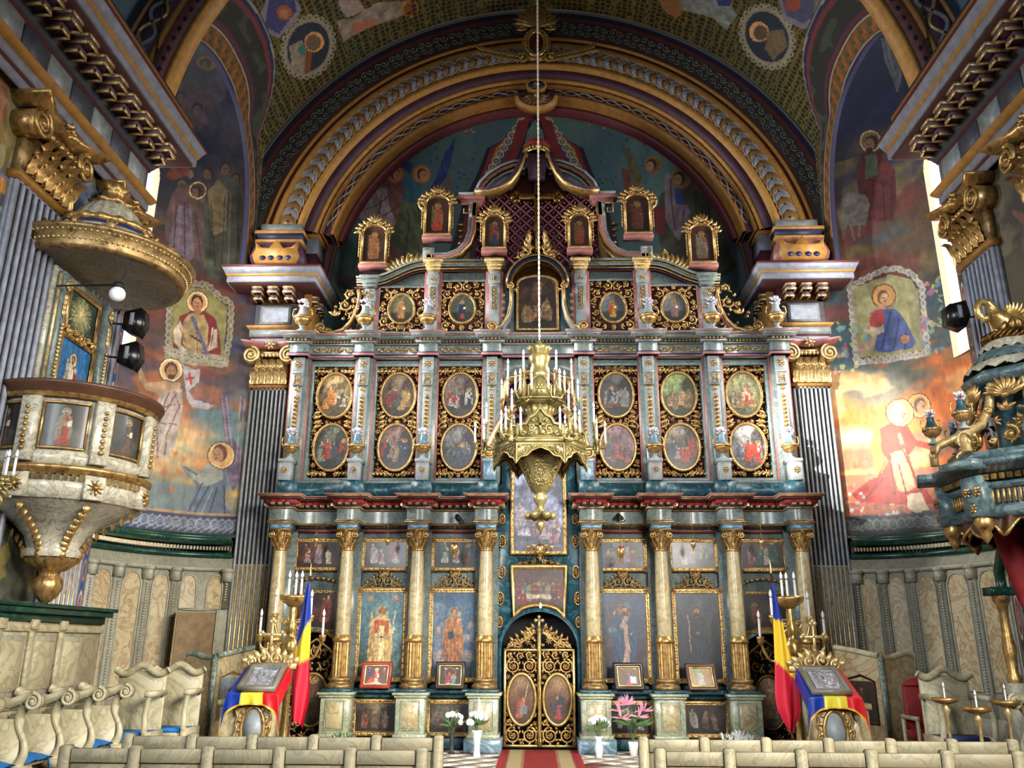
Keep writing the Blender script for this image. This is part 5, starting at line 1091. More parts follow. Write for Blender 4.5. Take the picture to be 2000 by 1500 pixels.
# lower entablature: plan path breaking forward over every column
def bpath(s, xs, w, yb, yf, xin, xout):
 P = [(-xout, yb + .25), (-xout, yf)] if False else []
 L = sorted([-x for x in xs]); P = []
 for i, x in enumerate(L):
  a, b = x - w, x + w
  if i > 0: P.append((a, yb))
  else: P.append((a, yb + .3))
  P += [(a, yf), (b, yf)]
  P.append((b, yb) if i < len(L) - 1 else (b, yb + .3))
 return P if s < 0 else [(-x, y) for x, y in P[::-1]]
T1P = [('marble_frieze', 'marble_grey', [(0, 3.62), (0, 3.84)]), ('gilt_moulding', 'old_gold', [(0, 3.6), (.03, 3.6), (.03, 3.63), (0, 3.64)]), ('gilt_moulding', 'old_gold', [(0, 3.84), (.03, 3.85), (.03, 3.88), (0, 3.88)]),
  ('blue_bed', 'navy', [(0, 3.88), (.03, 3.88), (.03, 3.92), (0, 3.92)]), ('red_frieze', 'crimson', [(0, 3.92), (.04, 3.92), (.09, 4.0), (0, 4.0)]), ('corona', 'soffit_red', [(0, 4.0), (.15, 4.0), (.15, 4.03), (0, 4.03)]),
  ('gilt_moulding', 'old_gold', [(0, 4.03), (.16, 4.03), (.18, 4.06), (0, 4.06)]), ('cornice_top', 'rose', [(0, 4.06), (.185, 4.06), (.2, 4.085), (0, 4.085)])]
for s in (-1, 1):
 P = bpath(s, CX, .19, 14.62, 14.28, 0, 0)
 sweeps(scr, P, T1P)
 # brackets along each face of the path
 b = MB(); g = MB()
 for (x1, y1), (x2, y2) in zip(P[:-1], P[1:]):
  L = math.hypot(x2 - x1, y2 - y1); n = max(1, int(L / .12))
  if abs(x2 - x1) < 1e-6 and L < .31 and (y1 > 14.65 or y2 > 14.65): continue
  dx, dy = (x2 - x1) / L, (y2 - y1) / L; ox, oy = dy, -dx
  for k in range(n):
   t = (k + .5) * L / n; cx, cy = x1 + dx * t, y1 + dy * t
   for MBx, a0, a1, d, z0, z1 in ((b, -.035, .035, .11, 3.93, 4.0), (g, -.03, .03, .125, 3.905, 3.945)):
    q = [(cx + dx * u + ox * v, cy + dy * u + oy * v) for u, v in ((a0, .0), (a1, .0), (a1, d), (a0, d))]
    MBx.add([(x, y, z0) for x, y in q] + [(x, y, z1) for x, y in q], [(0, 1, 2, 3), (4, 5, 6, 7), (0, 1, 5, 4), (1, 2, 6, 5), (2, 3, 7, 6), (3, 0, 4, 7)])
 b.build('bracket', 'crimson', scr, kind='stuff'); g.build('bracket_tip', 'pale_gold', scr, kind='stuff')
 for x0, x1 in ((3.48, 4.24), (2.28, 3.08), (1.1, 1.88)):   # gilt rope rail and thin rails below the frieze
  m = MB(); xx = np.arange(x0, x1, .028)
  for x in xx: m.ball((s * x, 14.74, 3.585), .017, 5, 4)
  m.build('rope_moulding', 'old_gold', scr, kind='stuff')
  m = MB(); m.box(min(s * x0, s * x1), max(s * x0, s * x1), 14.72, 14.8, 3.50, 3.53); m.build('rail', 'crimson', scr)
  m = MB(); m.box(min(s * x0, s * x1), max(s * x0, s * x1), 14.635, 14.85, 3.6, 4.0); m.build('frieze_core', 'marble_grey', scr)
# ---------------------------------------------------------------- frames and paintings
def leafy_frame(x0, x1, z0, z1, y, w, par, mat='gold', arched=0.0, beads=True):
 """carved picture frame round an opening: moulding plus bead or leaf run and corner rosettes"""
 P = [(x0, z0), (x0, z1), (x1, z1), (x1, z0)] if not arched else [(x0, z0), (x0, z1 - arched)] + [((x0 + x1) / 2 - (x1 - x0) / 2 * math.cos(q), z1 - arched + arched * math.sin(q)) for q in np.linspace(.15, PI - .15, 12)] + [(x1, z1 - arched), (x1, z0)]
 m = MB(); m.bend([(0, y - .01), (w * .2, y - .03), (w * .35, y - .015), (w * .7, y - .045), (w, y - .02), (w, y + .05), (0, y + .05)], P, closed=True); m.build('frame', mat, par)
 if beads:
  m = MB(); n = len(P)
  for i in range(n):
   (a, b), (c, d) = P[i], P[(i + 1) % n]; L = math.hypot(c - a, d - b); k = max(1, int(L / .05)); nx, nz = -(d - b) / L * w * .5, (c - a) / L * w * .5; an = math.atan2(d - b, c - a)
   for j in range(k): t = (j + .5) / k; m.leaf(a + (c - a) * t + nx - .02 * math.cos(an), b + (d - b) * t + nz - .02 * math.sin(an), an + (.35 if j % 2 else -.35), .05, .03, y - .035, .012)
  m.build('carved_leaves', mat, par, kind='stuff')
 return P
def corner_roses(x0, x1, z0, z1, y, r, par, mat='old_gold'):
 for x in (x0, x1):
  for z in (z0, z1):
   m = MB(); m.rose(x, z, r, y, .02, 6); m.ring(x, z, r, r, .008, y + .01, 14); m.build('corner_rosette', mat, par)
def crest(x, z, w, h, y, par, mat='old_gold', seed=3):
 """pierced carved crest over a picture"""
 m = MB(); P = [(x - w / 2, z), (x - w * .46, z + h * .25), (x - w * .3, z + h * .5), (x - w * .12, z + h * .95), (x, z + h * 1.08), (x + w * .12, z + h * .95), (x + w * .3, z + h * .5), (x + w * .46, z + h * .25), (x + w / 2, z)]
 for s in (-1, 1):
  m.scroll(x + s * w * .12, z + h * .42, h * .34, PI / 2, 1.5, s, y - .02, .014, 5); m.scroll(x + s * w * .28, z + h * .26, h * .24, PI / 2, 1.4, s, y - .02, .012, 4); m.scroll(x + s * w * .42, z + h * .14, h * .15, PI / 2, 1.2, s, y - .02, .010, 3)
  for k in range(5): t = k / 5; m.leaf(x + s * w * (.08 + .36 * t), z + h * (.85 - .7 * t), PI / 2 - s * (.3 + t * .7), h * .3, h * .14, y - .01, .02)
  m.tube([(x + s * w * (.06 + .44 * t), y, z + h * (.7 - .66 * t ** .8)) for t in np.linspace(0, 1, 8)], .012, 5)
 for k in range(5): m.leaf(x, z + h * .7, PI / 2 + (k - 2) * .5, h * .42, h * .16, y - .03, .03)
 m.ball((x, y - .03, z + h * .72), h * .1, 8, 5); m.tube([(x - w / 2, y, z), (x + w / 2, y, z)], .012, 5)
 return m.build('carved_crest', mat, par)
def scene_paint(seed, base='#3A2A20', cols=('#7A3428', '#8A7A5C', '#3C4A52', '#5A4A2C'), n=7, sky=None, fig=.5, y0=.08, light=None):
 def f(c):
  r = random.Random(seed); H = c.h
  c.grad([(0, shade(base, .6)), (.3, base), (.65, sky or shade(base, 1.3)), (1, shade(sky or base, 1.1))])
  c.clouds(shade(base, .45), 3, seed, .45, .65, .8); c.clouds(shade(sky or base, 1.5), 2.4, seed + 7, .55, .72, .6)
  if light: c.glow(light[0], light[1] * H, light[2], light[3], .8)
  xs = sorted([(i + .5) / n + r.uniform(-.05, .05) for i in range(n)], key=lambda q: r.random())
  if r.random() < .6: c.fill([(.6, .3 * H), (.98, .3 * H), (.95, .85 * H), (.8, .95 * H), (.62, .8 * H)], shade(base, .55), .7, .4)
  c.fill([(0, 0), (1, 0), (1, .2 * H), (.6, .27 * H), (.3, .22 * H), (0, .28 * H)], shade(base, .7), .8, .5)
  for i, x in enumerate(xs):
   x = .14 + .72 * x; h = fig * H * r.uniform(.85, 1.25); yy = H * (y0 + r.uniform(0, .14)); col = r.choice(cols)
   figure(c, x, yy, h, col, r.choice(cols + (None,)), '#B8904C' if i == n // 2 else None, '#2A1C14', r.choice(['#A8805C', '#C09A78', '#8E6A4C']), face=r.choice((-1, 0, 1)), lean=r.uniform(-.18, .18), arms=r.choice(('front', 'bless')))
  c.clouds(shade(base, .5), 9, seed + 3, .55, .75, .45)
 return f
def picture(name, x0, x1, z0, z1, y, w, draw, label, group=None, arched=0, mat='gold', crest_h=0, roses=False, frame_mat='gold', cat='icon'):
 t = thing(name, ((x0 + x1) / 2, y, z0 - w), label, cat, group)
 mk = None
 if arched:
  cx = (x0 + x1) / 2; hw = (x1 - x0) / 2
  mk = lambda X, Z: (Z < z1 - arched) | (((X - cx) / hw) ** 2 + ((Z - (z1 - arched)) / arched) ** 2 < 1.1)
 painted_panel('painting', x0, x1, z0, z1, y - .004, draw, t, mask=mk)
 leafy_frame(x0, x1, z0, z1, y, w, t, frame_mat, arched)
 m = MB(); m.box(x0, x1, y, y + .03, z0, z1 - arched); m.build('backing_board', 'dark_wood', t)
 if roses: corner_roses(x0 - w * .5, x1 + w * .5, z0 - w * .5, z1 + w * .5, y - .05, w * .6, t)
 if crest_h: crest((x0 + x1) / 2, z1 + w, (x1 - x0) * .98, crest_h, y, t, 'old_gold')
 return t
# four great icons
def ic_bishop(c):
 H = c.h; c.grad([(0, '#1E2618'), (.12, '#2E3A24'), (.25, '#3C4E48'), (.4, '#48606A'), (.6, '#4E7078'), (1, '#4C6C74')]); c.clouds('#6C8C90', 2.5, 3, .55, .7, .6); c.clouds('#8C9A90', 3.5, 8, .6, .72, .5, m=(c.v < H * .5) * 1.0)
 c.fill([(0, .25), (.3, .45), (.36, .3), (.2, 0), (0, 0)], '#5C7040', .9, .3); c.fill([(0, .1), (.25, .2), (.3, 0), (0, 0)], '#2A2418', .9)
 for sx in (.2, .82): c.ell(sx, H * .93, .1, .07, '#8A6A54', .8); c.ell(sx, H * .94, .05, .05, '#B08A68', .8)
 c.glow(.5, H * .77, .28, '#D8C890', .7); figure(c, .5, H * .08, H * .79, '#C4A468', '#BE9C62', None, '#A89070', '#C09468', beard=True, arms='bless'); c.fill([(.42, H * .745), (.58, H * .745), (.6, H * .8), (.5, H * .83), (.4, H * .8)], '#8A5A34')
 c.fill([(.33, H * .66), (.67, H * .66), (.7, H * .52), (.62, H * .5), (.5, H * .6), (.38, H * .5), (.3, H * .52)], '#A8502C', .9, .2); c.fill([(.45, H * .6), (.57, H * .6), (.56, H * .2), (.46, H * .2)], '#D8C48C'); c.line([(.51, H * .5), (.51, H * .42)], .02, '#4A3018'); c.line([(.47, H * .47), (.55, H * .47)], .02, '#4A3018')
 c.line([(.78, H * .62), (.8, H * .77)], .02, '#C8C0A8'); c.fill([(.74, H * .55), (.82, H * .55), (.8, H * .64)], '#B8B4A4'); c.ell(.38, H * .36, .1, .09, '#B89C64', .9)
def ic_mother(c):
 H = c.h; c.grad([(0, '#242C34'), (.3, '#35506A'), (.7, '#3E5E78'), (1, '#344E68')]); c.clouds('#7C8088', 2.4, 5, .52, .7, .7)
 for x, y, r in ((.15, .25, .13), (.22, .15, .12), (.85, .25, .14), (.9, .6, .1), (.12, .55, .1), (.8, .45, .1)): c.ell(x, H * y, r, r, '#8A7A70', .7); c.ell(x + .01, H * y + .03, r * .6, r * .6, '#A8948A', .5)
 c.glow(.52, H * .74, .26, '#D8B870', .7); figure(c, .5, H * .16, H * .68, '#8A5A38', '#9C6840', None, '#6A4028', '#A87C58'); c.ell(.62, H * .66, .06, .06, '#B88C64'); c.fill([(.56, H * .63), (.68, H * .63), (.7, H * .52), (.56, H * .5)], '#B07848'); c.fill([(.36, H * .52), (.5, H * .55), (.52, H * .47), (.38, H * .44)], '#2A3440')
def ic_christ(c):
 H = c.h; c.grad([(0, '#181C24'), (.3, '#3A2C34'), (.65, '#3C4454'), (1, '#3A5068')]); c.clouds('#5A4440', 2.4, 8, .5, .7, .7)
 c.glow(.5, H * .8, .22, '#C8A060', .7); figure(c, .5, H * .12, H * .76, '#2A4058', '#2A4862', None, '#4A2E20', '#A87858', beard=True, arms='bless'); c.fill([(.46, H * .66), (.56, H * .62), (.62, H * .3), (.58, H * .12), (.4, H * .12), (.5, H * .35)], '#A08070', .95, .15); c.fill([(.38, H * .62), (.54, H * .74), (.6, H * .7), (.44, H * .56)], '#A08070', .9); c.ell(.24, H * .52, .12, .1, '#2E4E62', .95); c.ell(.2, H * .56, .1, .06, '#8A7468', .5)
def ic_baptist(c):
 H = c.h; c.grad([(0, '#141A1E'), (.3, '#2A2C34'), (.6, '#4A3C3A'), (1, '#34404E')]); c.clouds('#20303A', 2.4, 11, .5, .7, .8); c.fill([(.8, H * .3), (1, H * .2), (1, H * .8), (.85, H * .75), (.78, H * .55)], '#1E2A2C', .9, .3)
 c.glow(.48, H * .8, .2, '#A08050', .6); figure(c, .48, H * .12, H * .75, '#22303C', '#2C2A34', None, '#30201A', '#8E6A50', beard=True); c.line([(.3, H * .3), (.28, H * .75)], .03, '#8A7058')
for s, xc, dr, lb in ((-1, 2.68, ic_bishop, 'large icon of a mitred bishop in golden vestments under a gilt crest'), (-1, 1.445, ic_mother, 'large icon of a mother in brown robe holding a child on blue clouds'),
      (1, 1.445, ic_christ, 'large icon of a bearded figure in blue mantle with a pale sash'), (1, 2.68, ic_baptist, 'large dark icon of a bearded figure in brown and black robes')):
 x = s * xc; picture('icon', x - .36, x + .36, 1.1, 2.47, 14.72, .085, dr, lb, 'great icons between the columns', crest_h=.26, roses=True)
# six small scenes above
SM = ['small dark framed painting above the left side door, figure in green', 'small framed scene of angels in grey and white above the bishop icon', 'small dark framed scene above the icon of mother and child',
  'small framed scene with bluish glare painted into it above the icon of the blue mantle', 'small framed scene of pale horsemen above the dark bearded icon', 'small dark brown framed painting above the right side door']
for i, x in enumerate((-3.86, -2.67, -1.45, 1.45, 2.67, 3.86)):
 b = ('#4A2E22', '#3A342E', '#2C2A28', '#5A5E70', '#44444C', '#3A2A2A')[i]  # the bluish base carries window glare as paint colour
 picture('icon', x - .36, x + .36, 2.9, 3.33, 14.74, .07, scene_paint(i + 11, b, n=3 + i % 2, fig=.75, cols=('#7A2E22', '#9A9484', '#2C5044', '#7C7078')), SM[i], 'row of six small framed scenes below the cornice', roses=True)
# lower pictures
for i, (x, lb) in enumerate(((-2.68, 'low framed painting with a shaft of light at the foot of the bishop icon'), (-1.46, 'low framed painting of figures before a pale cloud behind the left vase of white flowers'), (1.46, 'low framed painting of pale figures behind the pink lilies'), (2.68, 'low dark framed painting above the spiky white flowers'))):
 picture('icon', x - .34, x + .34, .26, .69, 14.64, .075, scene_paint(i + 31, ('#3A3026', '#4A443A', '#2E3436', '#2E2622')[i], n=3, fig=.6, cols=('#6A5440', '#7A4638', '#8C8474', '#4A4440'), light=(.5, .9, .5, '#9A8A6A') if i == 0 else None), lb, 'row of four low pictures between the pedestals', roses=True)
# side door: painting and carved door leaf
for s, nm in ((-1, 'left'), (1, 'right')):
 x = s * 3.84; t = thing('icon', (x, 14.76, 1.9), 'dark framed painting over the arch of the %s side door' % nm, 'icon')
 painted_panel('painting', x - .4, x + .4, 1.86, 2.46, 14.75, scene_paint(60 + s, '#3E241C' if s < 0 else '#2A2420', n=2, fig=.7, cols=('#7A3A28', '#5A3A2A', '#3A2A20')), t)
 leafy_frame(x - .4, x + .4, 1.86, 2.46, 14.76, .05, t, 'old_gold')
 m = MB();
 for k in range(13):
  q = PI * (k + .5) / 13; m.ball((x + .42 * math.cos(q), 14.74, 2.55 + .16 * math.sin(q)), .03, 7, 5, sx=1.5)
 m.build('garland', 'old_gold', t, kind='stuff')
 d = thing('side_door', (x, 15.0, 0), 'carved openwork gilded %s side door with an oval painting' % nm, 'door')
 hw = .47; P = [(x - hw, 0.05), (x + hw, .05), (x + hw, 1.3), (x + hw * .5, 1.55), (x, 1.72), (x - hw * .5, 1.55), (x - hw, 1.3)]
 sd = poly_sdf(P); eo = ell_out(x, .72, .27, .42); m = MB(); filigree(m, lambda a, b: min(sd(a, b), eo(a, b)), (x - hw, x, .05, 1.72), 14.99, .035, .11, 420, 5, .017, mir=x)
 m.bend([(0, 14.97), (.03, 14.96), (.03, 15.02), (0, 15.02)], P, closed=True); m.build('openwork', 'gold' if s < 0 else 'dark_gold', d)
 m = MB(); m.ring(x, .72, .27, .42, .03, 14.96, 36); m.build('oval_frame', 'gold' if s < 0 else 'dark_gold', d)
 painted_panel('painting', x - .26, x + .26, .31, 1.13, 14.97, scene_paint(70 + s, '#5C4A36', n=1, fig=.8, cols=('#8A6A4C', '#6A4C38')), d, mask=lambda X, Z, x=x: ((X - x) / .26) ** 2 + ((Z - .72) / .41) ** 2 < 1)
# central pictures
def supper(c):
 H = c.h; c.grad([(0, '#2E1C1A'), (.4, '#5A4038'), (1, '#4A3430')]); c.clouds('#3A2420', 3, 4, .5, .7, .7)
 for i in range(9):
  x = .1 + .1 * i; figure(c, x, H * .32, H * .42, ('#6A2A24', '#3C4A50', '#7A6A4C', '#50382C')[i % 4], None, '#A88A50' if i == 4 else None, '#241612', '#9A7456', face=(1 if i < 4 else -1))
 c.fill([(.12, H * .45), (.88, H * .45), (.92, H * .36), (.08, H * .36)], '#A89888')
 figure(c, .18, H * .12, H * .45, '#6A2420', None, face=1); figure(c, .82, H * .12, H * .45, '#3A2830', None, face=-1)
t = thing('icon', (0, 14.73, 2.1), 'framed painting of a long supper table above the golden royal doors', 'icon')
painted_panel('painting', -.42, .42, 2.1, 2.87, 14.735, supper, t, mask=lambda X, Z: Z > 2.12 + .2 * np.sqrt(np.clip(1 - (X / .43) ** 2, 0, 1)))
P = [(-.42 * math.cos(q), 2.12 + .2 * math.sin(q)) for q in np.linspace(.12, PI - .12, 14)] + [(.42, 2.87), (-.42, 2.87)]
m = MB(); m.bend([(0, 14.72), (.03, 14.69), (.06, 14.68), (.08, 14.7), (.08, 14.78), (0, 14.78)], [(a, b) for a, b in P[::-1]], closed=True); m.build('frame', 'gold', t)
crest(0, 2.95, .8, .14, 14.74, t)
picture('icon', -.43, .43, 3.18, 4.62, 14.72, .07, scene_paint(80, '#6A6C80', n=4, fig=.35, y0=.05, sky='#8C94B4', cols=('#9A8A94', '#7C5A60', '#A8A4B0'), light=(.5, .6, .6, '#B8C0DC')), 'tall pale violet framed painting hanging behind the chandelier tip')
# ---------------------------------------------------------------- royal doors
rd = thing('royal_doors', (0, 14.85, 0), 'pair of openwork golden doors with two oval paintings under the central arch', 'door')
for s in (-1, 1):
 P = [(s * .03, .04), (s * .58, .04), (s * .58, 1.53), (s * .3, 1.53), (s * .22, 1.58), (s * .03, 1.6)]
 sd = poly_sdf(P); eo = ell_out(s * .30, .76, .235, .40)
 m = MB()
 # four big roses of scrollwork per leaf
 spots = [(.17, 1.28, .125), (.44, 1.28, .125), (.17, .2, .13), (.44, .2, .13)]
 for x, z, r in spots:
  m.scroll(s * x, z, r, PI / 2, 2.0, s * (1 if x < .3 else -1), 14.83, .022, 8, 26); m.rose(s * x, z, r * .45, 14.81, .035, 6)
 def ins(a, b): return min([sd(a, b), eo(a, b)] + [math.hypot(a - s * x, b - z) - r for x, z, r in spots])
 filigree(m, ins, (min(s * .03, s * .58), max(s * .03, s * .58), .04, 1.6), 14.83, .022, .07, 700, 12, .016)
 m.build('openwork', 'gold', rd)
 m = MB(); m.ring(s * .30, .76, .235, .40, .03, 14.8, 40); m.build('oval_frame', 'bright_gold', rd, smooth=True)
 def dp(c, s=s):
  H = c.h; c.grad([(0, '#3E281E'), (.5, '#6A4A34'), (1, '#8A6A48')]); c.clouds('#4A3428', 2.2, 5 + s, .5, .7, .7); c.glow(.5, H * .85, .5, '#B89860', .7)
  if s < 0: figure(c, .4, H * .12, H * .45, '#A85C48', '#9A4A3C', None, face=1, lean=.2); c.fill([(.45, H * .2), (.72, H * .2), (.72, H * .36), (.45, H * .38)], '#6A7C78'); c.line([(.6, H * .45), (.75, H * .8)], .04, '#D8B878', .7)
  else: figure(c, .52, H * .1, H * .5, '#A04038', '#3A3E48', None, face=-1); c.fill([(.45, H * .4), (.7, H * .38), (.8, H * .5), (.6, H * .58)], '#2E343C', .9)
 painted_panel('painting', s * .30 - .225, s * .30 + .225, .37, 1.15, 14.815, dp, rd, mask=lambda X, Z, s=s: ((X - s * .30) / .225) ** 2 + ((Z - .76) / .39) ** 2 < 1)
 m = MB(); m.box(min(s * .555, s * .6), max(s * .555, s * .6), 14.8, 14.87, .03, 1.55, .01); m.box(min(s * .03, s * .6), max(s * .03, s * .6), 14.8, 14.87, 1.52, 1.56, .01); m.box(min(s * .03, s * .6), max(s * .03, s * .6), 14.8, 14.87, .02, .06, .01); m.build('stile', 'bright_gold', rd)
 m = MB(); m.scroll(s * .2, 1.78, .08, PI / 2, 1.6, s, 14.83, .02, 5); m.scroll(s * .38, 1.64, .075, PI / 2, 1.5, s, 14.83, .018, 5); m.scroll(s * .5, 1.62, .05, PI / 2, 1.4, s, 14.83, .016, 3)
 m.tube([(s * (.05 + .5 * t), 14.83, 1.86 - .3 * t ** .7 + .02 * math.sin(t * 9)) for t in np.linspace(0, 1, 14)], .018, 6)
 sd2 = poly_sdf([(s * .04, 1.56), (s * .56, 1.56), (s * .5, 1.7), (s * .36, 1.76), (s * .2, 1.9), (s * .04, 1.95)]); filigree(m, sd2, (min(s * .04, s * .56), max(s * .04, s * .56), 1.56, 1.95), 14.83, .025, .07, 200, 15, .016)
 for k in range(5): m.leaf(s * (.08 + .09 * k), 1.88 - .055 * k, PI / 2 - s * .5, .12, .06, 14.82, .03)
 m.build('crest', 'gold', rd)
m = MB(); m.box(-.032, .032, 14.76, 14.87, .03, 1.9, .015); m.tube([(.012 * math.cos(t * 14), 14.75 + .012 * math.sin(t * 14), .1 + 1.75 * t) for t in np.linspace(0, 1, 60)], .016, 5)
m.build('central_bar', 'bright_gold', rd)
m = MB(); zc = 2.02
for a in (0, PI / 2, PI): m.prism([(.012 * 0 + (.02 + .055 * k) * math.cos(a) + .03 * w * math.sin(a), zc + (.02 + .055 * k) * math.sin(a) - .03 * w * math.cos(a)) for k, w in ((0, -.6), (.9, -1.1), (1.3, 0), (.9, 1.1), (0, .6))], 14.77, 14.82)
m.box(-.02, .02, 14.77, 14.82, 1.86, zc + .03); m.build('cross_finial', 'pale_gold', rd)
# ================================================================ UPPER TIERS OF THE SCREEN
up = thing('altar_screen', (0, 14.9, 4.09), 'middle tier of the altar screen with paired oval paintings, pilasters and grey cornice', 'altar screen')
PX = (4.46, 3.24, 2.04, .85)
for s in (-1, 1):
 def R(a, b): return (min(s * a, s * b), max(s * a, s * b))
 # teal plinth following the breaks
 P = bpath(s, (4.42, 3.24, 2.05, .88), .17, 14.62, 14.36, 0, 0)
 m = MB(); m.sweep([(-.2, 4.08), (.0, 4.08), (.0, 4.33), (-.03, 4.36), (-.2, 4.36)], P); m.build('plinth', 'marble_teal', up)
 m = MB(); m.box(*R(.72, 4.6), 14.635, 14.95, 4.08, 4.35); m.build('plinth', 'marble_teal', up)
 m = MB(); m.box(*R(.72, 4.6), 14.7, 14.95, 4.36, 4.42, .01); m.build('base_rail', 'marble_grey', up)
 m = MB(); m.box(*R(.72, 4.6), 14.96, 15.02, 4.36, 7.17); m.build('back_board', 'deep_red', up)
 for i, x in enumerate((3.79, 2.60, 1.445)):
  X = s * x; hw, z0, z1 = .405, 4.49, 6.61
  f = MB()
  f.bend([(0, 14.84), (.02, 14.80), (.08, 14.80), (.09, 14.84), (.11, 14.83), (.11, 14.95), (0, 14.95)], [(X - hw, z0), (X - hw, z1), (X + hw, z1), (X + hw, z0)], closed=True); f.build('panel_frame', 'marble_grey', up)
  m = MB()
  ov = [(z, .345, .445) for z in (6.045, 5.055)]; E = [ell_out(X, z, a, b) for z, a, b in ov]; Rr = rect_in(X - hw, X + hw, z0, z1)
  filigree(m, lambda a, b: min([Rr(a, b)] + [e(a, b) for e in E]), (X - hw, X, z0, z1), 14.86, .022, .085, 520, 21 + i, .014, mir=X)
  for k in range(4):
   zz = (z0 + .07, z1 - .07)[k % 2]
  for sg in (-1, 1):
   for zz, up_ in ((z0 + .05, 1), (z1 - .05, -1)):
    for k in range(5): m.leaf(X + sg * (.08 + .07 * k), zz, PI / 2 * up_ + sg * -.9 * up_, .13, .055, 14.85, .03)
   for k in range(4): m.leaf(X + sg * .37, 5.55 + (k - 1.5) * .09, PI - sg * .4 if sg > 0 else .4, .17, .07, 14.84, .03)
  m.rose(X, 6.56, .055, 14.82, .03, 6)
  m.build('carved_foliage', 'gold', up)
 for i, x in enumerate(PX):
  X = s * x; w = .105 if i < 3 else .1
  m = MB(); m.box(X - .19, X + .19, 14.78, 14.95, 4.36, 6.74); m.build('pilaster_back', 'rose', up)
  m = MB(); m.box(X - .16, X + .16, 14.74, 14.8, 4.36, 6.74, .005); m.build('pilaster_face', 'marble_grey', up)
  m = MB(); m.box(X - w, X + w, 14.64, 14.76, 6.46, 6.74, .01); m.box(X - w + .01, X + w - .01, 14.66, 14.76, 6.2, 6.42, .01); m.box(X - w, X + w, 14.64, 14.76, 6.42, 6.46); m.box(X - w * .8, X + w * .8, 14.69, 14.76, 4.7, 6.16, .01); m.build('pilaster_block', 'light_grey', up)
  m = MB(); m.rose(X, 6.6, .085, 14.62, .03, 8, .3); m.rose(X, 6.31, .06, 14.64, .025, 6)
  m.tube([(X - .06, 14.655, 6.23), (X - .06, 14.655, 6.39), (X + .06, 14.655, 6.39), (X + .06, 14.655, 6.23)], .01, 5, closed=True)
  for k in range(4): m.leaf(X, 6.18, -PI / 2 + (k - 1.5) * .35, .1, .05, 14.67, .02)
  for k in range(13 if i < 3 else 12):
   z = 5.98 - k * .078; r = .042 if k % 2 else .034; m.ball((X, 14.68, z), r, 7, 5, sz=1.15)
   for sg in (-1, 1): m.leaf(X, z + .03, -PI / 2 + sg * .6, .08, .04, 14.67, .02)
  m.build('drop_garland', 'gold', up, kind='stuff')
  # curved side bracket and pedestal carrying an urn
  m = MB(); m.box(X - .11, X + .11, 14.34, 14.62, 4.36, 4.72, .01); m.box(X - .13, X + .13, 14.32, 14.64, 4.68, 4.74, .01); m.build('urn_pedestal', 'marble_blue' if i == 3 else 'light_grey', up)
  if i < 3:
   m = MB(); m.rose(X, 4.54, .07, 14.32, .025, 8, .3); m.build('pedestal_rosette', 'gold', up)
   P = [(14.62, 4.36), (14.62, 4.5), (14.66, 4.8), (14.74, 5.1), (14.76, 5.3), (14.8, 5.3), (14.8, 4.36)]
   m = MB(); m.prism_x(P, X - .09, X + .09); m.build('side_bracket', 'marble_grey', up)
 # cornice of the middle tier
 P = bpath(s, (4.46, 3.24, 2.04, .85), .17, 14.72, 14.56, 0, 0)
 P2 = [(x, y) for x, y in P]
 if s < 0: P2 = P2[:-1] + [(-.68, 14.72), (0, 14.72)]
 else: P2 = [(0, 14.72), (.68, 14.72)] + P2[1:]
 sweeps(up, P2, [('architrave', 'rose', [(0, 6.74), (.03, 6.74), (.03, 6.78), (0, 6.78)]), ('architrave', 'navy', [(0, 6.78), (.02, 6.78), (.02, 6.81), (0, 6.81)]), ('frieze', 'marble_grey', [(0, 6.81), (.0, 6.98)]),
     ('moulding', 'marble_grey', [(0, 6.98), (.05, 6.98), (.06, 7.01), (0, 7.01)]), ('dentil_bed', 'soffit_red', [(0, 7.01), (.05, 7.01), (.05, 7.07), (0, 7.07)]),
     ('corona', 'marble_grey', [(0, 7.07), (.11, 7.07), (.12, 7.1), (.14, 7.12), (.14, 7.14), (0, 7.14)]), ('gilt_fillet', 'rose', [(0, 7.14), (.15, 7.14), (.16, 7.165), (0, 7.165)]), ('top', 'marble_grey', [(0, 7.165), (.17, 7.165), (.17, 7.185), (-.2, 7.185)])])
 m = MB()
 for (x1, y1), (x2, y2) in zip(P2[:-1], P2[1:]):
  L = math.hypot(x2 - x1, y2 - y1)
  if L < .06 or (y1 > 14.75 or y2 > 14.75): continue
  dx, dy = (x2 - x1) / L, (y2 - y1) / L; ox, oy = dy, -dx; n = max(1, int(L / .062))
  for k in range(n):
   cx, cy = x1 + dx * (k + .5) * L / n, y1 + dy * (k + .5) * L / n; q = [(cx + dx * u + ox * v, cy + dy * u + oy * v) for u, v in ((-.019, 0), (.019, 0), (.019, .075), (-.019, .075))]
   m.add([(a, b, 7.022) for a, b in q] + [(a, b, 7.06) for a, b in q], [(0, 1, 2, 3), (4, 5, 6, 7), (0, 1, 5, 4), (1, 2, 6, 5), (2, 3, 7, 6), (3, 0, 4, 7)])
 m.build('dentil', 'pale_gold', up, kind='stuff')
 for x in (3.85, 2.64, 1.445):
  m = MB();
  for sg in (-1, 1):
   m.scroll(s * x + sg * .1, 6.9, .05, PI / 2, 1.3, sg, 14.7, .011, 4); m.tube([(s * x + sg * (.12 + .25 * t), 14.7, 6.88 + .03 * math.sin(t * 7)) for t in np.linspace(0, 1, 8)], .01, 5)
   for k in range(4): m.leaf(s * x + sg * (.14 + .06 * k), 6.89, (0 if sg > 0 else PI) + .5 * (-1) ** k, .09, .04, 14.7, .02)
  m.rose(s * x, 6.92, .045, 14.69, .02, 6); m.build('frieze_garland', 'gold', up, kind='stuff')
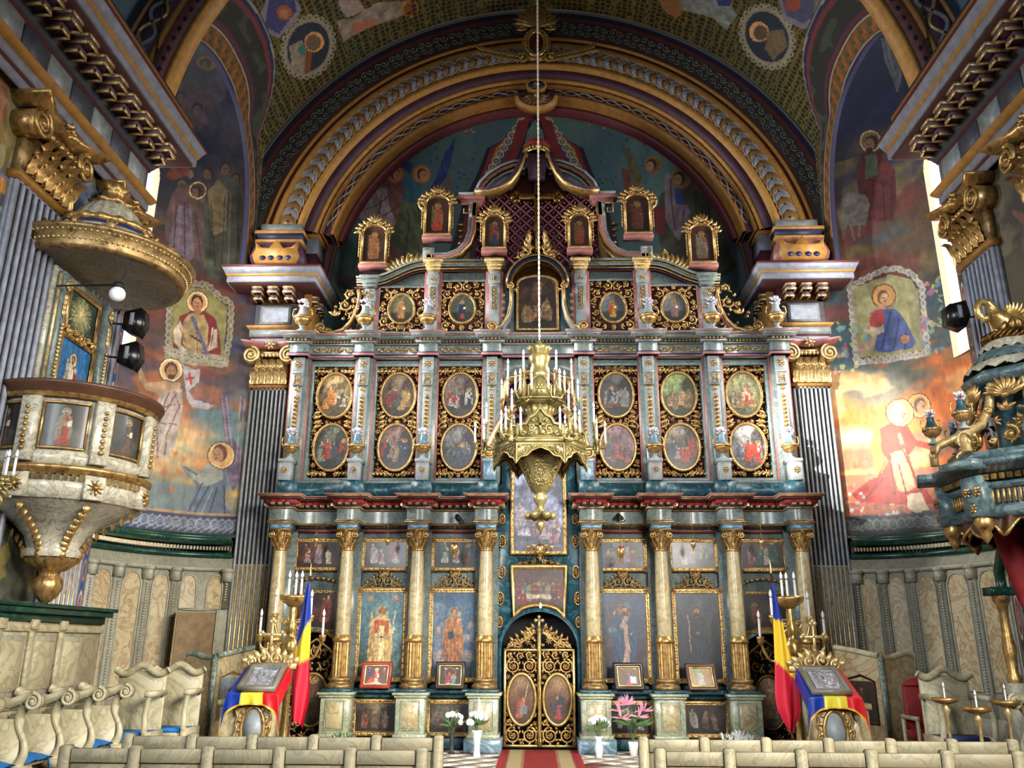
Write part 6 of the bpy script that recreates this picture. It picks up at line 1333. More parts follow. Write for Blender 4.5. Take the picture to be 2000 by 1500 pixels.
  m = MB(); m.box(s * x - .5, s * x + .5, 14.735, 15.0, 6.745, 7.175); m.build('core', 'marble_grey', up)
m = MB(); m.box(-.7, .7, 14.735, 15.0, 6.785, 7.175); m.build('core', 'marble_grey', up)
# central arched opening with lattice
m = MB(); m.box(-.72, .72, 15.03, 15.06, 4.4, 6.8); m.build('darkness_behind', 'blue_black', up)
m = MB()
for k in range(-9, 10):
 for sg in (-1, 1):
  pts = [(k * .19 + sg * t, 5.3 + t) for t in np.linspace(0, 1.5, 16)]; pts = [(a, b) for a, b in pts if abs(a) < .68]
  if len(pts) > 1: m.tube([(a, 14.99, b) for a, b in (pts[0], pts[-1])], .022, 4)
m.build('lattice', 'red_lattice', up)
P = [(-.68, 4.42), (-.68, 5.9)] + [(-.68 + .12 * t, 5.9 + .45 * math.sin(t * PI / 2)) for t in (.3, .6, .85, 1)] + [(-.3, 6.4), (-.18, 6.48), (.18, 6.48), (.3, 6.4)] + [(.68 - .12 * t, 5.9 + .45 * math.sin(t * PI / 2)) for t in (1, .85, .6, .3)] + [(.68, 5.9), (.68, 4.42)]
m = MB(); m.bend([(-.05, 14.84), (0, 14.78), (.03, 14.76), (.05, 14.8), (.05, 14.95), (-.05, 14.95)], P); m.build('opening_frame', 'gold', up)
m = MB(); Q = [(-.74, 4.42)] + P[1:-1] + [(.74, 4.42), (.74, 6.78), (-.74, 6.78)]; m.prism(Q, 14.86, 14.95); m.build('spandrel', 'marble_grey', up)
m = MB(); m.box(-.14, .14, 14.72, 14.86, 6.46, 6.66, .02); m.build('key_block', 'gold', up)
for s in (-1, 1):
 m = MB(); t = np.linspace(0, 1, 20); P = [(s * (.9 - .88 * q ** 1.3), 4.95 + 1.0 * math.sin(q * PI / 2)) for q in t]
 m.bend([(-.03, 14.62), (-.015, 14.58), (.015, 14.58), (.03, 14.62), (.03, 14.78), (-.03, 14.78)], P if s > 0 else P); m.build('swan_neck', 'pale_gold', up)
 m = MB(); m.bend([(-.055, 14.64), (.055, 14.64), (.055, 14.8), (-.055, 14.8)], P); m.build('swan_neck_side', 'rose', up)
 m = MB(); m.scroll(s * .88, 4.86, .12, PI / 2, 2, s, 14.4, .035, 2, 30); m.prism([(s * .88 + .13 * math.cos(q), 4.86 + .13 * math.sin(q)) for q in np.linspace(0, 2 * PI, 19)[:-1]], 14.42, 14.7); m.build('volute_block', 'gold', up)
# ---- paired ovals, each a framed painting of its own
OV = {(-3.79, 0): ('#6A5A3C', 'oval painting of a pale rider rising over rocks, upper left of the screen', ('#A8A48C', '#A86A2C', '#5A4A34')), (-3.79, 1): ('#3E4038', 'oval painting of winged fighters around a red cloak, lowest at the far left', ('#8C3A28', '#7A7C70', '#3C444C')),
  (-2.6, 0): ('#4A4034', 'oval painting of a crowned group before columns, second from left, upper', ('#7A3428', '#3A4A44', '#9A7A44')), (-2.6, 1): ('#4A3A34', 'oval painting of mourners beside a wooden cross, second from left, lower', ('#8C3420', '#2E3440', '#7A6A50')),
  (-1.445, 0): ('#4A403A', 'oval painting with a red-robed kneeling figure and white cloth, upper', ('#9A3424', '#A8A49C', '#2A2A34')), (-1.445, 1): ('#4C4A48', 'oval painting of a grey crowd under a dark sky, just left of the chandelier, lower', ('#5A5A60', '#6E6A60', '#3C4450')),
  (1.445, 0): ('#3A3A38', 'dark oval painting of a fallen figure and white-clad runner, upper', ('#8A8A80', '#2E3A4A', '#6A3A30')), (1.445, 1): ('#5A4448', 'oval painting of a dim assembly with an orange-red robe, just right of the chandelier, lower', ('#3A3440', '#A0442C', '#5C5458')),
  (2.6, 0): ('#56603E', 'oval painting of two half-dressed figures in a green river landscape, upper', ('#B08A68', '#8A6E50')), (2.6, 1): ('#5A5248', 'oval painting with a red and blue winged figure before a bed, lower', ('#A03A2C', '#3A4A58', '#9A8C74')),
  (3.79, 0): ('#6A6A4C', 'oval painting of a preacher in blue before a seated crowd, upper right of the screen', ('#4A6A7A', '#A8482E', '#8A7050', '#B0A48C')), (3.79, 1): ('#6A6664', 'oval painting of figures with a small red robed child, lowest at the far right', ('#8A8C94', '#B03C28', '#5A5864'))}
def oval_icon(X, z, rx, rz, y, draw, label, group, fw=.045, mat='gold'):
 t = thing('oval_icon', (X, y, z - rz), label, 'icon', group)
 painted_panel('painting', X - rx, X + rx, z - rz, z + rz, y - .005, draw, t, res=.01, mask=lambda a, b: ((a - X) / rx) ** 2 + ((b - z) / rz) ** 2 < 1.02)
 m = MB(); n = 44; a = np.arange(n) * 2 * PI / n; V = np.zeros((6, n, 3))
 for k, (o, yy) in enumerate(((0, y + .02), (0, y - .02), (fw * .35, y - .05), (fw * .6, y - .035), (fw, y - .05), (fw * 1.1, y + .02))): V[k, :, 0] = X + (rx + o) * np.cos(a); V[k, :, 1] = yy; V[k, :, 2] = z + (rz + o) * np.sin(a)
 m.gridV(V, wrap=True); m.build('oval_frame', mat, t)
 m = MB()
 for q in np.arange(0, 2 * PI, .12): m.ball((X + (rx + fw * .75) * math.cos(q), y - .05, z + (rz + fw * .75) * math.sin(q)), .012, 5, 4)
 m.build('bead', 'pale_gold', t, kind='stuff'); return t
for (x, lv), (b, lb, cols) in OV.items():
 draw = scene_paint(int(abs(x) * 100) + lv * 7 + (50 if x > 0 else 0), b, cols, n=5 if lv else 4, fig=.42, y0=.14, sky=shade(b, 1.4), light=(.5, .85, .5, shade(b, 2.0)))
 oval_icon(x, (6.045, 5.055)[lv], .30, .405, 14.85, draw, lb, 'pairs of oval paintings in the middle tier')
# ---- urns with silver flowers
def urn_parts(o, sc_=1.0, gilt='gold', body='marble_blue'):
 k = sc_
 m = MB(); m.lathe([(0, 0), (.075 * k, 0), (.075 * k, .02 * k), (.03 * k, .05 * k), (.028 * k, .08 * k), (.05 * k, .1 * k)], 0, 0, 16); m.build('foot', 'light_grey', o, smooth=True)
 m = MB(); m.lathe([(.04 * k, .1 * k), (.1 * k, .14 * k), (.12 * k, .19 * k), (.12 * k, .2 * k)], 0, 0, 40, flute=14, fd=.1); m.lathe([(.12 * k, .195 * k), (.135 * k, .2 * k), (.135 * k, .235 * k), (.11 * k, .25 * k)], 0, 0, 20); m.build('bowl', gilt, o)
 m = MB(); m.lathe([(.105 * k, .25 * k), (.07 * k, .3 * k), (.05 * k, .36 * k), (.055 * k, .4 * k), (.045 * k, .41 * k)], 0, 0, 16); m.build('neck', body, o, smooth=True)
 for s in (-1, 1):
  m = MB(); m.tube([(s * .12 * k, 0, .22 * k), (s * .15 * k, 0, .28 * k), (s * .14 * k, 0, .36 * k), (s * .1 * k, 0, .37 * k)], .011 * k, 5); m.build('handle', gilt, o)
 m = MB(); r = random.Random(4)
 for i in range(26):
  a, b = r.uniform(0, 2 * PI), r.uniform(-.1, 1.3); c, d = math.cos(b), math.sin(b); x, y, z = .07 * k * c * math.cos(a), .07 * k * c * math.sin(a), .44 * k + .075 * k * d
  m.leaf(x, z, r.uniform(0, 2 * PI), .05 * k, .035 * k, y, .012); m.ball((x, y, z), .012 * k, 5, 4)
 m.build('silver_flowers', 'silver_petal', o)
def urn(x, y, z, label, group, sc_, proto=None, body='marble_blue'):
 if proto is None:
  o = thing('urn', (0, 0, 0), label, 'urn', group); urn_parts(o, sc_, body=body); o.location = (x, y, z); return o
 return dup(proto, (x, y, z), label=label, group=group)
names = ['far left', 'second from left', 'third from left', 'third from right', 'second from right', 'far right']
pr = None
for i, x in enumerate((-4.42, -3.24, -2.05, 2.05, 3.24, 4.42)):
 pr_ = urn(x, 14.46, 4.742, 'gilded urn with silver flowers, %s of the lower row' % names[i], 'lower row of urns', 1.1, pr); pr = pr or pr_
pr = None
for i, x in enumerate((-4.42, -3.24, -2.06, 2.06, 3.24, 4.42)):
 pr_ = urn(x, 14.5, 7.187, 'pale urn with silver flowers, %s of the upper row' % names[i], 'upper row of urns', 1.25, pr, body='light_grey'); pr = pr or pr_
# ================================================================ TOP TIER
tp = thing('altar_screen', (0, 14.95, 7.19), 'top tier of the altar screen with round-cornered panels, lattice gable and swan-neck pediment', 'altar screen')
TX = (3.24, 2.02, .83)
for s in (-1, 1):
 def R(a, b): return (min(s * a, s * b), max(s * a, s * b))
 m = MB(); P = [(s * .4, 7.18), (s * 3.5, 7.18), (s * 3.5, 8.25), (s * 3.2, 8.27)] + [(s * (3.1 - .9 * t), 8.27 + .3 * (t * t * (3 - 2 * t))) for t in np.linspace(0, 1, 8)] + [(s * .4, 8.57)]
 m.prism(P, 14.92, 14.98); m.build('back_board', 'marble_grey', tp)
 for i, x in enumerate((2.62, 1.445)):
  X = s * x; z0, z1, hw = 7.33, 8.36 - (.12 if i == 0 else 0), .43
  m = MB(); m.prism([(X - hw, z0), (X + hw, z0), (X + hw, z1), (X - hw, z1)], 14.895, 14.93); m.build('panel_ground', 'deep_red', tp)
  m = MB(); m.bend([(0, 14.87), (.015, 14.85), (.05, 14.86), (.05, 14.93), (0, 14.93)], [(X - hw, z0), (X - hw, z1), (X + hw, z1), (X + hw, z0)], closed=True); m.build('panel_frame', 'marble_grey', tp)
  m = MB(); Rr, E = rect_in(X - hw, X + hw, z0, z1), ell_out(X, 7.79, .27, .32); filigree(m, lambda a, b: min(Rr(a, b), E(a, b)), (X - hw, X, z0, z1), 14.86, .03, .1, 380, 44 + i, .017, mir=X, kinds=('s', 's', 'l')); m.build('carved_foliage', 'gold', tp)
 for i, x in enumerate(TX):
  X = s * x; zt = 8.56 if i else 8.2
  m = MB(); m.box(X - .17, X + .17, 14.85, 14.95, 7.18, zt); m.build('pilaster_back', 'rose', tp)
  m = MB(); m.box(X - .1, X + .1, 14.8, 14.87, 7.18, zt, .01); m.box(X - .12, X + .12, 14.76, 14.87, zt - .28, zt - .08, .01); m.build('pilaster_face', 'light_grey', tp)
  m = MB(); m.rose(X, zt - .18, .07, 14.74, .025, 7); m.tube([(X - .04, 14.79, 7.75), (X - .04, 14.79, zt - .34), (X + .04, 14.79, zt - .34), (X + .04, 14.79, 7.75)], .012, 5, closed=True)
  for k in range(5): m.ball((X, 14.79, 7.83 + k * .08), .026, 6, 4)
  m.build('garland', 'gold', tp, kind='stuff')
 # cornice: level over the middle, then sweeping down
 P = [(s * .5, 8.6), (s * .66, 8.6), (s * .66, 8.601)] if False else []
 lo = [(s * x, z) for x, z in [(.62, 8.56), (2.2, 8.56)] + [(2.2 + .95 * t, 8.56 - .33 * (t * t * (3 - 2 * t))) for t in np.linspace(.12, 1, 9)] + [(3.2, 8.22), (3.5, 8.22)]]
 def al(P_): return P_ if s > 0 else P_[::-1]
 for nm, mt, o0, o1, y in (('bed_moulding', 'soffit_red', 0, .04, 14.84), ('gilt_beads', 'gold', .04, .07, 14.8), ('corona', 'marble_grey', .07, .12, 14.74), ('gilt_beads', 'old_gold', .12, .15, 14.72), ('top', 'marble_grey', .15, .19, 14.68)):
  m = MB(); m.bend([(o0, y), (o1, y - .012), (o1, 14.96), (o0, 14.96)], al(lo)[::-1] if False else ([p for p in lo] if s < 0 else lo[::-1])[::-1]);
  m.build(nm, mt, tp)
 for i, x in enumerate(TX):
  zt = 8.56 if i else 8.22; X = s * x
  m = MB(); m.box(X - .13, X + .13, 14.72, 14.95, zt, zt + .05, .01); m.box(X - .15, X + .15, 14.68, 14.95, zt + .05, zt + .13, .01); m.box(X - .19, X + .19, 14.62, 14.95, zt + .13, zt + .2, .015); m.build('cornice_break', 'pale_gold' if i else 'marble_grey', tp)
 # outer carved scroll wings
 W_ = [(3.42, 7.25), (4.3, 7.25), (4.12, 7.45), (4.0, 7.75), (3.82, 8.0), (3.62, 8.3), (3.5, 8.25), (3.42, 7.9)]
 W_ = [(s * a, b) for a, b in W_]; sd = poly_sdf(W_); m = MB(); filigree(m, sd, (min(a for a, b in W_), max(a for a, b in W_), 7.25, 8.3), 14.84, .03, .13, 300, 9, .022, kinds=('s', 'l', 'l')); m.build('carved_wing', 'gold', tp, kind='stuff')
 m = MB(); P = [(s * 4.12, 7.3), (s * 3.9, 7.26), (s * 3.7, 7.32), (s * 3.55, 7.5), (s * 3.45, 7.75), (s * 3.42, 8.0), (s * 3.45, 8.15)]
 m.bend([(-.04, 14.74), (.04, 14.74), (.04, 14.95), (-.04, 14.95)], P); m.build('scroll_band', 'rose', tp)
 m = MB(); m.tube([(a, 14.73, b) for a, b in P], .03, 6); m.scroll(s * 4.13, 7.37, .1, -PI / 2, 1.6, s, 14.74, .03, 0); m.scroll(s * 3.36, 8.1, .06, 0, 1.5, s, 14.74, .02, 0); m.build('scroll_edge', 'gold', tp, smooth=True)
 m = MB(); sd = poly_sdf([(s * a, b) for a, b in ((2.35, 8.72), (2.9, 8.5), (2.75, 8.72), (2.6, 8.95), (2.45, 9.0), (2.3, 8.85))]); filigree(m, sd, (min(s * 2.3, s * 2.95), max(s * 2.3, s * 2.95), 8.5, 9.0), 14.8, .03, .1, 120, 3, .02, kinds=('s', 'l'))
 for k in range(9): m.leaf(s * (2.35 + .06 * k), 8.72 - .02 * k, PI / 2 + s * (.6 - .2 * k), .26, .1, 14.78, .04)
 m.build('carved_tuft', 'bright_gold', tp)
 # S-shaped side scroll of the gable
 S_ = [(1.25, 10.02), (1.27, 9.7), (1.28, 9.4), (1.36, 9.15), (1.52, 8.96), (1.75, 8.86), (2.0, 8.86), (2.15, 8.86)]
 Pn = [(s * a, b) for a, b in S_]
 for nm, mt, a_, b_, y in (('scroll_side', 'marble_grey', -.09, -.02, 14.78), ('scroll_face', 'rose', -.02, .05, 14.74), ('scroll_lip', 'gold', .05, .075, 14.72)):
  if s < 0: a_, b_ = a_, b_
  else: a_, b_ = -b_, -a_
  m = MB(); m.bend([(a_, y), (b_, y), (b_, 14.95), (a_, 14.95)], Pn); m.build(nm, mt, tp)
 m = MB(); m.box(*R(1.05, 1.6), 14.74, 14.95, 10.12, 10.2, .01); m.box(*R(1.1, 1.52), 14.78, 14.95, 10.02, 10.12, .01); m.build('shoulder_block', 'rose', tp)
 m = MB(); m.box(*R(1.08, 1.56), 14.70, 14.95, 10.2, 10.24, .01); m.box(*R(1.2, 1.34), 14.74, 14.95, 9.72, 10.02, .01); m.box(*R(2.02, 2.24), 14.74, 14.95, 8.74, 9.04, .01); m.build('shoulder_cap', 'light_grey', tp, kind='stuff')
 m = MB(); x = s * 1.42
 for P in ([(x - .08, 9.98), (x + .08, 9.98), (x + .08, 9.78), (x - .03, 9.78), (x - .03, 9.88)], [(s * 2.13 - .08, 9.0), (s * 2.13 + .07, 9.0), (s * 2.13 + .07, 8.8), (s * 2.13 - .03, 8.8), (s * 2.13 - .03, 8.9)]): m.tube([(a, 14.73, b) for a, b in P], .016, 4)
 for k in range(4): m.lathe([(.0, 0), (.09 - .015 * k, .01), (.0, .05)], s * 1.52, 14.85, 10, 9.55 - k * .13)
 m.build('fret_ornament', 'old_gold', tp, kind='stuff')
# gable: lattice with central cross
m = MB(); P = [(-1.22, 8.76), (1.22, 8.76), (1.22, 10.15), (.9, 10.3), (.45, 10.6), (.2, 11.0), (-.2, 11.0), (-.45, 10.6), (-.9, 10.3), (-1.22, 10.15)]; sd = poly_sdf(P)
dk = MB(); dk.prism(P, 15.02, 15.05); dk.build('gable_ground', 'deep_red', tp)
for k in range(-16, 17):
 for sg in (-1, 1):
  pts = [(k * .22 + sg * t, 8.78 + t) for t in np.linspace(0, 1.75, 60)]; pts = [p for p in pts if sd(*p) > .01 and p[1] < 10.35]
  if len(pts) > 2: m.tube([(a, 14.96 + .012 * sg, b) for a, b in (pts[0], pts[-1])], .027, 4)
m.build('lattice', 'red_lattice', tp)
m = MB()
for i in range(-7, 8):
 for j in range(14):
  a, b = i * .22 + (.11 if j % 2 else 0), 8.89 + j * .11
  if sd(a, b) > .05 and b < 10.3: m.ball((a, 14.93, b), .02, 6, 4)
m.build('lattice_stud', 'gold', tp, kind='stuff')
m = MB()
m.box(-.055, .055, 14.82, 14.95, 9.0, 10.7, .02); m.box(-.36, .36, 14.82, 14.95, 10.14, 10.26, .02)
for a, b in ((-.4, 10.2), (.4, 10.2), (0, 10.66), (0, 9.08)):
 for u, v in ((0, .07), (.07, 0), (-.07, 0), (0, -.07)): m.prism([(a + u + .065 * math.cos(q), b + v + .065 * math.sin(q)) for q in np.linspace(0, 2 * PI, 11)[:-1]], 14.83, 14.95)
m.build('cross', 'dark_gold', tp)
m = MB()
for s in (-1, 1):
 m.scroll(s * .2, 9.05, .1, PI / 2, 1.5, s, 14.82, .025, 5); m.scroll(s * .3, 8.9, .1, 0, 1.5, s, 14.82, .025, 5)
 m.tube([(s * .12, 14.8, 9.3), (s * .17, 14.8, 9.1), (s * .14, 14.8, 8.95), (s * .3, 14.8, 8.8)], .03, 6)
 for k in range(5): m.leaf(s * .18, 8.85 + .1 * k, PI / 2 - s * (1.0 - .3 * k), .2, .08, 14.8, .03)
m.build('flame_scrolls', 'gold', tp)
# swan neck pediment and crown
for s in (-1, 1):
 def bow(off, sgn=1): return None
 outer = [(s * x, z) for x, z in ((1.2, 10.22), (1.12, 10.42), (.95, 10.62), (.72, 10.78), (.48, 10.88), (.26, 10.91))]
 for nm, mt, o, w, y in (('bow_edge', 'light_grey', .0, .05, 14.66), ('bow_face', 'rose', -.06, .06, 14.7), ('bow_bead', 'gold', -.09, .03, 14.68), ('bow_inner', 'light_grey', -.15, .05, 14.74)):
  if s < 0: prof = [(o, y), (o + w, y), (o + w, 14.95), (o, 14.95)]
  else: prof = [(-o, y), (-o - w, y), (-o - w, 14.95), (-o, 14.95)]
  m = MB(); m.bend(prof, outer); m.build(nm, mt, tp)
 neck = [(s * x, z) for x, z in ((1.22, 10.2), (.95, 10.2), (.72, 10.28), (.52, 10.42), (.38, 10.62), (.28, 10.85), (.22, 11.08))]
 for nm, mt, o, w, y in (('neck_edge', 'gold', -.02, .04, 14.6), ('neck_face', 'purple', -.1, .09, 14.64)):
  prof = [(o, y), (o + w, y), (o + w, 14.95), (o, 14.95)] if s > 0 else [(-o, y), (-o - w, y), (-o - w, 14.95), (-o, 14.95)]
  m = MB(); m.bend(prof, neck); m.build(nm, mt, tp)
 m = MB(); m.scroll(s * .26, 11.06, .075, PI / 2, 1.5, s, 14.7, .025, 3); m.build('neck_volute', 'old_gold', tp)
m = MB(); m.prism([(-.16, 10.55), (.16, 10.55), (.2, 10.9), (.19, 11.12), (-.19, 11.12), (-.2, 10.9)], 14.72, 14.9); m.build('neck_block', 'purple', tp)
m = MB(); m.lathe([(.2, 11.12), (.24, 11.14), (.2, 11.17)], 0, 14.8, 20);
for k in range(11): a = PI + PI * k / 10; m.ball((.23 * math.cos(a), 14.8 + .2 * math.sin(a), 11.22), .035, 6, 5, sz=1.7)
m.ring(0, 11.3, .26, .16, .02, 14.8, 16, a0=0, a1=PI); m.build('crown', 'gold', tp)
m = MB(); m.lathe([(.2, 11.17), (.25, 11.3), (.22, 11.42), (.1, 11.5), (0, 11.51)], 0, 14.85, 18); m.build('crown_cap', 'crimson', tp, smooth=True)
for k in range(1): pass
# central arched picture of the top tier
picture('icon', -.36, .36, 7.36, 8.42, 14.82, .05, scene_paint(90, '#3A2418', n=5, fig=.35, y0=.04, sky='#4A2E20', cols=('#8A6A44', '#6A3424', '#A08058'), light=(.75, .8, .5, '#B8905C')), 'arched brown painting of a lamentation in the centre of the top tier', arched=.14, frame_mat='gold')
for s in (-1, 1):
 m = MB(); P = [(s * (.56 + .0 * t), 7.5 + .65 * t) for t in (0, 1)]; P = [(s * .8, 7.3), (s * .66, 7.35), (s * .55, 7.55), (s * .5, 7.8), (s * .5, 8.1)]
 m.bend([(-.035, 14.62), (.035, 14.62), (.035, 14.85), (-.035, 14.85)], P); m.build('console', 'light_grey', tp)
 m = MB(); m.tube([(a, 14.61, b) for a, b in P], .025, 6); m.scroll(s * .86, 7.33, .1, -PI / 2, 1.7, -s, 14.6, .03, 0); m.scroll(s * .52, 8.16, .07, PI / 2, 1.5, s, 14.62, .025, 0); m.build('console_scroll', 'gold', tp)
 m = MB()
 for k in range(5): m.rose(s * .66, 7.5 + .14 * k, .05, 14.86, .03, 6)
 m.build('rosette_row', 'pale_gold', tp, kind='stuff')
P = [(-.56 * math.cos(q), 8.2 + .56 * math.sin(q)) for q in np.linspace(0, PI, 20)]
for nm, mt, o, w, y in (('hood_edge', 'gold', 0, .04, 14.56), ('hood_face', 'navy', -.04, .04, 14.6), ('hood_inner', 'old_gold', -.08, .04, 14.62)):
 m = MB(); m.bend([(o, y), (o + w, y), (o + w, 14.95), (o, 14.95)], P); m.build(nm, mt, tp)
m = MB(); m.prism([(-.54 * math.cos(q), 8.15 + .54 * math.sin(q)) for q in np.linspace(0, PI, 20)], 14.84, 14.94); m.build('hood_ground', 'dark_gold', tp)
# small ovals of the top tier
for x, lb, b in ((-2.62, 'small oval painting of a lone ochre-robed saint, left of the upper tier', '#4A4634'), (-1.445, 'small oval painting of a saint in dark blue with red hem', '#3A3E34'), (1.445, 'small oval painting of a saint in orange and yellow robe', '#44484A'), (2.62, 'small oval painting of a pinkish saint before a grey sky, right of the upper tier', '#4A4A4A')):
 cl = {-2.62: ('#A0723C', '#8A5A30'), -1.445: ('#1E2A40', '#1E2A40'), 1.445: ('#B08A2C', '#A84A28'), 2.62: ('#8A5A54', '#7A6A68')}[x]
 def dr(c, b=b, cl=cl):
  H = c.h; c.grad([(0, shade(b, .6)), (.35, shade(b, .8)), (.4, shade(b, 1.5)), (1, shade(b, 1.8))]); c.clouds(shade(b, .7), 2.5, 3, .5, .7, .6); figure(c, .5, H * .15, H * .68, cl[0], cl[1], '#B89858', beard=True, book=True, arms='bless')
  if cl[0] == '#1E2A40': c.fill([(.42, H * .14), (.6, H * .14), (.58, H * .3), (.44, H * .3)], '#9A3420')
 oval_icon(x, 7.79, .225, .275, 14.87, dr, lb, 'small ovals of the top tier')
# six arched icons standing on the gable
def arched_icon(x, z, w, h, label, cols, halo=False, mirror_=False):
 t = thing('icon', (x, 14.75, z), label, 'icon', 'arched icons with carved crowns along the gable')
 hw = w / 2; ar_ = hw * .6
 def dr(c):
  H = c.h; c.grad([(0, '#1E1410'), (.5, '#3A241A'), (1, '#4A3222')]); c.clouds('#2A1810', 2.5, int(abs(x) * 10), .5, .7, .6); figure(c, .5, H * .08, H * .78, cols[0], cols[1], '#8A6A34', beard=True, arms='bless')
 def mk(X, Z): return (Z < z + h - ar_) | (((X - x) / hw) ** 2 + ((Z - (z + h - ar_)) / ar_) ** 2 < 1.05)
 painted_panel('painting', x - hw, x + hw, z + .08, z + h, 14.745, dr, t, mask=mk)
 Pp = [(x - hw, z + .06), (x - hw, z + h - ar_)] + [(x - hw * math.cos(q), z + h - ar_ + ar_ * math.sin(q)) for q in np.linspace(.1, PI - .1, 12)] + [(x + hw, z + h - ar_), (x + hw, z + .06)]
 m = MB(); m.bend([(0, 14.74), (.015, 14.70), (.04, 14.69), (.055, 14.72), (.055, 14.82), (0, 14.82)], Pp); m.box(x - hw - .05, x + hw + .05, 14.7, 14.85, z + .03, z + .08, .01); m.build('frame', 'gold', t)
 m = MB(); m.box(x - hw - .07, x + hw + .07, 14.68, 14.88, z - .06, z + .03, .015); m.build('foot_block', 'rose', t)
 m = MB(); m.prism(Pp, 14.77, 14.8); m.build('backing_board', 'dark_wood', t)
 m = MB()
 for q in np.linspace(.0, PI, 11): m.leaf(x - (hw + .05) * math.cos(q), z + h - ar_ + (ar_ + .06) * math.sin(q), PI - q, .15, .08, 14.71, .035); m.ball((x - (hw + .08) * math.cos(q), 14.7, z + h - ar_ + (ar_ + .09) * math.sin(q)), .035, 6, 5)
 for sg in (-1, 1): m.scroll(x + sg * hw * .6, z + h + .06, .07, PI / 2, 1.5, sg, 14.69, .022, 4); m.scroll(x + sg * (hw + .05), z + h - ar_ - .02, .05, PI / 2, 1.5, sg, 14.69, .018, 4)
 for k in range(5): m.leaf(x, z + h + .06, PI / 2 + (k - 2) * .45, .2, .08, 14.68, .035)
 m.build('carved_crown', 'gold', t)
 for sg in (-1, 1):
  m = MB()
  for k in range(7): m.ball((x + sg * (hw + .08), 14.74, z + .2 + k * .07), .022, 6, 4); m.leaf(x + sg * (hw + .07), z + .2 + k * .07, PI / 2 - sg * .5, .06, .03, 14.73, .015)
  m.build('side_garland', 'gold', t, kind='stuff')
 if halo:
  m = MB(); sg = -1 if x < 0 else 1; m.ring(x + sg * .22, z + h - .06, .17, .18, .035, 14.84, 20); m.build('disc_ornament', 'pale_gold', t)
for x, z, w, h, lb, cl, hl in ((-3.2, 8.66, .42, .84, 'arched icon with carved crown standing lowest and farthest left on the gable', ('#6A4428', '#7A5230'), False), (3.2, 8.62, .42, .84, 'arched icon with a pale figure standing lowest and farthest right on the gable', ('#5A4A3C', '#6E6250'), False),
       (-1.97, 9.26, .44, .88, 'tall arched icon of a red-skirted figure beside the left scroll of the gable', ('#8A2A1C', '#6A5030'), True), (1.98, 9.26, .44, .88, 'tall dim arched icon beside the right scroll of the gable', ('#4A3024', '#5A3424'), True),
       (-.84, 8.96, .36, .74, 'arched icon of a woman in blue on the left half of the lattice', ('#223048', '#7A4020'), False), (.83, 8.96, .36, .74, 'arched icon of an orange-robed figure on the right half of the lattice', ('#7A2E1C', '#6A4A2C'), False)):
 arched_icon(x, z, w, h, lb, cl, hl)
# ================================================================ PULPIT (left nave wall)
pu = thing('pulpit', (-5.15, 8.8, 2.4), 'rounded marbled pulpit with gilt mouldings and two saint panels on the left wall', 'pulpit')
ax, ay = -5.15, 8.8
def octo(r, n=10, a0=0.0): return [(ax + r * math.cos(a0 + 2 * PI * k / n), ay + r * math.sin(a0 + 2 * PI * k / n)) for k in range(n)]
def plathe(nm, mt, P, n=40, par=pu, x=ax, y=ay, **k):
 m = MB(); m.lathe(P, x, y, n, **k); return m.build(nm, mt, par, smooth=k.get('flute', 0) == 0 and len(P) > 5)
plathe('body', 'marble_pulpit', [(.76, 3.32), (.80, 3.36), (.80, 3.42), (.76, 3.46), (.76, 3.98), (.78, 4.0)], 48)
plathe('rim', 'brown_wood', [(.6, 4.0), (.8, 4.0), (.86, 4.06), (.88, 4.12), (.9, 4.14), (.9, 4.17), (.6, 4.17)], 48)
plathe('gilt_moulding', 'gold', [(.79, 4.0), (.83, 4.02), (.85, 4.05), (.86, 4.08), (.8, 4.08)], 60, flute=60, fd=.02)
plathe('gilt_moulding', 'gold', [(.8, 3.22), (.86, 3.26), (.87, 3.3), (.78, 3.32)], 60, flute=60, fd=.02)
plathe('lower_band', 'marble_pulpit', [(.74, 2.98), (.8, 2.98), (.8, 3.2), (.76, 3.22)], 40)
m = MB()
for k in range(72):
 a = 2 * PI * k / 72; c, s_ = math.cos(a), math.sin(a); u = (-s_ * .02, c * .02)
 m.add([(ax + c * r + e * u[0], ay + s_ * r + e * u[1], z) for z in (3.16, 3.22) for r in (.79, .84) for e in (-1, 1)], [(0, 1, 3, 2), (4, 5, 7, 6), (2, 3, 7, 6), (0, 2, 6, 4), (1, 3, 7, 5)])
m.build('dentil', 'pale_gold', pu, kind='stuff')
plathe('console', 'marble_pulpit', [(.78, 2.98), (.66, 2.9), (.42, 2.8), (.3, 2.68), (.26, 2.56), (.27, 2.54)], 40)
plathe('console', 'marble_pulpit', [(.29, 2.54), (.3, 2.5), (.28, 2.46)], 30)
plathe('gilt_bowl', 'gold', [(.27, 2.46), (.26, 2.42), (.16, 2.34), (.1, 2.32), (.1, 2.28)], 48, flute=16, fd=.12)
plathe('pendant', 'gold', [(.1, 2.28), (.14, 2.24), (.15, 2.16), (.1, 2.06), (.03, 2.0), (0, 1.99)], 30, flute=10, fd=.1)
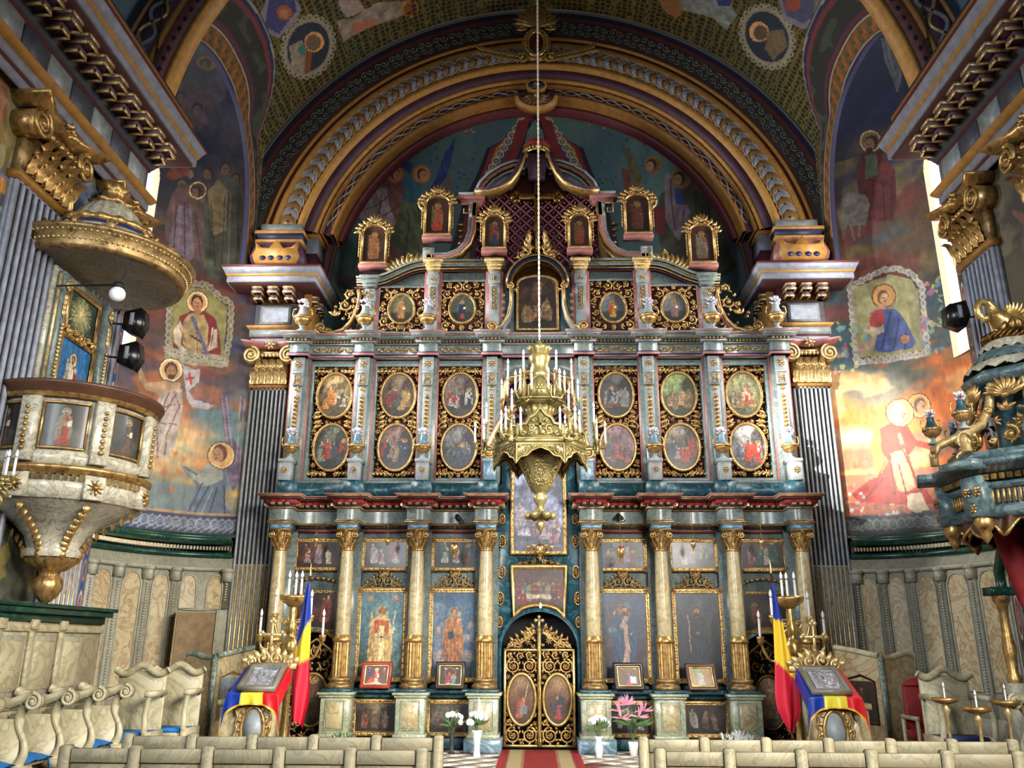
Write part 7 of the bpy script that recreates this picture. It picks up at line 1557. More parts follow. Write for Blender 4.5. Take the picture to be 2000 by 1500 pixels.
for k, a in enumerate((-2.35, -1.57, -.72, .1)):
 c, s_ = math.cos(a), math.sin(a); T = (lambda c, s_: (lambda V: np.stack([ax + V[:, 0] * -s_ - V[:, 1] * c, ay + V[:, 0] * c - V[:, 1] * s_, V[:, 2]], 1)))(c, s_)
 m = MB(); m.T = T; m.box(-.09, .09, -.86, -.74, 3.34, 4.0, .01); m.box(-.1, .1, -.86, -.76, 2.98, 3.22, .01); m.build('rib', 'marble_pulpit', pu)
 m = MB(); m.T = T
 for j in range(8): m.ball((0, -.87, 3.46 + j * .06), .03 - .001 * j, 7, 5)
 m.rose(0, 3.1, .085, -.87, .03, 9);
 for j in range(9): t = j / 8; m.leaf(0, 2.95 - .42 * t, -PI / 2, .1, .09, -.74 + .46 * math.sin(t * PI / 2), .03)
 m.build('gilt_drop', 'gold', pu, kind='stuff')
for a, lb, cols in ((-1.16, 'red', ('#8A3424', '#7A6A4C')), (-.31, 'dark', ('#5A4A34', '#3A3A40')), (-1.98, 'x', ('#6A4A34', '#3A3A40'))):
 t = np.linspace(a - .27, a + .27, 40)[None]; z = np.linspace(3.5, 3.94, 46)[:, None]; U, V = np.meshgrid(np.linspace(0, 1, 40), np.linspace(0, 1.06, 46))
 c = Canvas(U, V, '#2A2420'); c.h = 1.06; c.clouds('#4A5048', 2, 5, .45, .65, .8); figure(c, .5, .04, .95, cols[0], cols[1], '#8A8A70', beard=True, book=True)
 m = MB(); r = .772; m.gridV(np.stack([ax + r * np.cos(t) + 0 * z, ay + r * np.sin(t) + 0 * z, z + 0 * t], -1)); m.A = c.attr(); m.build('painting', 'varnished', pu)
 m = MB(); tt = t[0]; r = .785
 for zz in (3.485, 3.955): m.tube(np.stack([ax + r * np.cos(tt), ay + r * np.sin(tt), np.full(40, zz)], 1), .014, 5)
 for q in (tt[0], tt[-1]): m.tube([(ax + r * math.cos(q), ay + r * math.sin(q), 3.48), (ax + r * math.cos(q), ay + r * math.sin(q), 3.96)], .014, 5)
 m.build('frame', 'gold', pu)
# backboard with painted bishop
bb = thing('backboard', (-5.42, 9.0, 4.15), 'tall gilt-framed backboard with a painted bishop on blue between pulpit and canopy', 'panel')
TL = frame(-5.40, 9.0, 'L')
def bp(c):
 H = c.h; c.grad([(0, '#1E5C8C'), (1, '#2A6CA0')]); figure(c, .5, -.1, H * .95, '#8A2C24', '#A8A090', '#C8B080', beard=True, arms='bless'); c.fill([(.4, H * .1), (.55, H * .1), (.56, H * .6), (.42, H * .6)], '#C8C4B0')
painted_panel('painting', -.33, .33, 4.2, 4.92, 0, bp, bb, T=TL)
def sunp(c):
 H = c.h; c.grad([(0, '#2A3A30'), (1, '#2E4038')]); c.glow(.5, H * .5, .4, '#D8C880', 1, .8)
 for k in range(30): a = k * 2 * PI / 30; c.line([(.5, H * .5), (.5 + (.3 + .1 * (k % 2)) * math.cos(a), H * .5 + (.3 + .1 * (k % 3)) * math.sin(a))], .012, '#D0C890', .8)
painted_panel('painting', -.3, .3, 5.06, 5.5, 0, sunp, bb, T=TL)
for z0, z1, hw in ((4.2, 4.92, .33), (5.06, 5.5, .3)):
 m = MB(); m.T = TL; m.bend([(0, -.02), (.02, -.05), (.05, -.04), (.06, .03), (0, .03)], [(-hw, z0), (-hw, z1), (hw, z1), (hw, z0)], closed=True); m.build('frame', 'gold', bb)
m = MB(); m.T = TL; m.box(-.62, .62, .01, .06, 4.15, 5.65); m.build('board', 'marble_pulpit', bb)
for s in (-1, 1):
 m = MB(); m.T = TL; m.box(s * .5 - .07, s * .5 + .07, -.08, .03, 4.15, 5.6, .01); m.build('side_post', 'marble_grey', bb)
 m = MB(); m.T = TL; m.tube([(s * .6, -.05, 4.15), (s * .6, -.05, 5.55)], .018, 5)
 for j in range(15): m.ball((s * .5, -.1, 4.35 + j * .045), .022, 6, 4)
 m.scroll(s * .5, 5.45, .06, PI / 2, 1.4, s, -.1, .02, 4)
 for j in range(4): m.leaf(s * .5, 5.36 - .06 * j, -PI / 2, .12, .07, -.09, .03)
 m.build('gilt_drop', 'pale_gold', bb, kind='stuff')
m = MB(); m.T = TL; filigree(m, rect_in(-.36, .36, 4.93, 5.06), (-.36, 0, 4.93, 5.06), -.05, .025, .06, 120, 4, .02, mir=0); m.build('carved_crest', 'gold', bb)
# sounding board (canopy)
ca = thing('pulpit_canopy', (-5.2, 8.9, 5.66), 'round domed pulpit canopy with beaded gilt rim and fluted top on the left wall', 'canopy')
cx_, cy_ = -5.2, 8.9
plathe('underside', 'marble_pulpit', [(0, 5.74), (.84, 5.72), (.88, 5.68)], 48, ca, cx_, cy_)
plathe('rim', 'old_gold', [(.86, 5.68), (.93, 5.68), (.95, 5.72), (.94, 5.76), (.98, 5.8), (.98, 5.84), (1.03, 5.88), (1.05, 5.92), (.8, 5.95)], 60, ca, cx_, cy_)
m = MB()
for k in range(110):
 a = 2 * PI * k / 110
 m.ball((cx_ + .96 * math.cos(a), cy_ + .96 * math.sin(a), 5.78), .018, 5, 4); m.ball((cx_ + 1.0 * math.cos(a), cy_ + 1.0 * math.sin(a), 5.86), .016, 5, 4)
 if k % 2: m.ball((cx_ + .92 * math.cos(a), cy_ + .92 * math.sin(a), 5.7), .02, 5, 4)
m.build('bead', 'pale_gold', ca, kind='stuff')
plathe('dome', 'marble_pulpit', [(.9, 5.95), (.8, 5.98), (.68, 6.08), (.6, 6.16)], 48, ca, cx_, cy_)
plathe('dome_band', 'navy', [(.6, 6.16), (.6, 6.2), (.56, 6.22)], 40, ca, cx_, cy_)
m = MB(); a = np.arange(120) * 2 * PI / 120; m.tube(np.stack([cx_ + .56 * np.cos(a), cy_ + .56 * np.sin(a), 6.25 + .0 * a], 1), .05 + .012 * np.sin(a * 20), 7, closed=True); m.build('laurel_ring', 'gold', ca, smooth=True)
plathe('dome_upper', 'marble_pulpit', [(.52, 6.28), (.44, 6.36), (.36, 6.5), (.26, 6.62), (.22, 6.64)], 80, ca, cx_, cy_, flute=20, fd=.07)
plathe('finial', 'gold', [(.24, 6.64), (.28, 6.67), (.22, 6.7), (.12, 6.74), (.14, 6.84), (.2, 6.9), (.12, 6.92), (.06, 7.0), (0, 7.01)], 30, ca, cx_, cy_, flute=8, fd=.2)
for k in range(9):
 a = -PI * .75 + k * PI * 1.0 / 7; m = MB(); c, s_ = math.cos(a), math.sin(a)
 m.T = (lambda c, s_: (lambda V: np.stack([cx_ + V[:, 0] * -s_ - V[:, 1] * c, cy_ + V[:, 0] * c - V[:, 1] * s_, V[:, 2]], 1)))(c, s_)
 m.scroll(-.06, 6.0, .06, PI / 2, 1.4, -1, -.86, .014, 3); m.scroll(.06, 6.0, .06, PI / 2, 1.4, 1, -.86, .014, 3); m.leaf(0, 5.97, PI / 2, .14, .07, -.86, .03); m.build('rim_scrolls', 'old_gold', ca)
gl = thing('globe_lamp', (-4.6, 8.25, 5.12), 'white glass globe lamp hanging under the pulpit canopy', 'lamp')
m = MB(); m.ball((-4.6, 8.25, 5.23), .085, 20, 14); m.build('globe', 'white_porcelain', gl, smooth=True)
m = MB(); m.lathe([(0, 5.36), (.05, 5.36), (.06, 5.3), (0, 5.3)], -4.6, 8.25, 12); m.tube([(-4.6, 8.25, 5.34), (-5.35, 8.35, 5.38)], .012, 5); m.tube([(-4.6, 8.25, 5.34), (-4.5, 8.3, 5.72)], .006, 4); m.build('bracket_arm', 'black', gl)
for nm, p, lb in (('a', atX(264, 632, -5.0), 'black wall speaker higher of the two right of the pulpit'), ('b', atX(254, 697, -5.0), 'black wall speaker lower of the two right of the pulpit'), ('c', atX(1866, 618, 4.98), 'black wall speaker silhouetted against the bright right window')):
 t = thing('speaker', p, lb, 'speaker'); x, y, z = p; s = -1 if x < 0 else 1
 m = MB(); m.prism([(x - .1, z + .12), (x + .1, z + .17), (x + .13, z - .02), (x + .06, z - .17), (x - .11, z - .1)][::1], y - .1, y + .12); m.build('cabinet', 'speaker_black', t)
 m = MB(); m.box(x - .02, x + .03, y - .13, y - .1, z - .06, z + .1, .01); m.build('handle', 'mid_grey', t); m = MB(); m.tube([(x, y + .1, z), (s * 5.5, y - .05, z + .02)], .015, 5); m.build('bracket_arm', 'black', t)
# ================================================================ THRONE CANOPY (right nave wall)
th = thing('throne_canopy', (5.16, 8.75, 2.6), 'ornate blue-green canopy with gilt bird, urns and swagged drapery on the right wall', 'canopy')
X0, Y0 = 5.16, 8.75
def hexp(r, n=8, o=PI / 8): return [(X0 + r * math.cos(o + 2 * PI * k / n), Y0 + r * math.sin(o + 2 * PI * k / n)) for k in range(n)]
HX = hexp(.84)
for nm, mt, P in (('lower_moulding', 'marble_canopy', [(-.12, 2.82), (.0, 2.84), (.03, 2.9), (0, 2.94)]), ('frieze', 'marble_canopy', [(-.02, 2.94), (-.02, 3.1)]), ('moulding', 'marble_canopy', [(-.02, 3.1), (.06, 3.13), (.06, 3.17), (-.02, 3.17)]),
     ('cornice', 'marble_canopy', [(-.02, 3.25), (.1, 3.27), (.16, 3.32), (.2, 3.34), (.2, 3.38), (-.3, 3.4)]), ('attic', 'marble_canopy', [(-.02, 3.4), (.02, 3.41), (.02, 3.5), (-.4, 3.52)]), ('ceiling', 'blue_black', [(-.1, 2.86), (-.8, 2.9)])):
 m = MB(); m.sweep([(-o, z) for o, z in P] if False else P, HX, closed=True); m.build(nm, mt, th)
m = MB()
for (x1, y1), (x2, y2) in zip(HX, HX[1:] + HX[:1]):
 L = math.hypot(x2 - x1, y2 - y1); dx, dy = (x2 - x1) / L, (y2 - y1) / L; ox, oy = dy, -dx
 for k in range(9):
  t = L * (k + .5) / 9; cx, cy = x1 + dx * t, y1 + dy * t; q = [(cx + dx * u + ox * v, cy + dy * u + oy * v) for u, v in ((-.025, 0), (.025, 0), (.025, .1), (-.025, .1))]
  m.add([(a, b, 3.19) for a, b in q] + [(a, b, 3.245) for a, b in q], [(0, 1, 2, 3), (4, 5, 6, 7), (0, 1, 5, 4), (1, 2, 6, 5), (2, 3, 7, 6), (3, 0, 4, 7)])
m.build('dentil', 'gold', th, kind='stuff')
for k, (x, y) in enumerate(HX):
 if x > X0 + .5: continue
 an = math.atan2(y - Y0, x - X0); c, s_ = math.cos(an), math.sin(an)
 T = (lambda c, s_: (lambda V: np.stack([X0 + V[:, 0] * -s_ - V[:, 1] * c, Y0 + V[:, 0] * c - V[:, 1] * s_, V[:, 2]], 1)))(c, s_)
 m = MB(); m.T = T; m.box(-.12, .12, -.95, -.7, 2.84, 3.24, .01); m.box(-.2, .2, -1.12, -.7, 3.3, 3.38, .01); m.build('corner_block', 'marble_canopy', th)
 m = MB(); m.T = T; m.rose(-.05, 3.08, .055, -.96, .03, 7); m.rose(.07, 3.08, .055, -.96, .03, 7); m.rose(0, 2.92, .05, -.96, .02, 6); m.build('rosette', 'gold', th, kind='stuff')
 m = MB(); m.lathe([(.08, 2.84), (.1, 2.78), (.07, 2.72), (.05, 2.7), (.06, 2.66), (.02, 2.6), (0, 2.58)], X0 + .84 * c, Y0 + .84 * s_, 12); m.build('pendant', 'gold', th)
 m = MB(); m.T = T; m.tube([(0, -.92, 3.5), (0, -.92, 3.62), (0, -.86, 3.72), (0, -.66, 3.8), (0, -.5, 4.0), (0, -.4, 4.3)], .05, 6); m.scroll(0, 3.62, .1, 0, 1.5, 1, -.92, .03, 2); m.build('console_scroll', 'pale_gold', th)
 u = thing('urn', (0, 0, 0), 'small two-handled gilt and teal urn on the %s corner of the throne canopy' % {0: 'rearmost', 1: 'rear right', 2: 'right rear', 3: 'left rear', 4: 'leftmost', 5: 'left front', 6: 'front', 7: 'right front'}[k], 'urn', 'urns on the throne canopy'); urn_parts(u, .75, 'gold', 'marble_teal'); u.location = (X0 + .9 * c, Y0 + .9 * s_, 3.74)
for (x1, y1), (x2, y2) in zip(HX, HX[1:] + HX[:1]):
 mx_, my_ = (x1 + x2) / 2, (y1 + y2) / 2
 if mx_ > X0 + .4: continue
 an = math.atan2(my_ - Y0, mx_ - X0); c, s_ = math.cos(an), math.sin(an)
 T = (lambda c, s_: (lambda V: np.stack([X0 + V[:, 0] * -s_ - V[:, 1] * c, Y0 + V[:, 0] * c - V[:, 1] * s_, V[:, 2]], 1)))(c, s_)
 m = MB(); m.T = T
 for j in range(9): m.box(-.2 + j * .05 - .012, -.2 + j * .05 + .012, -.8, -.76, 2.97, 3.1, .004)
 m.build('gilt_grille', 'gold', th, kind='stuff')
 m = MB(); m.T = T; n = 24; t = np.linspace(0, 1, n); V = np.zeros((6, n, 3))
 for j in range(6): V[j, :, 0] = -.32 + .64 * t; V[j, :, 1] = -.74 - .04 * np.sin(t * 20 + j * .3); V[j, :, 2] = 2.88 - j / 5 * (.06 + .16 * np.sin(t * PI * 2) ** 2)
 m.gridV(V); m.build('drapery', 'brown_wood', th, smooth=True); q = MB(); q.T = T; q.tube(V[-1], .02, 5); q.build('drapery_fringe', 'gold', th)
 m = MB(); m.T = T
 for j in range(9): m.leaf(0, 4.1, .35 + j * .3, .22, .07, -.52, .04)
 m.ball((0, -.54, 4.1), .04); filigree(m, rect_in(-.22, .22, 3.55, 4.05), (-.22, .22, 3.55, 4.05), -.55, .04, .1, 60, 6, .025, kinds=('s', 'l')); m.build('carved_shell', 'gold', th)
m = MB(); m.lathe([(.34, 3.5), (.3, 3.7), (.3, 4.2), (.42, 4.28)], X0, Y0, 8); m.build('drum', 'marble_teal', th)
m = MB(); m.sweep([(-.1, 4.28), (.02, 4.3), (.05, 4.36), (.0, 4.42), (-.1, 4.44)], hexp(.5), closed=True); m.build('roof_rim', 'marble_canopy', th)
for j, (r, z, r2, z2) in enumerate(((.52, 4.42, .42, 4.55), (.43, 4.52, .33, 4.68), (.34, 4.66, .26, 4.8))):
 m = MB()
 for k in range(18):
  a = 2 * PI * (k + .5 * j) / 18; b = PI / 18; V = [(X0 + r2 * math.cos(a + q), Y0 + r2 * math.sin(a + q), z2) for q in (-b, b)] + [(X0 + r * math.cos(a + q), Y0 + r * math.sin(a + q), z + (.0 if q == 0 else .04)) for q in (b, 0, -b)]
  V.append((X0 + (r * .55 + r2 * .45) * math.cos(a), Y0 + (r * .55 + r2 * .45) * math.sin(a), (z + z2) / 2 + .03)); m.add(V, None, [(0, 1, 5), (1, 2, 5), (2, 3, 5), (3, 4, 5), (4, 0, 5)])
 m.build('roof_scales', 'marble_canopy' if j % 2 else 'marble_pulpit', th)
m = MB(); a = np.arange(60) * 2 * PI / 60
for k in range(3): m.tube(np.stack([X0 + (.25 + .02 * np.cos(a * 9 + k * 2)) * np.cos(a), Y0 + (.25 + .02 * np.cos(a * 9 + k * 2)) * np.sin(a), 4.84 + .04 * np.sin(a * 9 + k * 2)], 1), .025, 5, closed=True)
m.build('woven_crown', 'dark_gold', th, smooth=True)
# gilt pelican: body, long neck curving down to the breast, wings
m = MB(); bx, by, bz = X0 - .06, Y0, 5.0
m.tube([(bx + .2, by, bz - .06), (bx + .1, by, bz), (bx - .02, by, bz + .06), (bx - .08, by, bz + .12)], [.05, .13, .13, .07], 9)
m.tube([(bx - .04, by, bz + .08), (bx - .06, by, bz + .2), (bx - .11, by, bz + .28), (bx - .19, by, bz + .29), (bx - .24, by, bz + .22), (bx - .23, by, bz + .13), (bx - .17, by, bz + .09)], [.08, .06, .05, .045, .042, .045, .04], 9)
m.ball((bx - .16, by, bz + .09), .05, 8, 6); m.tube([(bx - .15, by, bz + .09), (bx - .09, by, bz + .03)], [.025, .005], 6); m.build('bird_body', 'bright_gold', th, smooth=True)
for s in (-1, 1):
 m = MB()
 for k in range(8): a = .2 + k * .16; m.T = (lambda s: (lambda V: np.stack([V[:, 0], by + s * (.1 + (V[:, 1]) * 1.0), V[:, 2]], 1)))(s); m.leaf(bx + .0, bz + .02, a, .36 - .02 * k, .07, .0, .03)
 m.build('bird_wing', 'bright_gold', th)
m = MB()
for k in range(10): a = 2 * PI * k / 10; m.leaf(X0 + .16 * math.cos(a), 4.9, PI / 2 + .6 * math.cos(a), .16, .08, Y0 - .18 * abs(math.sin(a)), .03)
m.build('nest_leaves', 'gold', th)
# back wall part and posts of the throne
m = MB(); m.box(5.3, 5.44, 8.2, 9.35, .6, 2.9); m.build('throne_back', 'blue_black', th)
ts = thing('throne_screen', (5.0, 9.6, 0), 'green arched throne side with a gilt twisted colonnette at the right edge of the view', 'screen')
m = MB(); m.tube([(5.05, 9.55 + .0, 2.25), (5.02, 9.5, 2.4), (4.98, 9.3, 2.6), (4.95, 9.0, 2.72)], .06, 6); m.box(4.9, 5.16, 9.45, 9.68, 2.15, 2.24, .02); m.build('green_arch', 'green_trim', ts)
m = MB(); m.lathe([(.07, 1.25), (.08, 1.3), (.05, 1.36), (.06, 1.5), (.07, 1.6), (.05, 1.75), (.045, 1.95), (.06, 2.05), (.09, 2.1), (.09, 2.16)], 5.03, 9.56, 14); m.build('gilt_colonnette', 'gold', ts, smooth=True)
m = MB(); m.box(4.93, 5.13, 9.46, 9.66, 0, 1.25, .02); m.build('post', 'wainscot', ts)
m = MB(); m.tube([(4.93, 9.0, 2.75), (4.9, 8.9, 2.4), (4.95, 8.95, 2.1), (4.93, 8.9, 1.95)], [.16, .12, .08, .03], 8); m.build('red_curtain', 'red_velvet', ts, smooth=True)
# ================================================================ CHANDELIER
ch = thing('chandelier', (0, 10.5, 2.95), 'large gilded openwork chandelier with white electric candles hanging on a twisted cord', 'chandelier')
def chl(nm, P, n=24, smooth=False, **k): m = MB(); m.lathe(P, 0, 10.5, n, **k); return m.build(nm, 'chandelier_gold', ch, smooth=smooth)
chl('finial', [(0, 2.96), (.03, 2.99), (.06, 3.06), (.035, 3.1), (.03, 3.12), (.07, 3.16), (.07, 3.2), (.04, 3.24), (.05, 3.3), (.08, 3.34), (.09, 3.4), (.06, 3.43), (.1, 3.46)], 20, True)
for k in range(6):
 a = 2 * PI * k / 6; m = MB(); m.tube([(0, 10.5, 3.2), (.14 * math.cos(a), 10.5 + .14 * math.sin(a), 3.16)], [.03, .045], 7); m.ball((.15 * math.cos(a), 10.5 + .15 * math.sin(a), 3.16), .05, 8, 6); m.build('knob', 'chandelier_gold', ch)
def hexlathe(nm, P, o=0): m = MB(); m.lathe(P, 0, 10.5, 6, a0=o, a1=o + 2 * PI); return m.build(nm, 'chandelier_gold', ch)
hexlathe('lower_cone', [(.1, 3.46), (.12, 3.48), (.3, 3.88), (.3, 3.98)])
hexlathe('main_tray', [(.3, 3.97), (.58, 3.98), (.6, 4.02), (.58, 4.06), (.5, 4.07), (.3, 4.07)])
hexlathe('neck_tray', [(.14, 4.58), (.3, 4.6), (.32, 4.64), (.28, 4.66)])
chl('leafy_neck', [(.1, 4.07), (.09, 4.25), (.12, 4.3), (.11, 4.36), (.18, 4.5), (.2, 4.57), (.12, 4.6)], 48, flute=12, fd=.15)
chl('upper_stem', [(.1, 4.64), (.09, 4.9), (.13, 4.98), (.14, 5.04), (.11, 5.08), (.12, 5.18), (.15, 5.26), (.12, 5.3), (.04, 5.3)], 30)
chl('top_crown', [(.12, 5.3), (.15, 5.36), (.17, 5.4), (.05, 5.42), (.03, 5.5), (.0, 5.52)], 32, flute=10, fd=.2)
for k in range(6):
 a = 2 * PI * (k + .5) / 6; c, s_ = math.cos(a), math.sin(a)
 T = (lambda c, s_: (lambda V: np.stack([V[:, 0] * -s_ - V[:, 1] * c, 10.5 + V[:, 0] * c - V[:, 1] * s_, V[:, 2]], 1)))(c, s_)
 # pierced gable panel, lattice skirt and upper arch
 d = -.5; m = MB(); m.T = T; out = [(-.27, 4.05), (-.27, 4.2), (-.17, 4.22), (-.13, 4.3), (-.07, 4.33), (0, 4.42), (.07, 4.33), (.13, 4.3), (.17, 4.22), (.27, 4.2), (.27, 4.05)]
 m.bend([(0, d - .015), (.03, d - .015), (.03, d + .015), (0, d + .015)], out, closed=True); sd = poly_sdf(out)
 m.box(-.018, .018, d - .02, d, 4.1, 4.32); m.box(-.06, .06, d - .02, d, 4.2, 4.235); filigree(m, lambda x, z: min(sd(x, z) - .02, abs(x) - .02), (-.26, 0, 4.07, 4.4), d, .02, .055, 160, 8, .011, mir=0); m.prism(out, d + .016, d + .02); m.build('gable_panel', 'chandelier_gold', ch)
 m = MB(); m.T = T; out = [(-.3, 3.98), (.3, 3.98), (.3, 3.72), (.24, 3.8), (.16, 3.82), (.1, 3.88), (0, 3.92), (-.1, 3.88), (-.16, 3.82), (-.24, 3.8), (-.3, 3.72)]; m.bend([(0, d - .03), (.02, d - .03), (.02, d), (0, d)], out[::-1], closed=True); sd = poly_sdf(out); m.prism(out, d - .012, d - .004)
 filigree(m, lambda x, z: sd(x, z) - .012, (-.3, 0, 3.72, 3.98), d - .02, .018, .045, 140, 5, .01, mir=0); m.build('scalloped_skirt', 'chandelier_gold', ch)
 m = MB(); m.T = T; out = [(-.14, 4.64), (-.14, 4.78)] + [(-.08 * math.cos(q) * 1.2, 4.82 + .1 * math.sin(q)) for q in np.linspace(0, PI, 9)] + [(.14, 4.78), (.14, 4.64)]; m.prism(out, -.285, -.27); m.bend([(0, -.3), (.02, -.3), (.02, -.27), (0, -.27)], out, closed=True); m.rose(0, 4.76, .07, -.295, .015, 6); m.build('upper_arch', 'chandelier_gold', ch)
 m = MB(); m.T = (lambda c, s_, T=T: (lambda V: T(np.stack([V[:, 0], V[:, 1] - .12 - .17 * (V[:, 2] - 3.48) / .4 * 1.0, V[:, 2]], 1))))(c, s_); filigree(m, rect_in(-.09, .09, 3.52, 3.9), (-.09, 0, 3.52, 3.9), 0.01, .018, .05, 120, 5, .009, mir=0); m.build('cone_tracery', 'chandelier_gold', ch)
cb = MB(); cb.lathe([(.014, 0), (.014, .2), (.012, .205)], 0, 0, 8); cme = cb.mesh('candle'); cme.materials.append(MATS['candle'])
fb = MB(); fb.lathe([(.008, .205), (.018, .225), (.016, .245), (.004, .28), (0, .285)], 0, 0, 8); fme = fb.mesh('bulb'); fme.materials.append(MATS['flame_bulb'])
rb = MB(); rb.lathe([(.016, .195), (.016, .203)], 0, 0, 8); rme = rb.mesh('collar'); rme.materials.append(MATS['dark_wood'])
def candle(parent, x, y, z, sc_=1.0):
 L = WLOC[parent.name]; o = bpy.data.objects.new('candle', cme); COL.objects.link(o); o.parent = parent; o.location = (x - L[0], y - L[1], z - L[2]); o.scale = (sc_, sc_, sc_)
 for nm, me in (('bulb', fme), ('collar', rme)): b = bpy.data.objects.new(nm, me); COL.objects.link(b); b.parent = o
 return o
def cup(m, x, y, z, r=.03): m.lathe([(0, z - .05), (r * .5, z - .04), (r * .6, z - .02), (r, z), (r, z + .015), (0, z + .015)], x, y, 8)
for k in range(6):
 a = 2 * PI * k / 6 + .0; c, s_ = math.cos(a), math.sin(a); P = lambda r, t=0.0: (r * c - t * s_, 10.5 + r * s_ + t * c)
 m = MB(); m.tube([(*P(.5), 4.02), (*P(.7), 4.02), (*P(.84), 4.04)], .02, 6); m.box(P(.72)[0] - .03, P(.72)[0] + .03, P(.72)[1] - .03, P(.72)[1] + .03, 3.97, 4.06, .01)
 m.tube([(*P(.7, -.13), 4.08), (*P(.72, -.06), 4.0), (*P(.72, .06), 4.0), (*P(.7, .13), 4.08)], .014, 5); m.tube([(*P(.7), 4.02), (*P(.72), 4.16), (*P(.7), 4.33)], [.03, .018, .018], 6)
 tw = np.linspace(0, 1, 20); m.tube([(P(.71)[0] + .02 * math.cos(q * 20), P(.71)[1] + .02 * math.sin(q * 20), 4.05 + .28 * q) for q in tw], .012, 4)
 spots = [(P(.72, -.14), 4.1), (P(.72, .14), 4.1), (P(.84), 4.1), (P(.7), 4.36)]
 for (x, y), z in spots: cup(m, x, y, z)
 m.build('lower_arm', 'chandelier_gold', ch)
 for (x, y), z in spots: candle(ch, x, y, z + .01)
 m = MB(); m.tube([(*P(.28), 4.62), (*P(.36), 4.56), (*P(.44), 4.6)], .016, 6); m.tube([(*P(.42), 4.6), (*P(.42), 4.95)], .016, 6); m.tube([(*P(.42, -.12), 4.7), (*P(.42, -.07), 4.6), (*P(.42, .07), 4.6), (*P(.42, .12), 4.7)], .014, 5)
 spots = [(P(.42, -.12), 4.7), (P(.42, .12), 4.7), (P(.5), 4.68), (P(.42), 4.96)]
 for (x, y), z in spots: cup(m, x, y, z)
 m.build('upper_arm', 'chandelier_gold', ch)
 for (x, y), z in spots: candle(ch, x, y, z + .01)
m = MB(); t = np.linspace(0, 1, 400)
for k in range(2): m.tube(np.stack([.008 * np.cos(t * 380 + k * PI), 10.5 + .008 * np.sin(t * 380 + k * PI), 5.5 + 9.3 * t], 1), .007, 4)
m.build('cord', 'rope', ch)
for i, (px, py) in enumerate(((895, 1012), (1210, 1010))):
 x, _, z = at(px, py, 14.5); t = thing('spotlight', (x, 14.5, z), 'small black clamp spotlight on the %s part of the lower frieze' % ('left' if i == 0 else 'right'), 'lamp')
 m = MB(); m.tube([(x - .05, 14.46, z + .03), (x + .05, 14.5, z - .03)], [.05, .035], 10); m.build('lamp_head', 'black', t); m = MB(); m.tube([(x + .03, 14.5, z), (x + .1, 14.55, z - .06), (x + .02, 14.6, z - .08), (x, 14.62, z + .08)], .01, 5); m.build('bracket_arm', 'black', t)
x, _, z = at(12, 930, 7.6); t = thing('sconce', (x, 7.6, z), 'gilt arm with white electric candles cut by the left edge, below the pulpit', 'lamp')
m = MB(); m.tube([(x - .6, 7.7, z - .15), (x - .3, 7.6, z - .3), (x, 7.6, z - .12), (x, 7.6, z)], .025, 6); m.scroll(x - .05, z - .22, .1, 0, 1.6, 1, 7.6, .025, 4); m.rose(x, z - .08, .08, 7.58, .04, 7)
for d in (-.09, -.03, .04): cup(m, x + d, 7.6 + abs(d), z, .028)
m.build('gilt_arm', 'chandelier_gold', t)
for d in (-.09, -.03, .04): candle(t, x + d, 7.6 + abs(d), z + .01, .9)
# ================================================================ CANDELABRA
def candelabrum(cx, cy, label, mt='gold'):
 o = thing('candelabrum', (cx, cy, 0), label, 'candelabrum', 'pair of tall gilded candelabra')
 def L(nm, P, n=18): m = MB(); m.lathe(P, cx, cy, n); return m.build(nm, mt, o, smooth=True)
 L('base', [(0, 0), (.26, 0), (.26, .05), (.2, .1), (.12, .16), (.08, .3)]); L('stem', [(.07, .3), (.05, .7), (.06, 1.2), (.11, 1.26), (.12, 1.36), (.09, 1.44), (.12, 1.5), (.13, 1.62), (.09, 1.7), (.06, 1.74), (.09, 1.8), (.08, 1.92), (.05, 1.98), (.06, 2.06), (.05, 2.14)]); L('tray', [(.05, 2.14), (.08, 2.16), (.2, 2.24), (.22, 2.28), (.22, 2.32), (.18, 2.3), (0, 2.28)])
 sp = []
 for s, dx, z0, z1 in ((-1, .27, 1.86, 2.02), (1, .27, 1.86, 2.0), (-1, .47, 1.5, 1.72), (1, .47, 1.5, 1.72)):
  m = MB(); t = np.linspace(0, 1, 16); x = cx + s * (dx * (.2 + .8 * t)); z = z0 + .05 * np.sin(t * PI * 2) - .13 * np.sin(t * PI) + (z1 - z0 - .06) * t ** 2
  m.tube(np.stack([x, np.full(16, cy - .02), z], 1), .02, 6); m.scroll(cx + s * dx * .35, z0 + .07, .07, PI, 1.4, s, cy - .02, .018, 3); m.lathe([(.02, z1 - .08), (.05, z1 - .05), (.045, z1 - .02), (.055, z1), (.055, z1 + .03), (0, z1 + .02)], cx + s * dx, cy - .02, 10); m.build('branch', mt, o); sp.append((cx + s * dx, cy - .02, z1 + .02))
 for dx in (-.09, 0, .1): sp.append((cx + dx, cy - .02 + .05 * (dx == 0), 2.3))
 for p in sp: candle(o, p[0], p[1], p[2], 1.35)
 return o
candelabrum(-3.70, 12.9, 'tall gilded candelabrum with seven white candles left of the altar screen', 'bright_gold'); candelabrum(3.70, 12.9, 'tall gilded candelabrum with seven white candles right of the altar screen', 'bright_gold')
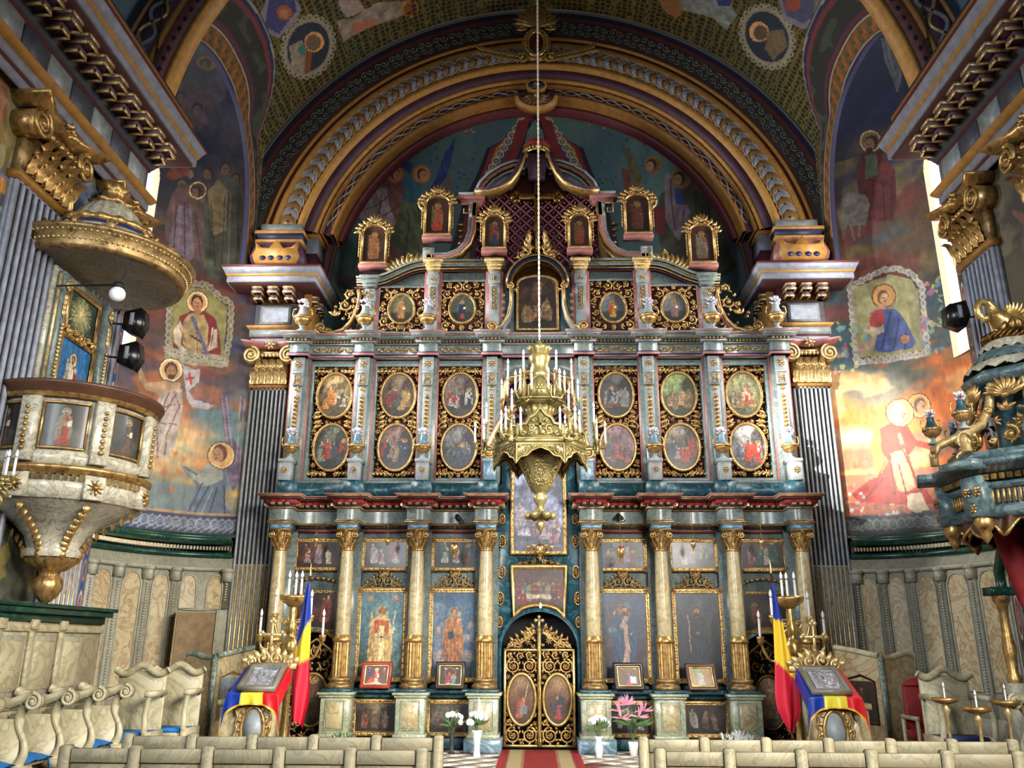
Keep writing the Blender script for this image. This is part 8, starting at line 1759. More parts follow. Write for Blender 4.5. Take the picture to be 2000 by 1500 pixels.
# ================================================================ LECTERNS WITH TRICOLOUR CLOTH AND SILVER ICON
TRI = ['#0E2E8C', '#D8C83C', '#C41420']
def lectern(s, cx, cy, nm):
 o = thing('lectern', (cx, cy, 0), 'marbled lectern with gilt crest standing before the %s side door' % nm, 'lectern')
 m = MB(); m.box(cx - .3, cx + .3, cy - .22, cy + .25, 0, .1, .03); m.box(cx - .24, cx + .24, cy - .16, cy + .2, .1, .95, .02); m.box(cx + s * .34 - .14, cx + s * .34 + .14, cy - .1, cy + .2, 0, .82, .02); m.box(cx + s * .34 - .18, cx + s * .34 + .18, cy - .14, cy + .22, .82, .9, .03); m.build('body', 'marble_yellow', o)
 m = MB(); m.ring(cx, .55, .15, .27, .025, cy - .18, 22)
 for k in range(16): q = 2 * PI * k / 16; m.leaf(cx + .15 * math.cos(q), .55 + .27 * math.sin(q), q + .5, .08, .05, cy - .18, .02)
 for sg in (-1, 1): m.tube([(cx + sg * .22 + .02 * math.cos(q * 2.2), cy - .18, .12 + .05 * q) for q in range(15)], .02, 5)
 m.build('gilt_frame', 'gold', o)
 m = MB(); m.prism([(cx + .12 * math.cos(q), .55 + .23 * math.sin(q)) for q in np.linspace(0, 2 * PI, 17)[:-1]], cy - .175, cy - .15); m.build('inset_panel', 'light_grey', o)
 tb, tf = (cy + .28, 1.30), (cy - .28, .98)
 m = MB(); m.add([(cx - .3, tf[0], tf[1] - .04), (cx + .3, tf[0], tf[1] - .04), (cx + .3, tb[0], tb[1] - .04), (cx - .3, tb[0], tb[1] - .04), (cx - .3, tf[0], tf[1] - .01), (cx + .3, tf[0], tf[1] - .01), (cx + .3, tb[0], tb[1] - .01), (cx - .3, tb[0], tb[1] - .01)], [(0, 1, 2, 3), (4, 5, 6, 7), (0, 1, 5, 4), (1, 2, 6, 5), (2, 3, 7, 6), (3, 0, 4, 7)]); m.build('desk_top', 'dark_wood', o)
 m = MB(); yb = cy + .34; zb = 1.3
 for sg in (-1, 1):
  m.scroll(cx + sg * .1, zb + .12, .1, PI / 2, 1.5, sg, yb, .022, 5); m.scroll(cx + sg * .26, zb + .07, .07, PI / 2, 1.5, sg, yb, .02, 4)
  for k in range(5): m.leaf(cx + sg * .08 * k, zb + .14 - .02 * k, PI / 2 - sg * .22 * k, .2 - .02 * k, .09, yb, .04)
 m.box(cx - .38, cx + .38, yb, yb + .03, zb - .02, zb + .06, .01); m.build('carved_crest', 'pale_gold', o)
 m = MB(); m.box(cx - .02, cx + .02, yb - .02, yb + .02, zb + .2, zb + .6, .01); m.box(cx - .13, cx + .13, yb - .02, yb + .02, zb + .42, zb + .46, .01)
 for a, b in ((0, .62), (-.14, .44), (.14, .44)):
  for u, v in ((-.03, 0), (.03, 0), (0, .03)): m.ball((cx + a + u, yb, zb + b + v), .032, 8, 5, sy=.6)
 m.build('cross', 'pale_gold', o)
 # cloth draped over the desk
 nu, nv = 60, 44; U = np.linspace(-1, 1, nu)[None]; t = np.linspace(0, 1, nv)[:, None]
 Yc = np.where(t < .6, tb[0] + (tf[0] - tb[0]) * t / .6, tf[0] - .03 - .02 * np.sin(U * 14) * (t - .6) * 2.5); drop = .14 + .22 * np.abs(U) ** 3 ; Zc = np.where(t < .6, tb[1] + (tf[1] - tb[1]) * t / .6 + .0, tf[1] - (t - .6) / .4 * drop)
 Xc = cx + U * (.34 + .05 * t) + 0 * t; Zc = Zc + np.where(np.abs(U) > .9, -(np.abs(U) - .9) * 1.6, 0) * (1 + 0 * t)
 Yc = np.broadcast_to(Yc, (nv, nu)); c = Canvas(U + 0 * t, t + 0 * U, TRI[0]); c.put(((c.u > -.4) & (c.u <= .38)) * 1.0, TRI[1]); c.put((c.u > .38) * 1.0, TRI[2]); c.put((c.v > .95) * 1.0, '#D8A828')
 cl = MB(); cl.gridV(np.stack([Xc, Yc - .0, Zc + .012], -1)); cl.A = c.attr()
 cl.build('satin_cloth', 'satin', label='blue, yellow and red satin cloth with gold fringe draped over the %s lectern' % nm, cat='cloth', smooth=True)
 # framed silver icon lying on it
 ic = thing('framed_icon', (cx, cy, 1.0), 'framed silver-relief icon lying on the tricolour cloth of the %s lectern' % nm, 'icon')
 sl = (tb[1] - tf[1]) / (tb[0] - tf[0]); rot = .0
 T = lambda V: np.stack([cx + V[:, 0] * .9 + s * -.03, cy + V[:, 2] * math.cos(math.atan(sl)) + V[:, 1] * math.sin(math.atan(sl)), (tb[1] + tf[1]) / 2 + .02 + V[:, 2] * math.sin(math.atan(sl)) - V[:, 1] * math.cos(math.atan(sl))], 1)
 m = MB(); m.T = T; m.bend([(0, -.03), (.02, -.06), (.08, -.07), (.09, 0), (0, 0)], [(-.2, -.22), (-.2, .22), (.2, .22), (.2, -.22)], closed=True); m.build('frame', 'grey_frame', ic)
 def dr(c):
  H = c.h; c.grad([(0, '#7C8088'), (1, '#8A8C92')]); c.clouds('#B4B8C0', 6, 4 + s, .5, .62, .8); c.clouds('#54565C', 7, 9, .55, .68, .7); figure(c, .5, -.25 * H, H * 1.05, '#9498A0' if s < 0 else '#B8BCC8', '#84888E', '#A8ACB4', '#4A3A30' if s > 0 else '#5A5A60', '#7A4A34' if s > 0 else '#6E7078', beard=True)
 painted_panel('silver_relief', -.2, .2, -.22, .22, -.03, dr, ic, 'icon_print', T=T)
 m = MB(); m.T = T; m.tube([(-.19, -.035, -.21), (-.19, -.035, .21), (.19, -.035, .21), (.19, -.035, -.21)], .01, 5, closed=True); m.build('inner_slip', 'silver', ic)
 return o
lectern(-1, AX(508, 1340, 11.9), 11.9, 'left'); lectern(1, AX(1615, 1340, 11.9), 11.9, 'right')
# ================================================================ FLAGS
def flag(name, pole, L, R_, cuts, Y, label):
 o = thing('flag', at(*pole[-1], Y), label, 'flag', 'national flags on poles by the side doors')
 P = [at(*p, Y) for p in pole]; m = MB(); m.tube([P[0], P[-1]], .016, 8); m.build('pole', 'brown_wood', o); m = MB(); x, y, z = P[0]; m.lathe([(.006, -.0), (.018, .03), (.016, .06), (.002, .2), (0, .21)], x, y, 8, z - .02); m.build('spear_tip', 'pale_gold', o)
 n, k = 60, 26; t = np.linspace(0, 1, n)
 def along(Q): Q = np.array(Q, float); d = np.linspace(0, 1, len(Q)); return np.stack([np.interp(t, d, Q[:, 0]), np.interp(t, d, Q[:, 1])], 1)
 A, B = along(L), along(R_); G = np.zeros((n, k, 3)); u = np.linspace(0, 1, k)
 for i in range(n):
  for j in range(k):
   q = A[i] * (1 - u[j]) + B[i] * u[j]; G[i, j] = at(q[0], q[1], Y); G[i, j, 1] += -.04 + .045 * math.sin(u[j] * 7.5 + i * .05) * min(1, i / 12)
 PXY = np.array([[A[i] * (1 - u[j]) + B[i] * u[j] for j in range(k)] for i in range(n)]).reshape(-1, 2)
 c = Canvas(PXY[:, 0], PXY[:, 1], TRI[0]); c1, c2 = cuts
 f = lambda cu: np.interp(c.u, [cu[0][0], cu[1][0]], [cu[0][1], cu[1][1]])
 c.put((c.v > f(c1)) * 1.0, '#E0BC28'); c.put((c.v > f(c2)) * 1.0, '#C0122E'); m = MB(); m.gridV(G); m.A = c.attr(); m.build('cloth', 'flag_cloth', o, smooth=True)
flag('l', [(606, 1125), (562, 1442)], [(602, 1138), (596, 1160), (590, 1195), (580, 1240), (578, 1265), (570, 1330), (570, 1390), (572, 1402)], [(607, 1136), (608, 1180), (607, 1240), (605, 1300), (606, 1350), (604, 1375), (598, 1400), (594, 1424)], [((580, 1262), (608, 1208)), ((568, 1302), (607, 1286))], 12.3, 'blue, yellow and red flag hanging on a pole left of the royal doors')
flag('r', [(1506, 1120), (1548, 1442)], [(1506, 1140), (1508, 1180), (1510, 1215), (1513, 1290), (1514, 1360), (1518, 1385), (1530, 1410), (1540, 1430)], [(1510, 1138), (1518, 1170), (1527, 1208), (1540, 1270), (1554, 1320), (1560, 1360), (1562, 1390), (1546, 1428)], [((1508, 1208), (1532, 1216)), ((1512, 1290), (1556, 1330))], 12.3, 'blue, yellow and red flag hanging on a pole right of the royal doors')
# ================================================================ PEWS
def pew(Y, z, xs, side, label, zs=(0.0, 1.0)):
 o = thing('pew', ((xs[0] + xs[-1]) / 2, Y, 0), label, 'pew', 'painted pews facing the altar screen')
 xs = sorted(xs); zt = z; z += .02
 for i, x in enumerate(xs):
  m = MB(); w = .034; m.prism([(x - w, 0), (x + w, 0), (x + w, z - .012), (x + w * .6, z), (x - w * .6, z), (x - w, z - .012)], Y - .035, Y + .035); m.build('post', 'pew_paint', o)
 for a, b in zip(xs[:-1], xs[1:]):
  m = MB(); m.box(a + .04, b - .04, Y - .022, Y + .022, zt - .085, zt, .006); m.build('top_rail', 'pew_paint', o)
  m = MB(); m.box(a + .04, b - .04, Y - .018, Y + .018, .42, .5, .008); m.build('lower_rail', 'pew_paint', o)
  m = MB(); m.box(a + .035, b - .035, Y - .004, Y + .012, .5, zt - .085); m.box(a + .07, b - .07, Y - .016, Y, .54, zt - .115, .016); m.build('back_panel', 'pew_paint', o)
 m = MB(); m.box(xs[0] + .03, xs[-1] - .03, Y + .0, Y + .36, .40, .43, .01); m.build('seat', 'pew_paint', o)
 for x in (xs[0], xs[-1]): m = MB(); m.box(x - .035, x + .035, Y + .03, Y + .38, 0, .42); m.box(x - .035, x + .035, Y + .03, Y + .36, .6, .66, .01); m.build('end_panel', 'pew_paint', o)
def XS(Y, z, L):
 out = []
 for px in L:
  out.append(atYZ(px, Y, z))
 return out
def atYZ(px, Y, z):    # x on the line (Y, z) seen at column px
 lo, hi = -8.0, 8.0
 for _ in range(40):
  mid = (lo + hi) / 2; v = np.array([mid - CAMX, Y, z - CAMZ]); q = 1000 + F_PX * (v @ _R) / (v @ _F)
  if q < px: lo = mid
  else: hi = mid
 return (lo + hi) / 2
pew(6.64, .95, XS(6.64, .95, [253, 377, 495, 614, 736, 857]), -1, 'far left pew, the row nearest the altar screen on the left')
pew(5.86, .95, XS(5.86, .95, [131, 267, 409, 548, 686, 825]), -1, 'second left pew, behind the row nearest the altar screen')
pew(5.12, .9, XS(5.12, .9, [134, 294, 456, 618, 781]), -1, 'third left pew, only its top rail showing at the bottom edge')
pew(6.66, .95, XS(6.66, .95, [1256, 1375, 1495, 1616, 1737, 1857, 1975]), 1, 'far right pew, the row nearest the altar screen on the right')
pew(5.92, .95, XS(5.92, .95, [1288, 1423, 1563, 1699, 1846, 1985]), 1, 'second right pew, behind the row nearest the altar screen')
pew(5.14, .9, XS(5.14, .9, [1268, 1430, 1590, 1750, 1910]), 1, 'third right pew, only its top rail showing at the bottom edge')
# ================================================================ CHOIR STALLS
for s, sd in ((-1, 'left'), (1, 'right')):
 d = thing('stall_back', (s * 5.3, 8.9, 0), 'pale marbled panelled back of the choir stalls with green cornice on the %s wall' % sd, 'panelling')
 F = 'L' if s < 0 else 'R'; T = frame(s * 5.22, 8.9, F)
 ymin, ymax = (-1.9, 1.3) if s < 0 else (-1.9, .3)
 m = MB(); m.T = T; m.box(ymin, ymax, 0, .1, 0, 1.82); m.build('board', 'stall_wood', d)
 m = MB(); m.T = T; m.box(ymin, ymax + .05, -.1, .1, 1.9, 1.96, .01); m.box(ymin, ymax + .08, -.14, .1, 1.96, 2.0, .01); m.box(ymin, ymax, -.03, .1, 1.82, 1.9); m.build('green_cornice', 'green_trim', d)
 m = MB(); m.T = T; m.box(ymin, ymax, -.03, .0, .98, 1.03, .01); m.box(ymin, ymax, -.03, 0, 1.72, 1.8, .01); m.build('rail', 'stall_wood', d)
 k = ymin + .1;
 while k + .5 < ymax:
  m = MB(); m.T = T; m.box(k + .05, k + .47, -.015, .0, 1.1, 1.68, .01); m.build('panel', 'wainscot' if s < 0 else 'stall_wood', d)
  m = MB(); m.T = T; m.box(k + .1, k + .42, -.03, .0, 1.15, 1.63, .02); m.build('panel_field', 'stall_wood', d)
  m = MB(); m.T = T; m.box(k - .04, k + .04, -.04, .0, 1.03, 1.72, .01); m.box(k - .06, k + .06, -.06, 0, 1.74, 1.84, .01); m.build('pilaster_strip', 'stall_wood', d)
  k += .55
 names_ = ['nearest the viewer', 'second from the viewer', 'third from the viewer', 'fourth from the viewer', 'farthest from the viewer']
 for i, y in enumerate((7.4, 8.0, 8.6, 9.2, 9.8) if s < 0 else (7.6, 8.25, 8.9)):
  st = thing('choir_stall', (s * 4.95, y, 0), 'carved %s choir stall with scrolled arm, %s' % ('cream' if s < 0 else 'grey', names_[i]), 'seat', 'choir stalls along the %s wall' % sd)
  T = frame(s * 5.2, y, F); TT = lambda V, T=T: T(np.stack([V[:, 0], V[:, 1], V[:, 2]], 1))
  mt = 'stall_wood'
  m = MB(); m.T = T; m.box(-.02, .02, -.5, -.02, 0, .95); m.build('side_panel', mt, st)
  m = MB(); m.T = T   # arm: long rail with scroll end at the front
  m.tube([(0, -.04, 1.16), (0, -.18, 1.1), (0, -.36, 1.08), (0, -.5, 1.13), (0, -.58, 1.14)], [.045, .05, .05, .05, .05], 8); m.build('arm_rest', mt, st, smooth=True)
  m = MB(); m.T = (lambda T: (lambda V: T(np.stack([V[:, 1], V[:, 0], V[:, 2]], 1))))(T); m.scroll(-.58, 1.1, .075, PI / 2, 1.8, 1, -.055, .02, 0, 26); m.prism([(-.58 + .065 * math.cos(q), 1.1 + .065 * math.sin(q)) for q in np.linspace(0, 2 * PI, 15)[:-1]], -.05, .05); m.build('arm_scroll', mt, st, smooth=False)
  m = MB(); m.T = T; t = np.linspace(0, 1, 12); m.tube(np.stack([0 * t, -.5 - .05 * np.sin(t * PI * 2), .55 + .52 * t], 1), .05 - .02 * np.sin(t * PI), 8); m.box(-.07, .07, -.62, -.4, .48, .56, .02); m.box(-.05, .05, -.55, -.35, 0, .48, .03); m.build('front_leg', mt, st)
  m = MB(); m.T = T; m.box(.03, .57, -.46, -.06, .52, .57, .02); m.build('seat', mt, st)
  if 1:
   cu = thing('cushion', (s * 4.95, y + .3, .57), 'blue seat cushion on the %s choir stall %s' % (sd, names_[i]), 'cushion', 'cushions on the %s stalls' % sd)
   m = MB(); m.T = frame(s * 5.2, y, F); n = 14; U, V = np.meshgrid(np.linspace(-1, 1, n), np.linspace(-1, 1, n)); H = .05 * (1 - U ** 4) * (1 - V ** 4)
   m.gridV(np.stack([.3 + .25 * U, -.28 + .24 * V + .02 * np.sin(U * 4), .575 + H + .01 * np.sin(U * 6 + V * 3)], -1)); m.gridV(np.stack([.3 + .25 * U, -.28 + .24 * V, .573 + 0 * U], -1)); m.build('cover', 'blue_cloth' if s < 0 else 'dark_blue_cloth', cu, smooth=True)
   m = MB(); m.T = frame(s * 5.2, y, F); m.tube([(.5, -.5, .58), (.52, -.52, .5), (.5, -.53, .42)], .008, 4); m.build('tie', 'blue_cloth' if s < 0 else 'dark_blue_cloth', cu)
# pair of seats near the wainscot
for i, (x, y) in enumerate(((-5.0, 10.75), (-4.75, 11.3)) + ((5.0, 10.9), )):
 sd = 'left' if x < 0 else 'right'; st = thing('choir_stall', (x, y, 0), ('carved seat with curled crest, %s of the two by the left doorway' % ('nearer' if i == 0 else 'farther')) if x < 0 else 'grey carved seat with upholstered arms before the right wainscot', 'seat', 'seats before the wainscot')
 m = MB(); m.box(x - .3, x + .3, y + .22, y + .27, 0, 1.28, .01); m.build('back', 'stall_wood', st)
 m = MB(); t = np.linspace(-1, 1, 20); m.tube(np.stack([x + .33 * t, np.full(20, y + .2), 1.3 + .05 * np.cos(t * PI * 1.5)], 1), .045, 8); m.build('crest_rail', 'stall_wood', st, smooth=True)
 m = MB(); m.box(x - .27, x + .27, y - .2, y + .22, .5, .55, .01); m.build('seat', 'stall_wood', st)
 m = MB(); m.box(x - .25, x + .25, y - .2, y + .2, .55, .6, .02); m.build('seat_pad', 'dark_blue_cloth' if x > 0 else 'blue_cloth', st)
 for sg in (-1, 1):
  m = MB(); m.box(x + sg * .3 - .03, x + sg * .3 + .03, y - .24, y + .25, 0, .6, .01); m.tube([(x + sg * .3, y - .22, .6), (x + sg * .3, y - .26, .8), (x + sg * .3, y - .2, 1.0)], .035, 7); m.box(x + sg * .3 - .04, x + sg * .3 + .04, y - .26, y + .22, 1.0, 1.06, .015); m.build('arm_rest', 'stall_wood', st)
rc = thing('armchair', (5.3, 12.2, 0), 'dark red velvet armchair in the shade before the right wainscot', 'chair')
x, y = AX(1814, 1370, 12.2), 12.2; WLOC[rc.name] = (x, y, 0); rc.location = (x, y, 0)
m = MB(); m.box(x - .23, x + .23, y + .2, y + .27, .5, 1.1, .03); m.prism([(x + .22 * math.cos(q), 1.1 + .1 * math.sin(q)) for q in np.linspace(0, PI, 10)], y + .2, y + .27); m.build('back', 'red_velvet', rc)
m = MB(); m.box(x - .26, x + .26, y - .25, y + .22, .42, .54, .03); m.build('seat', 'red_velvet', rc)
for sg in (-1, 1): m = MB(); m.box(x + sg * .28 - .025, x + sg * .28 + .025, y - .25, y + .25, .68, .73, .01); m.box(x + sg * .28 - .02, x + sg * .28 + .02, y - .24, y - .2, 0, .7); m.box(x + sg * .28 - .02, x + sg * .28 + .02, y + .2, y + .24, 0, .7); m.build('arm_rest', 'stall_wood', rc)
# slim brass standards at the far right
for i, (px, Y, zt) in enumerate(((1843, 9.2, 1.2), (1905, 8.6, 1.15), (1962, 8.8, 1.2))):
 x = atYZ(px, Y, zt); o = thing('candle_stand', (x, Y, 0), 'slim brass standing candle holder at the lower right, %s from the left' % ('first', 'second', 'third')[i], 'candle stand', 'brass stands by the right stalls')
 m = MB(); m.lathe([(0, 0), (.14, 0), (.13, .03), (.03, .08), (.018, .3), (.018, .55), (.035, .58), (.018, .62), (.016, zt - .25), (.04, zt - .2), (.02, zt - .15)], x, Y, 12); m.build('stem', 'pale_gold', o, smooth=True)
 m = MB(); m.lathe([(.02, zt - .15), (.12, zt - .12), (.13, zt - .08), (0, zt - .1)], x, Y, 14); m.build('dish', 'gold', o); candle(o, x, Y, zt - .1, .6)
# ================================================================ MARBLED PARAPETS BY THE SIDE DOORS
for s, corner, edge, inner, nm in ((-1, 421, 360, 493, 'left'), (1, 1719, 1786, 1632, 'right')):
 Yc = 13.1; xc = AX(corner, 1285, Yc); xe = AX(edge, 1292, 13.5); xi = AX(inner, 1268, 13.9); zt = AZ(corner, 1284, Yc)
 o = thing('parapet', (xc, Yc, 0), 'marbled parapet with curved rail and a saint panel beside the %s side door' % nm, 'parapet')
 for (xa, ya), (xb, yb_), k in (((xe, 13.5), (xc, Yc), 0), ((xc, Yc), (xi, 13.9), 1)):
  t = np.linspace(0, 1, 14); X = xa + (xb - xa) * t; Y = ya + (yb_ - ya) * t; Z = zt + (.0 + .03 * np.sin(t * PI * 2) if k == 0 else .12 * t ** 1.5 + .02 * np.sin(t * PI))
  m = MB(); V = np.zeros((2, 14, 3)); V[0] = np.stack([X, Y, 0 * X], 1); V[1] = np.stack([X, Y, Z], 1); m.gridV(V); V2 = V.copy(); V2[:, :, 1] += .08; m.gridV(V2); m.build('panel', 'wainscot_panel', o)
  m = MB(); m.tube(np.stack([X, Y + .03, Z + .02], 1), .045, 7); m.build('rail', 'marble_green' if s < 0 else 'stall_wood', o, smooth=True)
 m = MB(); m.box(xc - .03, xc + .03, Yc - .03, Yc + .04, 0, zt); m.build('corner_post', 'marble_green', o)
 xa, ya, xb, yb_ = xc, Yc, xi, 13.9; fx = lambda q: (xa + (xb - xa) * q, ya + (yb_ - ya) * q - .02)
 def sp(c, s=s):
  H = c.h; c.grad([(0, '#6A5A48' if s < 0 else '#2A2018'), (1, '#7C94A4' if s < 0 else '#3A2A22')]); figure(c, .5, H * .05, H * .85, '#5A4A3C' if s < 0 else '#4A2A1C', '#3A3430', None, beard=True, book=s < 0)
 Tt = (lambda fx: (lambda V: np.stack([fx(V[:, 0])[0], fx(V[:, 0])[1] + V[:, 1] * 0, V[:, 2]], 1)))(fx)
 painted_panel('painting', .22, .8, .55, 1.12, 0, sp, o, 'varnished', res=.02, T=Tt)
 m = MB(); m.T = Tt; m.tube([(.2, 0, .53), (.2, 0, 1.12), (.5, 0, 1.2), (.82, 0, 1.14), (.82, 0, .53)], .02, 5, closed=True); m.build('frame', 'pale_gold' if s < 0 else 'dark_wood', o)
# ================================================================ LEANING ICONS ON THE LEDGES
def leaning(px0, px1, pyt, pyb, frame_mt, inner_mt, dr, label, skew):
 Y = 14.36; x0, z1 = at(px0, pyt, Y)[0], AZ((px0 + px1) / 2, pyt, Y); x1 = AX(px1, pyt, Y); z0 = .95; w, h = (x1 - x0), z1 - z0 + .06; cx = (x0 + x1) / 2
 t = thing('framed_icon', (cx, Y, .94), label, 'icon', 'framed icons propped on the ledges'); a = .22
 T = lambda V: np.stack([cx + V[:, 0] + skew * V[:, 2], Y + V[:, 2] * math.sin(a) + V[:, 1], .945 + V[:, 2] * math.cos(a)], 1)
 fw = .045; painted_panel('painting', -w / 2 + fw, w / 2 - fw, fw, h - fw, -.005, dr, t, 'icon_print', res=.008, T=T)
 for nm, mt, o0, o1, y in (('frame', frame_mt, -.018, .03, -.03), ('inner_frame', inner_mt, -.045, -.018, -.02)):
  m = MB(); m.T = T; m.bend([(o0, y), (o0 + .01, y - .012), (o1 - .01, y - .012), (o1, y), (o1, .02), (o0, .02)], [(-w / 2 + .02, .02), (-w / 2 + .02, h - .02), (w / 2 - .02, h - .02), (w / 2 - .02, .02)], closed=True); m.build(nm, mt, t)
 m = MB(); m.T = T; m.box(-w / 2 + .02, w / 2 - .02, .0, .02, .02, h - .02); m.build('backing_board', 'dark_wood', t)
def l1(c):
 H = c.h; c.grad([(0, '#4A3020'), (1, '#6A4A2C')]); figure(c, .5, -.1, H * 1.0, '#C8C0B0', '#B03A28', '#E0C890', beard=True, hair='#C8C4BC')
 for x in (.2, .82): figure(c, x, H * .45, H * .42, '#3A3478' if x < .5 else '#A03048', None, '#D8C8A0')
 c.fill([(.1, .05), (.3, .35), (.36, .05)], '#B84434'); c.line([(.25, .06), (.72, .06)], .03, '#E8E4D8')
def l2(c):
 H = c.h; c.grad([(0, '#2A1C14'), (1, '#3A281C')]); c.ell(.5, H * .6, .26, .26, '#8A5A30'); c.ell(.5, H * .6, .22, .22, '#4A2418'); figure(c, .45, -.3, H * 1.05, '#7A1C24', '#8A2430', None, '#5A1820', '#B08058'); c.ell(.66, H * .38, .13, .13, '#A07840'); figure(c, .66, -.1, H * .58, '#2A7C90', None, None)
 for x in (.28, .78): c.ell(x, H * .82, .06, .03, '#C8C4B0')
 c.line([(.35, .06), (.6, .06)], .03, '#D8D0C0')
def l3(c):
 H = c.h; c.grad([(0, '#4A3018'), (1, '#7A5428')]); figure(c, .5, -.02, H * .75, '#C03A34', '#2A3A7C', None, beard=True); c.fill([(.56, .12), (.82, .12), (.82, .42), (.56, .42)], '#C4BCD0')
 for x in (.25, .78): c.ell(x, H * .86, .07, .035, '#A89888')
def l4(c):
 H = c.h; c.grad([(0, '#8A6428'), (1, '#9A7434')]); figure(c, .48, -.02, H * .9, '#A8A898', '#9A9C90', None, '#2A1C14', '#9A6A44', beard=True, arms='bless'); c.fill([(.3, .5), (.5, .62), (.44, .75), (.26, .68)], '#5AA04A')
leaning(706, 763, 1299, 1358, 'wood_frame_red', 'pale_gold', l1, 'red-framed icon of a white-robed elder leaning before the bishop icon', .03)
leaning(852, 907, 1299, 1358, 'dark_wood', 'bright_gold', l2, 'black-framed icon of mother and child leaning left of the royal doors', .0)
leaning(1201, 1257, 1301, 1357, 'dark_wood', 'bright_gold', l3, 'dark gold-rimmed icon with red and blue figure holding a book, leaning', -.05)
leaning(1344, 1400, 1303, 1357, 'brown_wood', 'bright_gold', l4, 'gold icon of a figure in green and white leaning before the rightmost great icon', -.09)
# ================================================================ VIGIL LAMPS
for i, (px, py, k, lb) in enumerate(((617, 1058, .8, 'small hanging brass lamp over the leftmost small scene'), (757, 1060, .8, 'small hanging brass lamp above the bishop icon'), (887, 1075, 1.25, 'larger hanging brass lamp above the mother and child icon'), (1213, 1082, 1.25, 'hanging brass lamp with red glass above the icon of the blue mantle'), (1354, 1066, .8, 'small hanging brass lamp before the pale horsemen scene'), (1488, 1062, .8, 'small hanging brass lamp over the rightmost small scene'), (1055, 1078, 1.3, 'wide hanging brass lamp with candle cups below the chandelier'))):
 Y = 14.2; x, _, z = at(px, py, Y); o = thing('vigil_lamp', (x, Y, z - .1 * k), lb, 'lamp', 'hanging vigil lamps before the screen')
 m = MB(); m.lathe([(.045 * k, .07 * k), (.055 * k, .05 * k), (.05 * k, .0), (.03 * k, -.04 * k), (.015 * k, -.06 * k), (.02 * k, -.08 * k), (0, -.12 * k)], x, Y, 16, z); m.build('bowl', 'bright_gold', o, smooth=True)
 m = MB(); top = 4.45 if i == 6 else 3.86
 for a in (0, 2.1, 4.2): m.tube([(x + .045 * k * math.cos(a), Y + .045 * k * math.sin(a), z + .06 * k), (x, Y, z + .28 * k)], .004, 4)
 m.tube([(x, Y, z + .28 * k), (x, Y, top)], .005, 4); m.build('chain', 'chain', o)
 m = MB(); m.lathe([(.03 * k, .03 * k), (.035 * k, .1 * k), (.03 * k, .1 * k)], x, Y, 12, z); m.build('glass', 'crimson' if i == 3 else 'dark_red', o)
 if i == 6:
  m = MB()
  for a in np.linspace(0, 2 * PI, 7)[:-1]: m.tube([(x, Y, z), (x + .15 * math.cos(a), Y + .15 * math.sin(a), z - .02), (x + .2 * math.cos(a), Y + .2 * math.sin(a), z + .04)], .014, 5); m.lathe([(.02, .04), (.035, .08), (.035, .1), (0, .1)], x + .2 * math.cos(a), Y + .2 * math.sin(a), 8, z)
  m.build('arms', 'bright_gold', o); m = MB(); m.tube([(x, Y, z - .12), (x, Y, 2.28)], .003, 4); m.build('cord', 'chain', o); m = MB(); m.lathe([(0, .09), (.012, .08), (.026, .03), (.02, 0), (0, -.01)], x, Y, 10, 2.2); m.build('white_drop', 'white_porcelain', o)
# ================================================================ FLOWERS
def bouquet(o, x, y, z, r, n, mt, R_, size, leaves=14, spread=.9, spiky=False, green=True):
 rng = random.Random(R_)
 for i in range(n):
  a, b = rng.uniform(0, 2 * PI), rng.uniform(.1, 1.4); c = math.cos(b); px_, py_, pz = x + r * c * math.cos(a), y + r * c * math.sin(a) * .7, z + r * math.sin(b) * spread
  m = MB();
  if spiky:
   for k in range(9): m.leaf(px_, pz, rng.uniform(-.2, PI + .2), size * 2.4, size * .35, py_ - .02, .015)
  else:
   for k in range(8): q = k * PI / 4; m.leaf(px_, pz, q, size, size * .8, py_ - .02, .02, .1)
   m.ball((px_, py_ - .02, pz), size * .55, 7, 5)
  m.build('flower', mt, o)
 if green:
  m = MB()
  for i in range(leaves): a, b = rng.uniform(0, 2 * PI), rng.uniform(-.2, 1.2); c = math.cos(b); m.leaf(x + r * .3 * math.cos(a), z - r * .1, rng.uniform(.1, PI - .1), r * 1.1, r * .22, y + rng.uniform(-.1, .1), .02)
  for i in range(8): m.tube([(x, y, z - r * 1.1), (x + rng.uniform(-.6, .6) * r, y, z + r * .3)], .004, 4)
  m.build('foliage', 'leaf_green', o)
def vase(x, y, P, mt, label, cat='vase'):
 o = thing('flower_vase', (x, y, 0), label, 'vase'); m = MB(); m.lathe(P, x, y, 18); m.build('vase', mt, o, smooth=True); return o
Y = 13.75; x = AX(931, 1470, Y); o = vase(x, Y, [(0, 0), (.06, 0), (.055, .02), (.045, .1), (.05, .2), (.075, .34), (.085, .37), (.075, .37)], 'white_porcelain', 'tall white vase of white roses on the tiled floor left of the doors'); bouquet(o, x, Y, .46, .17, 13, 'petal_white', 3, .05, 26)
m = MB(); m.leaf(x + .02, .6, PI / 2 - .1, .25, .05, Y - .03, .02); m.leaf(x + .12, .55, PI / 2 - .3, .16, .04, Y - .03, .02); m.build('tall_bud', 'petal_white', o)
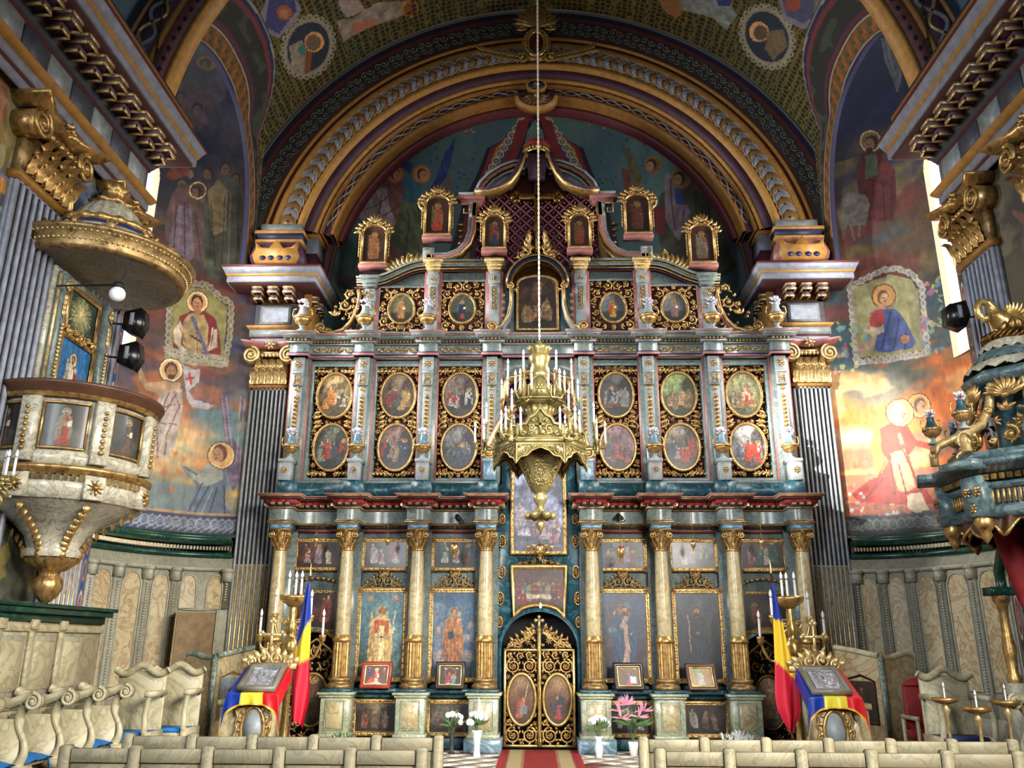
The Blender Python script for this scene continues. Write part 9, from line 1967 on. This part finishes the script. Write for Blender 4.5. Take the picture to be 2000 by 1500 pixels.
x = AX(1170, 1470, Y); o = vase(x, Y, [(0, 0), (.05, 0), (.045, .03), (.06, .08), (.065, .14), (.045, .2), (.04, .24), (.07, .3), (.06, .3)], 'white_porcelain', 'white vase of white chrysanthemums on the tiled floor right of the doors'); bouquet(o, x, Y, .42, .16, 14, 'petal_white', 8, .048, 18)
Y = 14.1; x = AX(882, 1460, Y); o = vase(x, Y, [(0, 0), (.05, 0), (.04, .03), (.035, .2), (.05, .3), (.045, .3)], 'bordergreen', 'dark glass vase with sparse white roses behind the left pews'); bouquet(o, x, Y, .42, .18, 6, 'petal_white', 5, .05, 12)
Y = 14.0; x = AX(1237, 1450, Y); o = vase(x, Y, [(0, 0), (.06, 0), (.07, .12), (.08, .2), (.07, .2)], 'white_porcelain', 'white pot of pink lilies right of the royal doors'); bouquet(o, x, Y, .46, .24, 6, 'petal_pink', 9, .07, 30, 1.3, spiky=True)
Y = 14.0; x = AX(1437, 1440, Y); o = vase(x, Y, [(0, 0), (.1, 0), (.12, .1), (.11, .1)], 'marble_green', 'low arrangement of spiky white flowers at the foot of the rightmost pedestals'); bouquet(o, x, Y, .13, .22, 12, 'petal_white', 2, .07, 6, .5, spiky=True)
x = AX(668, 1440, Y); o = vase(x, Y, [(0, 0), (.1, 0), (.12, .08), (.11, .08)], 'marble_green', 'low wreath of pale flowers and dark leaves at the foot of the left pedestal'); bouquet(o, x, Y, .12, .2, 8, 'petal_white', 12, .05, 26, .5)
# ================================================================ RED CARPET
U, V = np.meshgrid(np.linspace(-1, 1, 120), np.linspace(0, 9.2, 400)); c = Canvas(U, V, '#84141E'); zz = .03 * np.sign(np.sin(V.ravel() * 38)); au = np.abs(c.u)
c.clouds('#9A2C36', 9, 3, .4, .6, .5); c.put(((au > .42 + zz) & (au < .78 + zz * .6)) * 1.0, '#AA9A74'); c.put(((au > .52) & (au < .66) & (np.sin(V.ravel() * 30) > .3)) * 1.0, '#A89468', .5); c.put((au > .9) * 1.0, '#A01828')
m = MB(); m.gridV(np.stack([.62 * U, 14.62 - V, .006 + .002 * np.sin(V * 3)], -1)); m.A = c.attr(); m.build('carpet', 'flag_cloth', label='red carpet runner with cream zigzag side bands leading to the royal doors', cat='carpet', smooth=True)
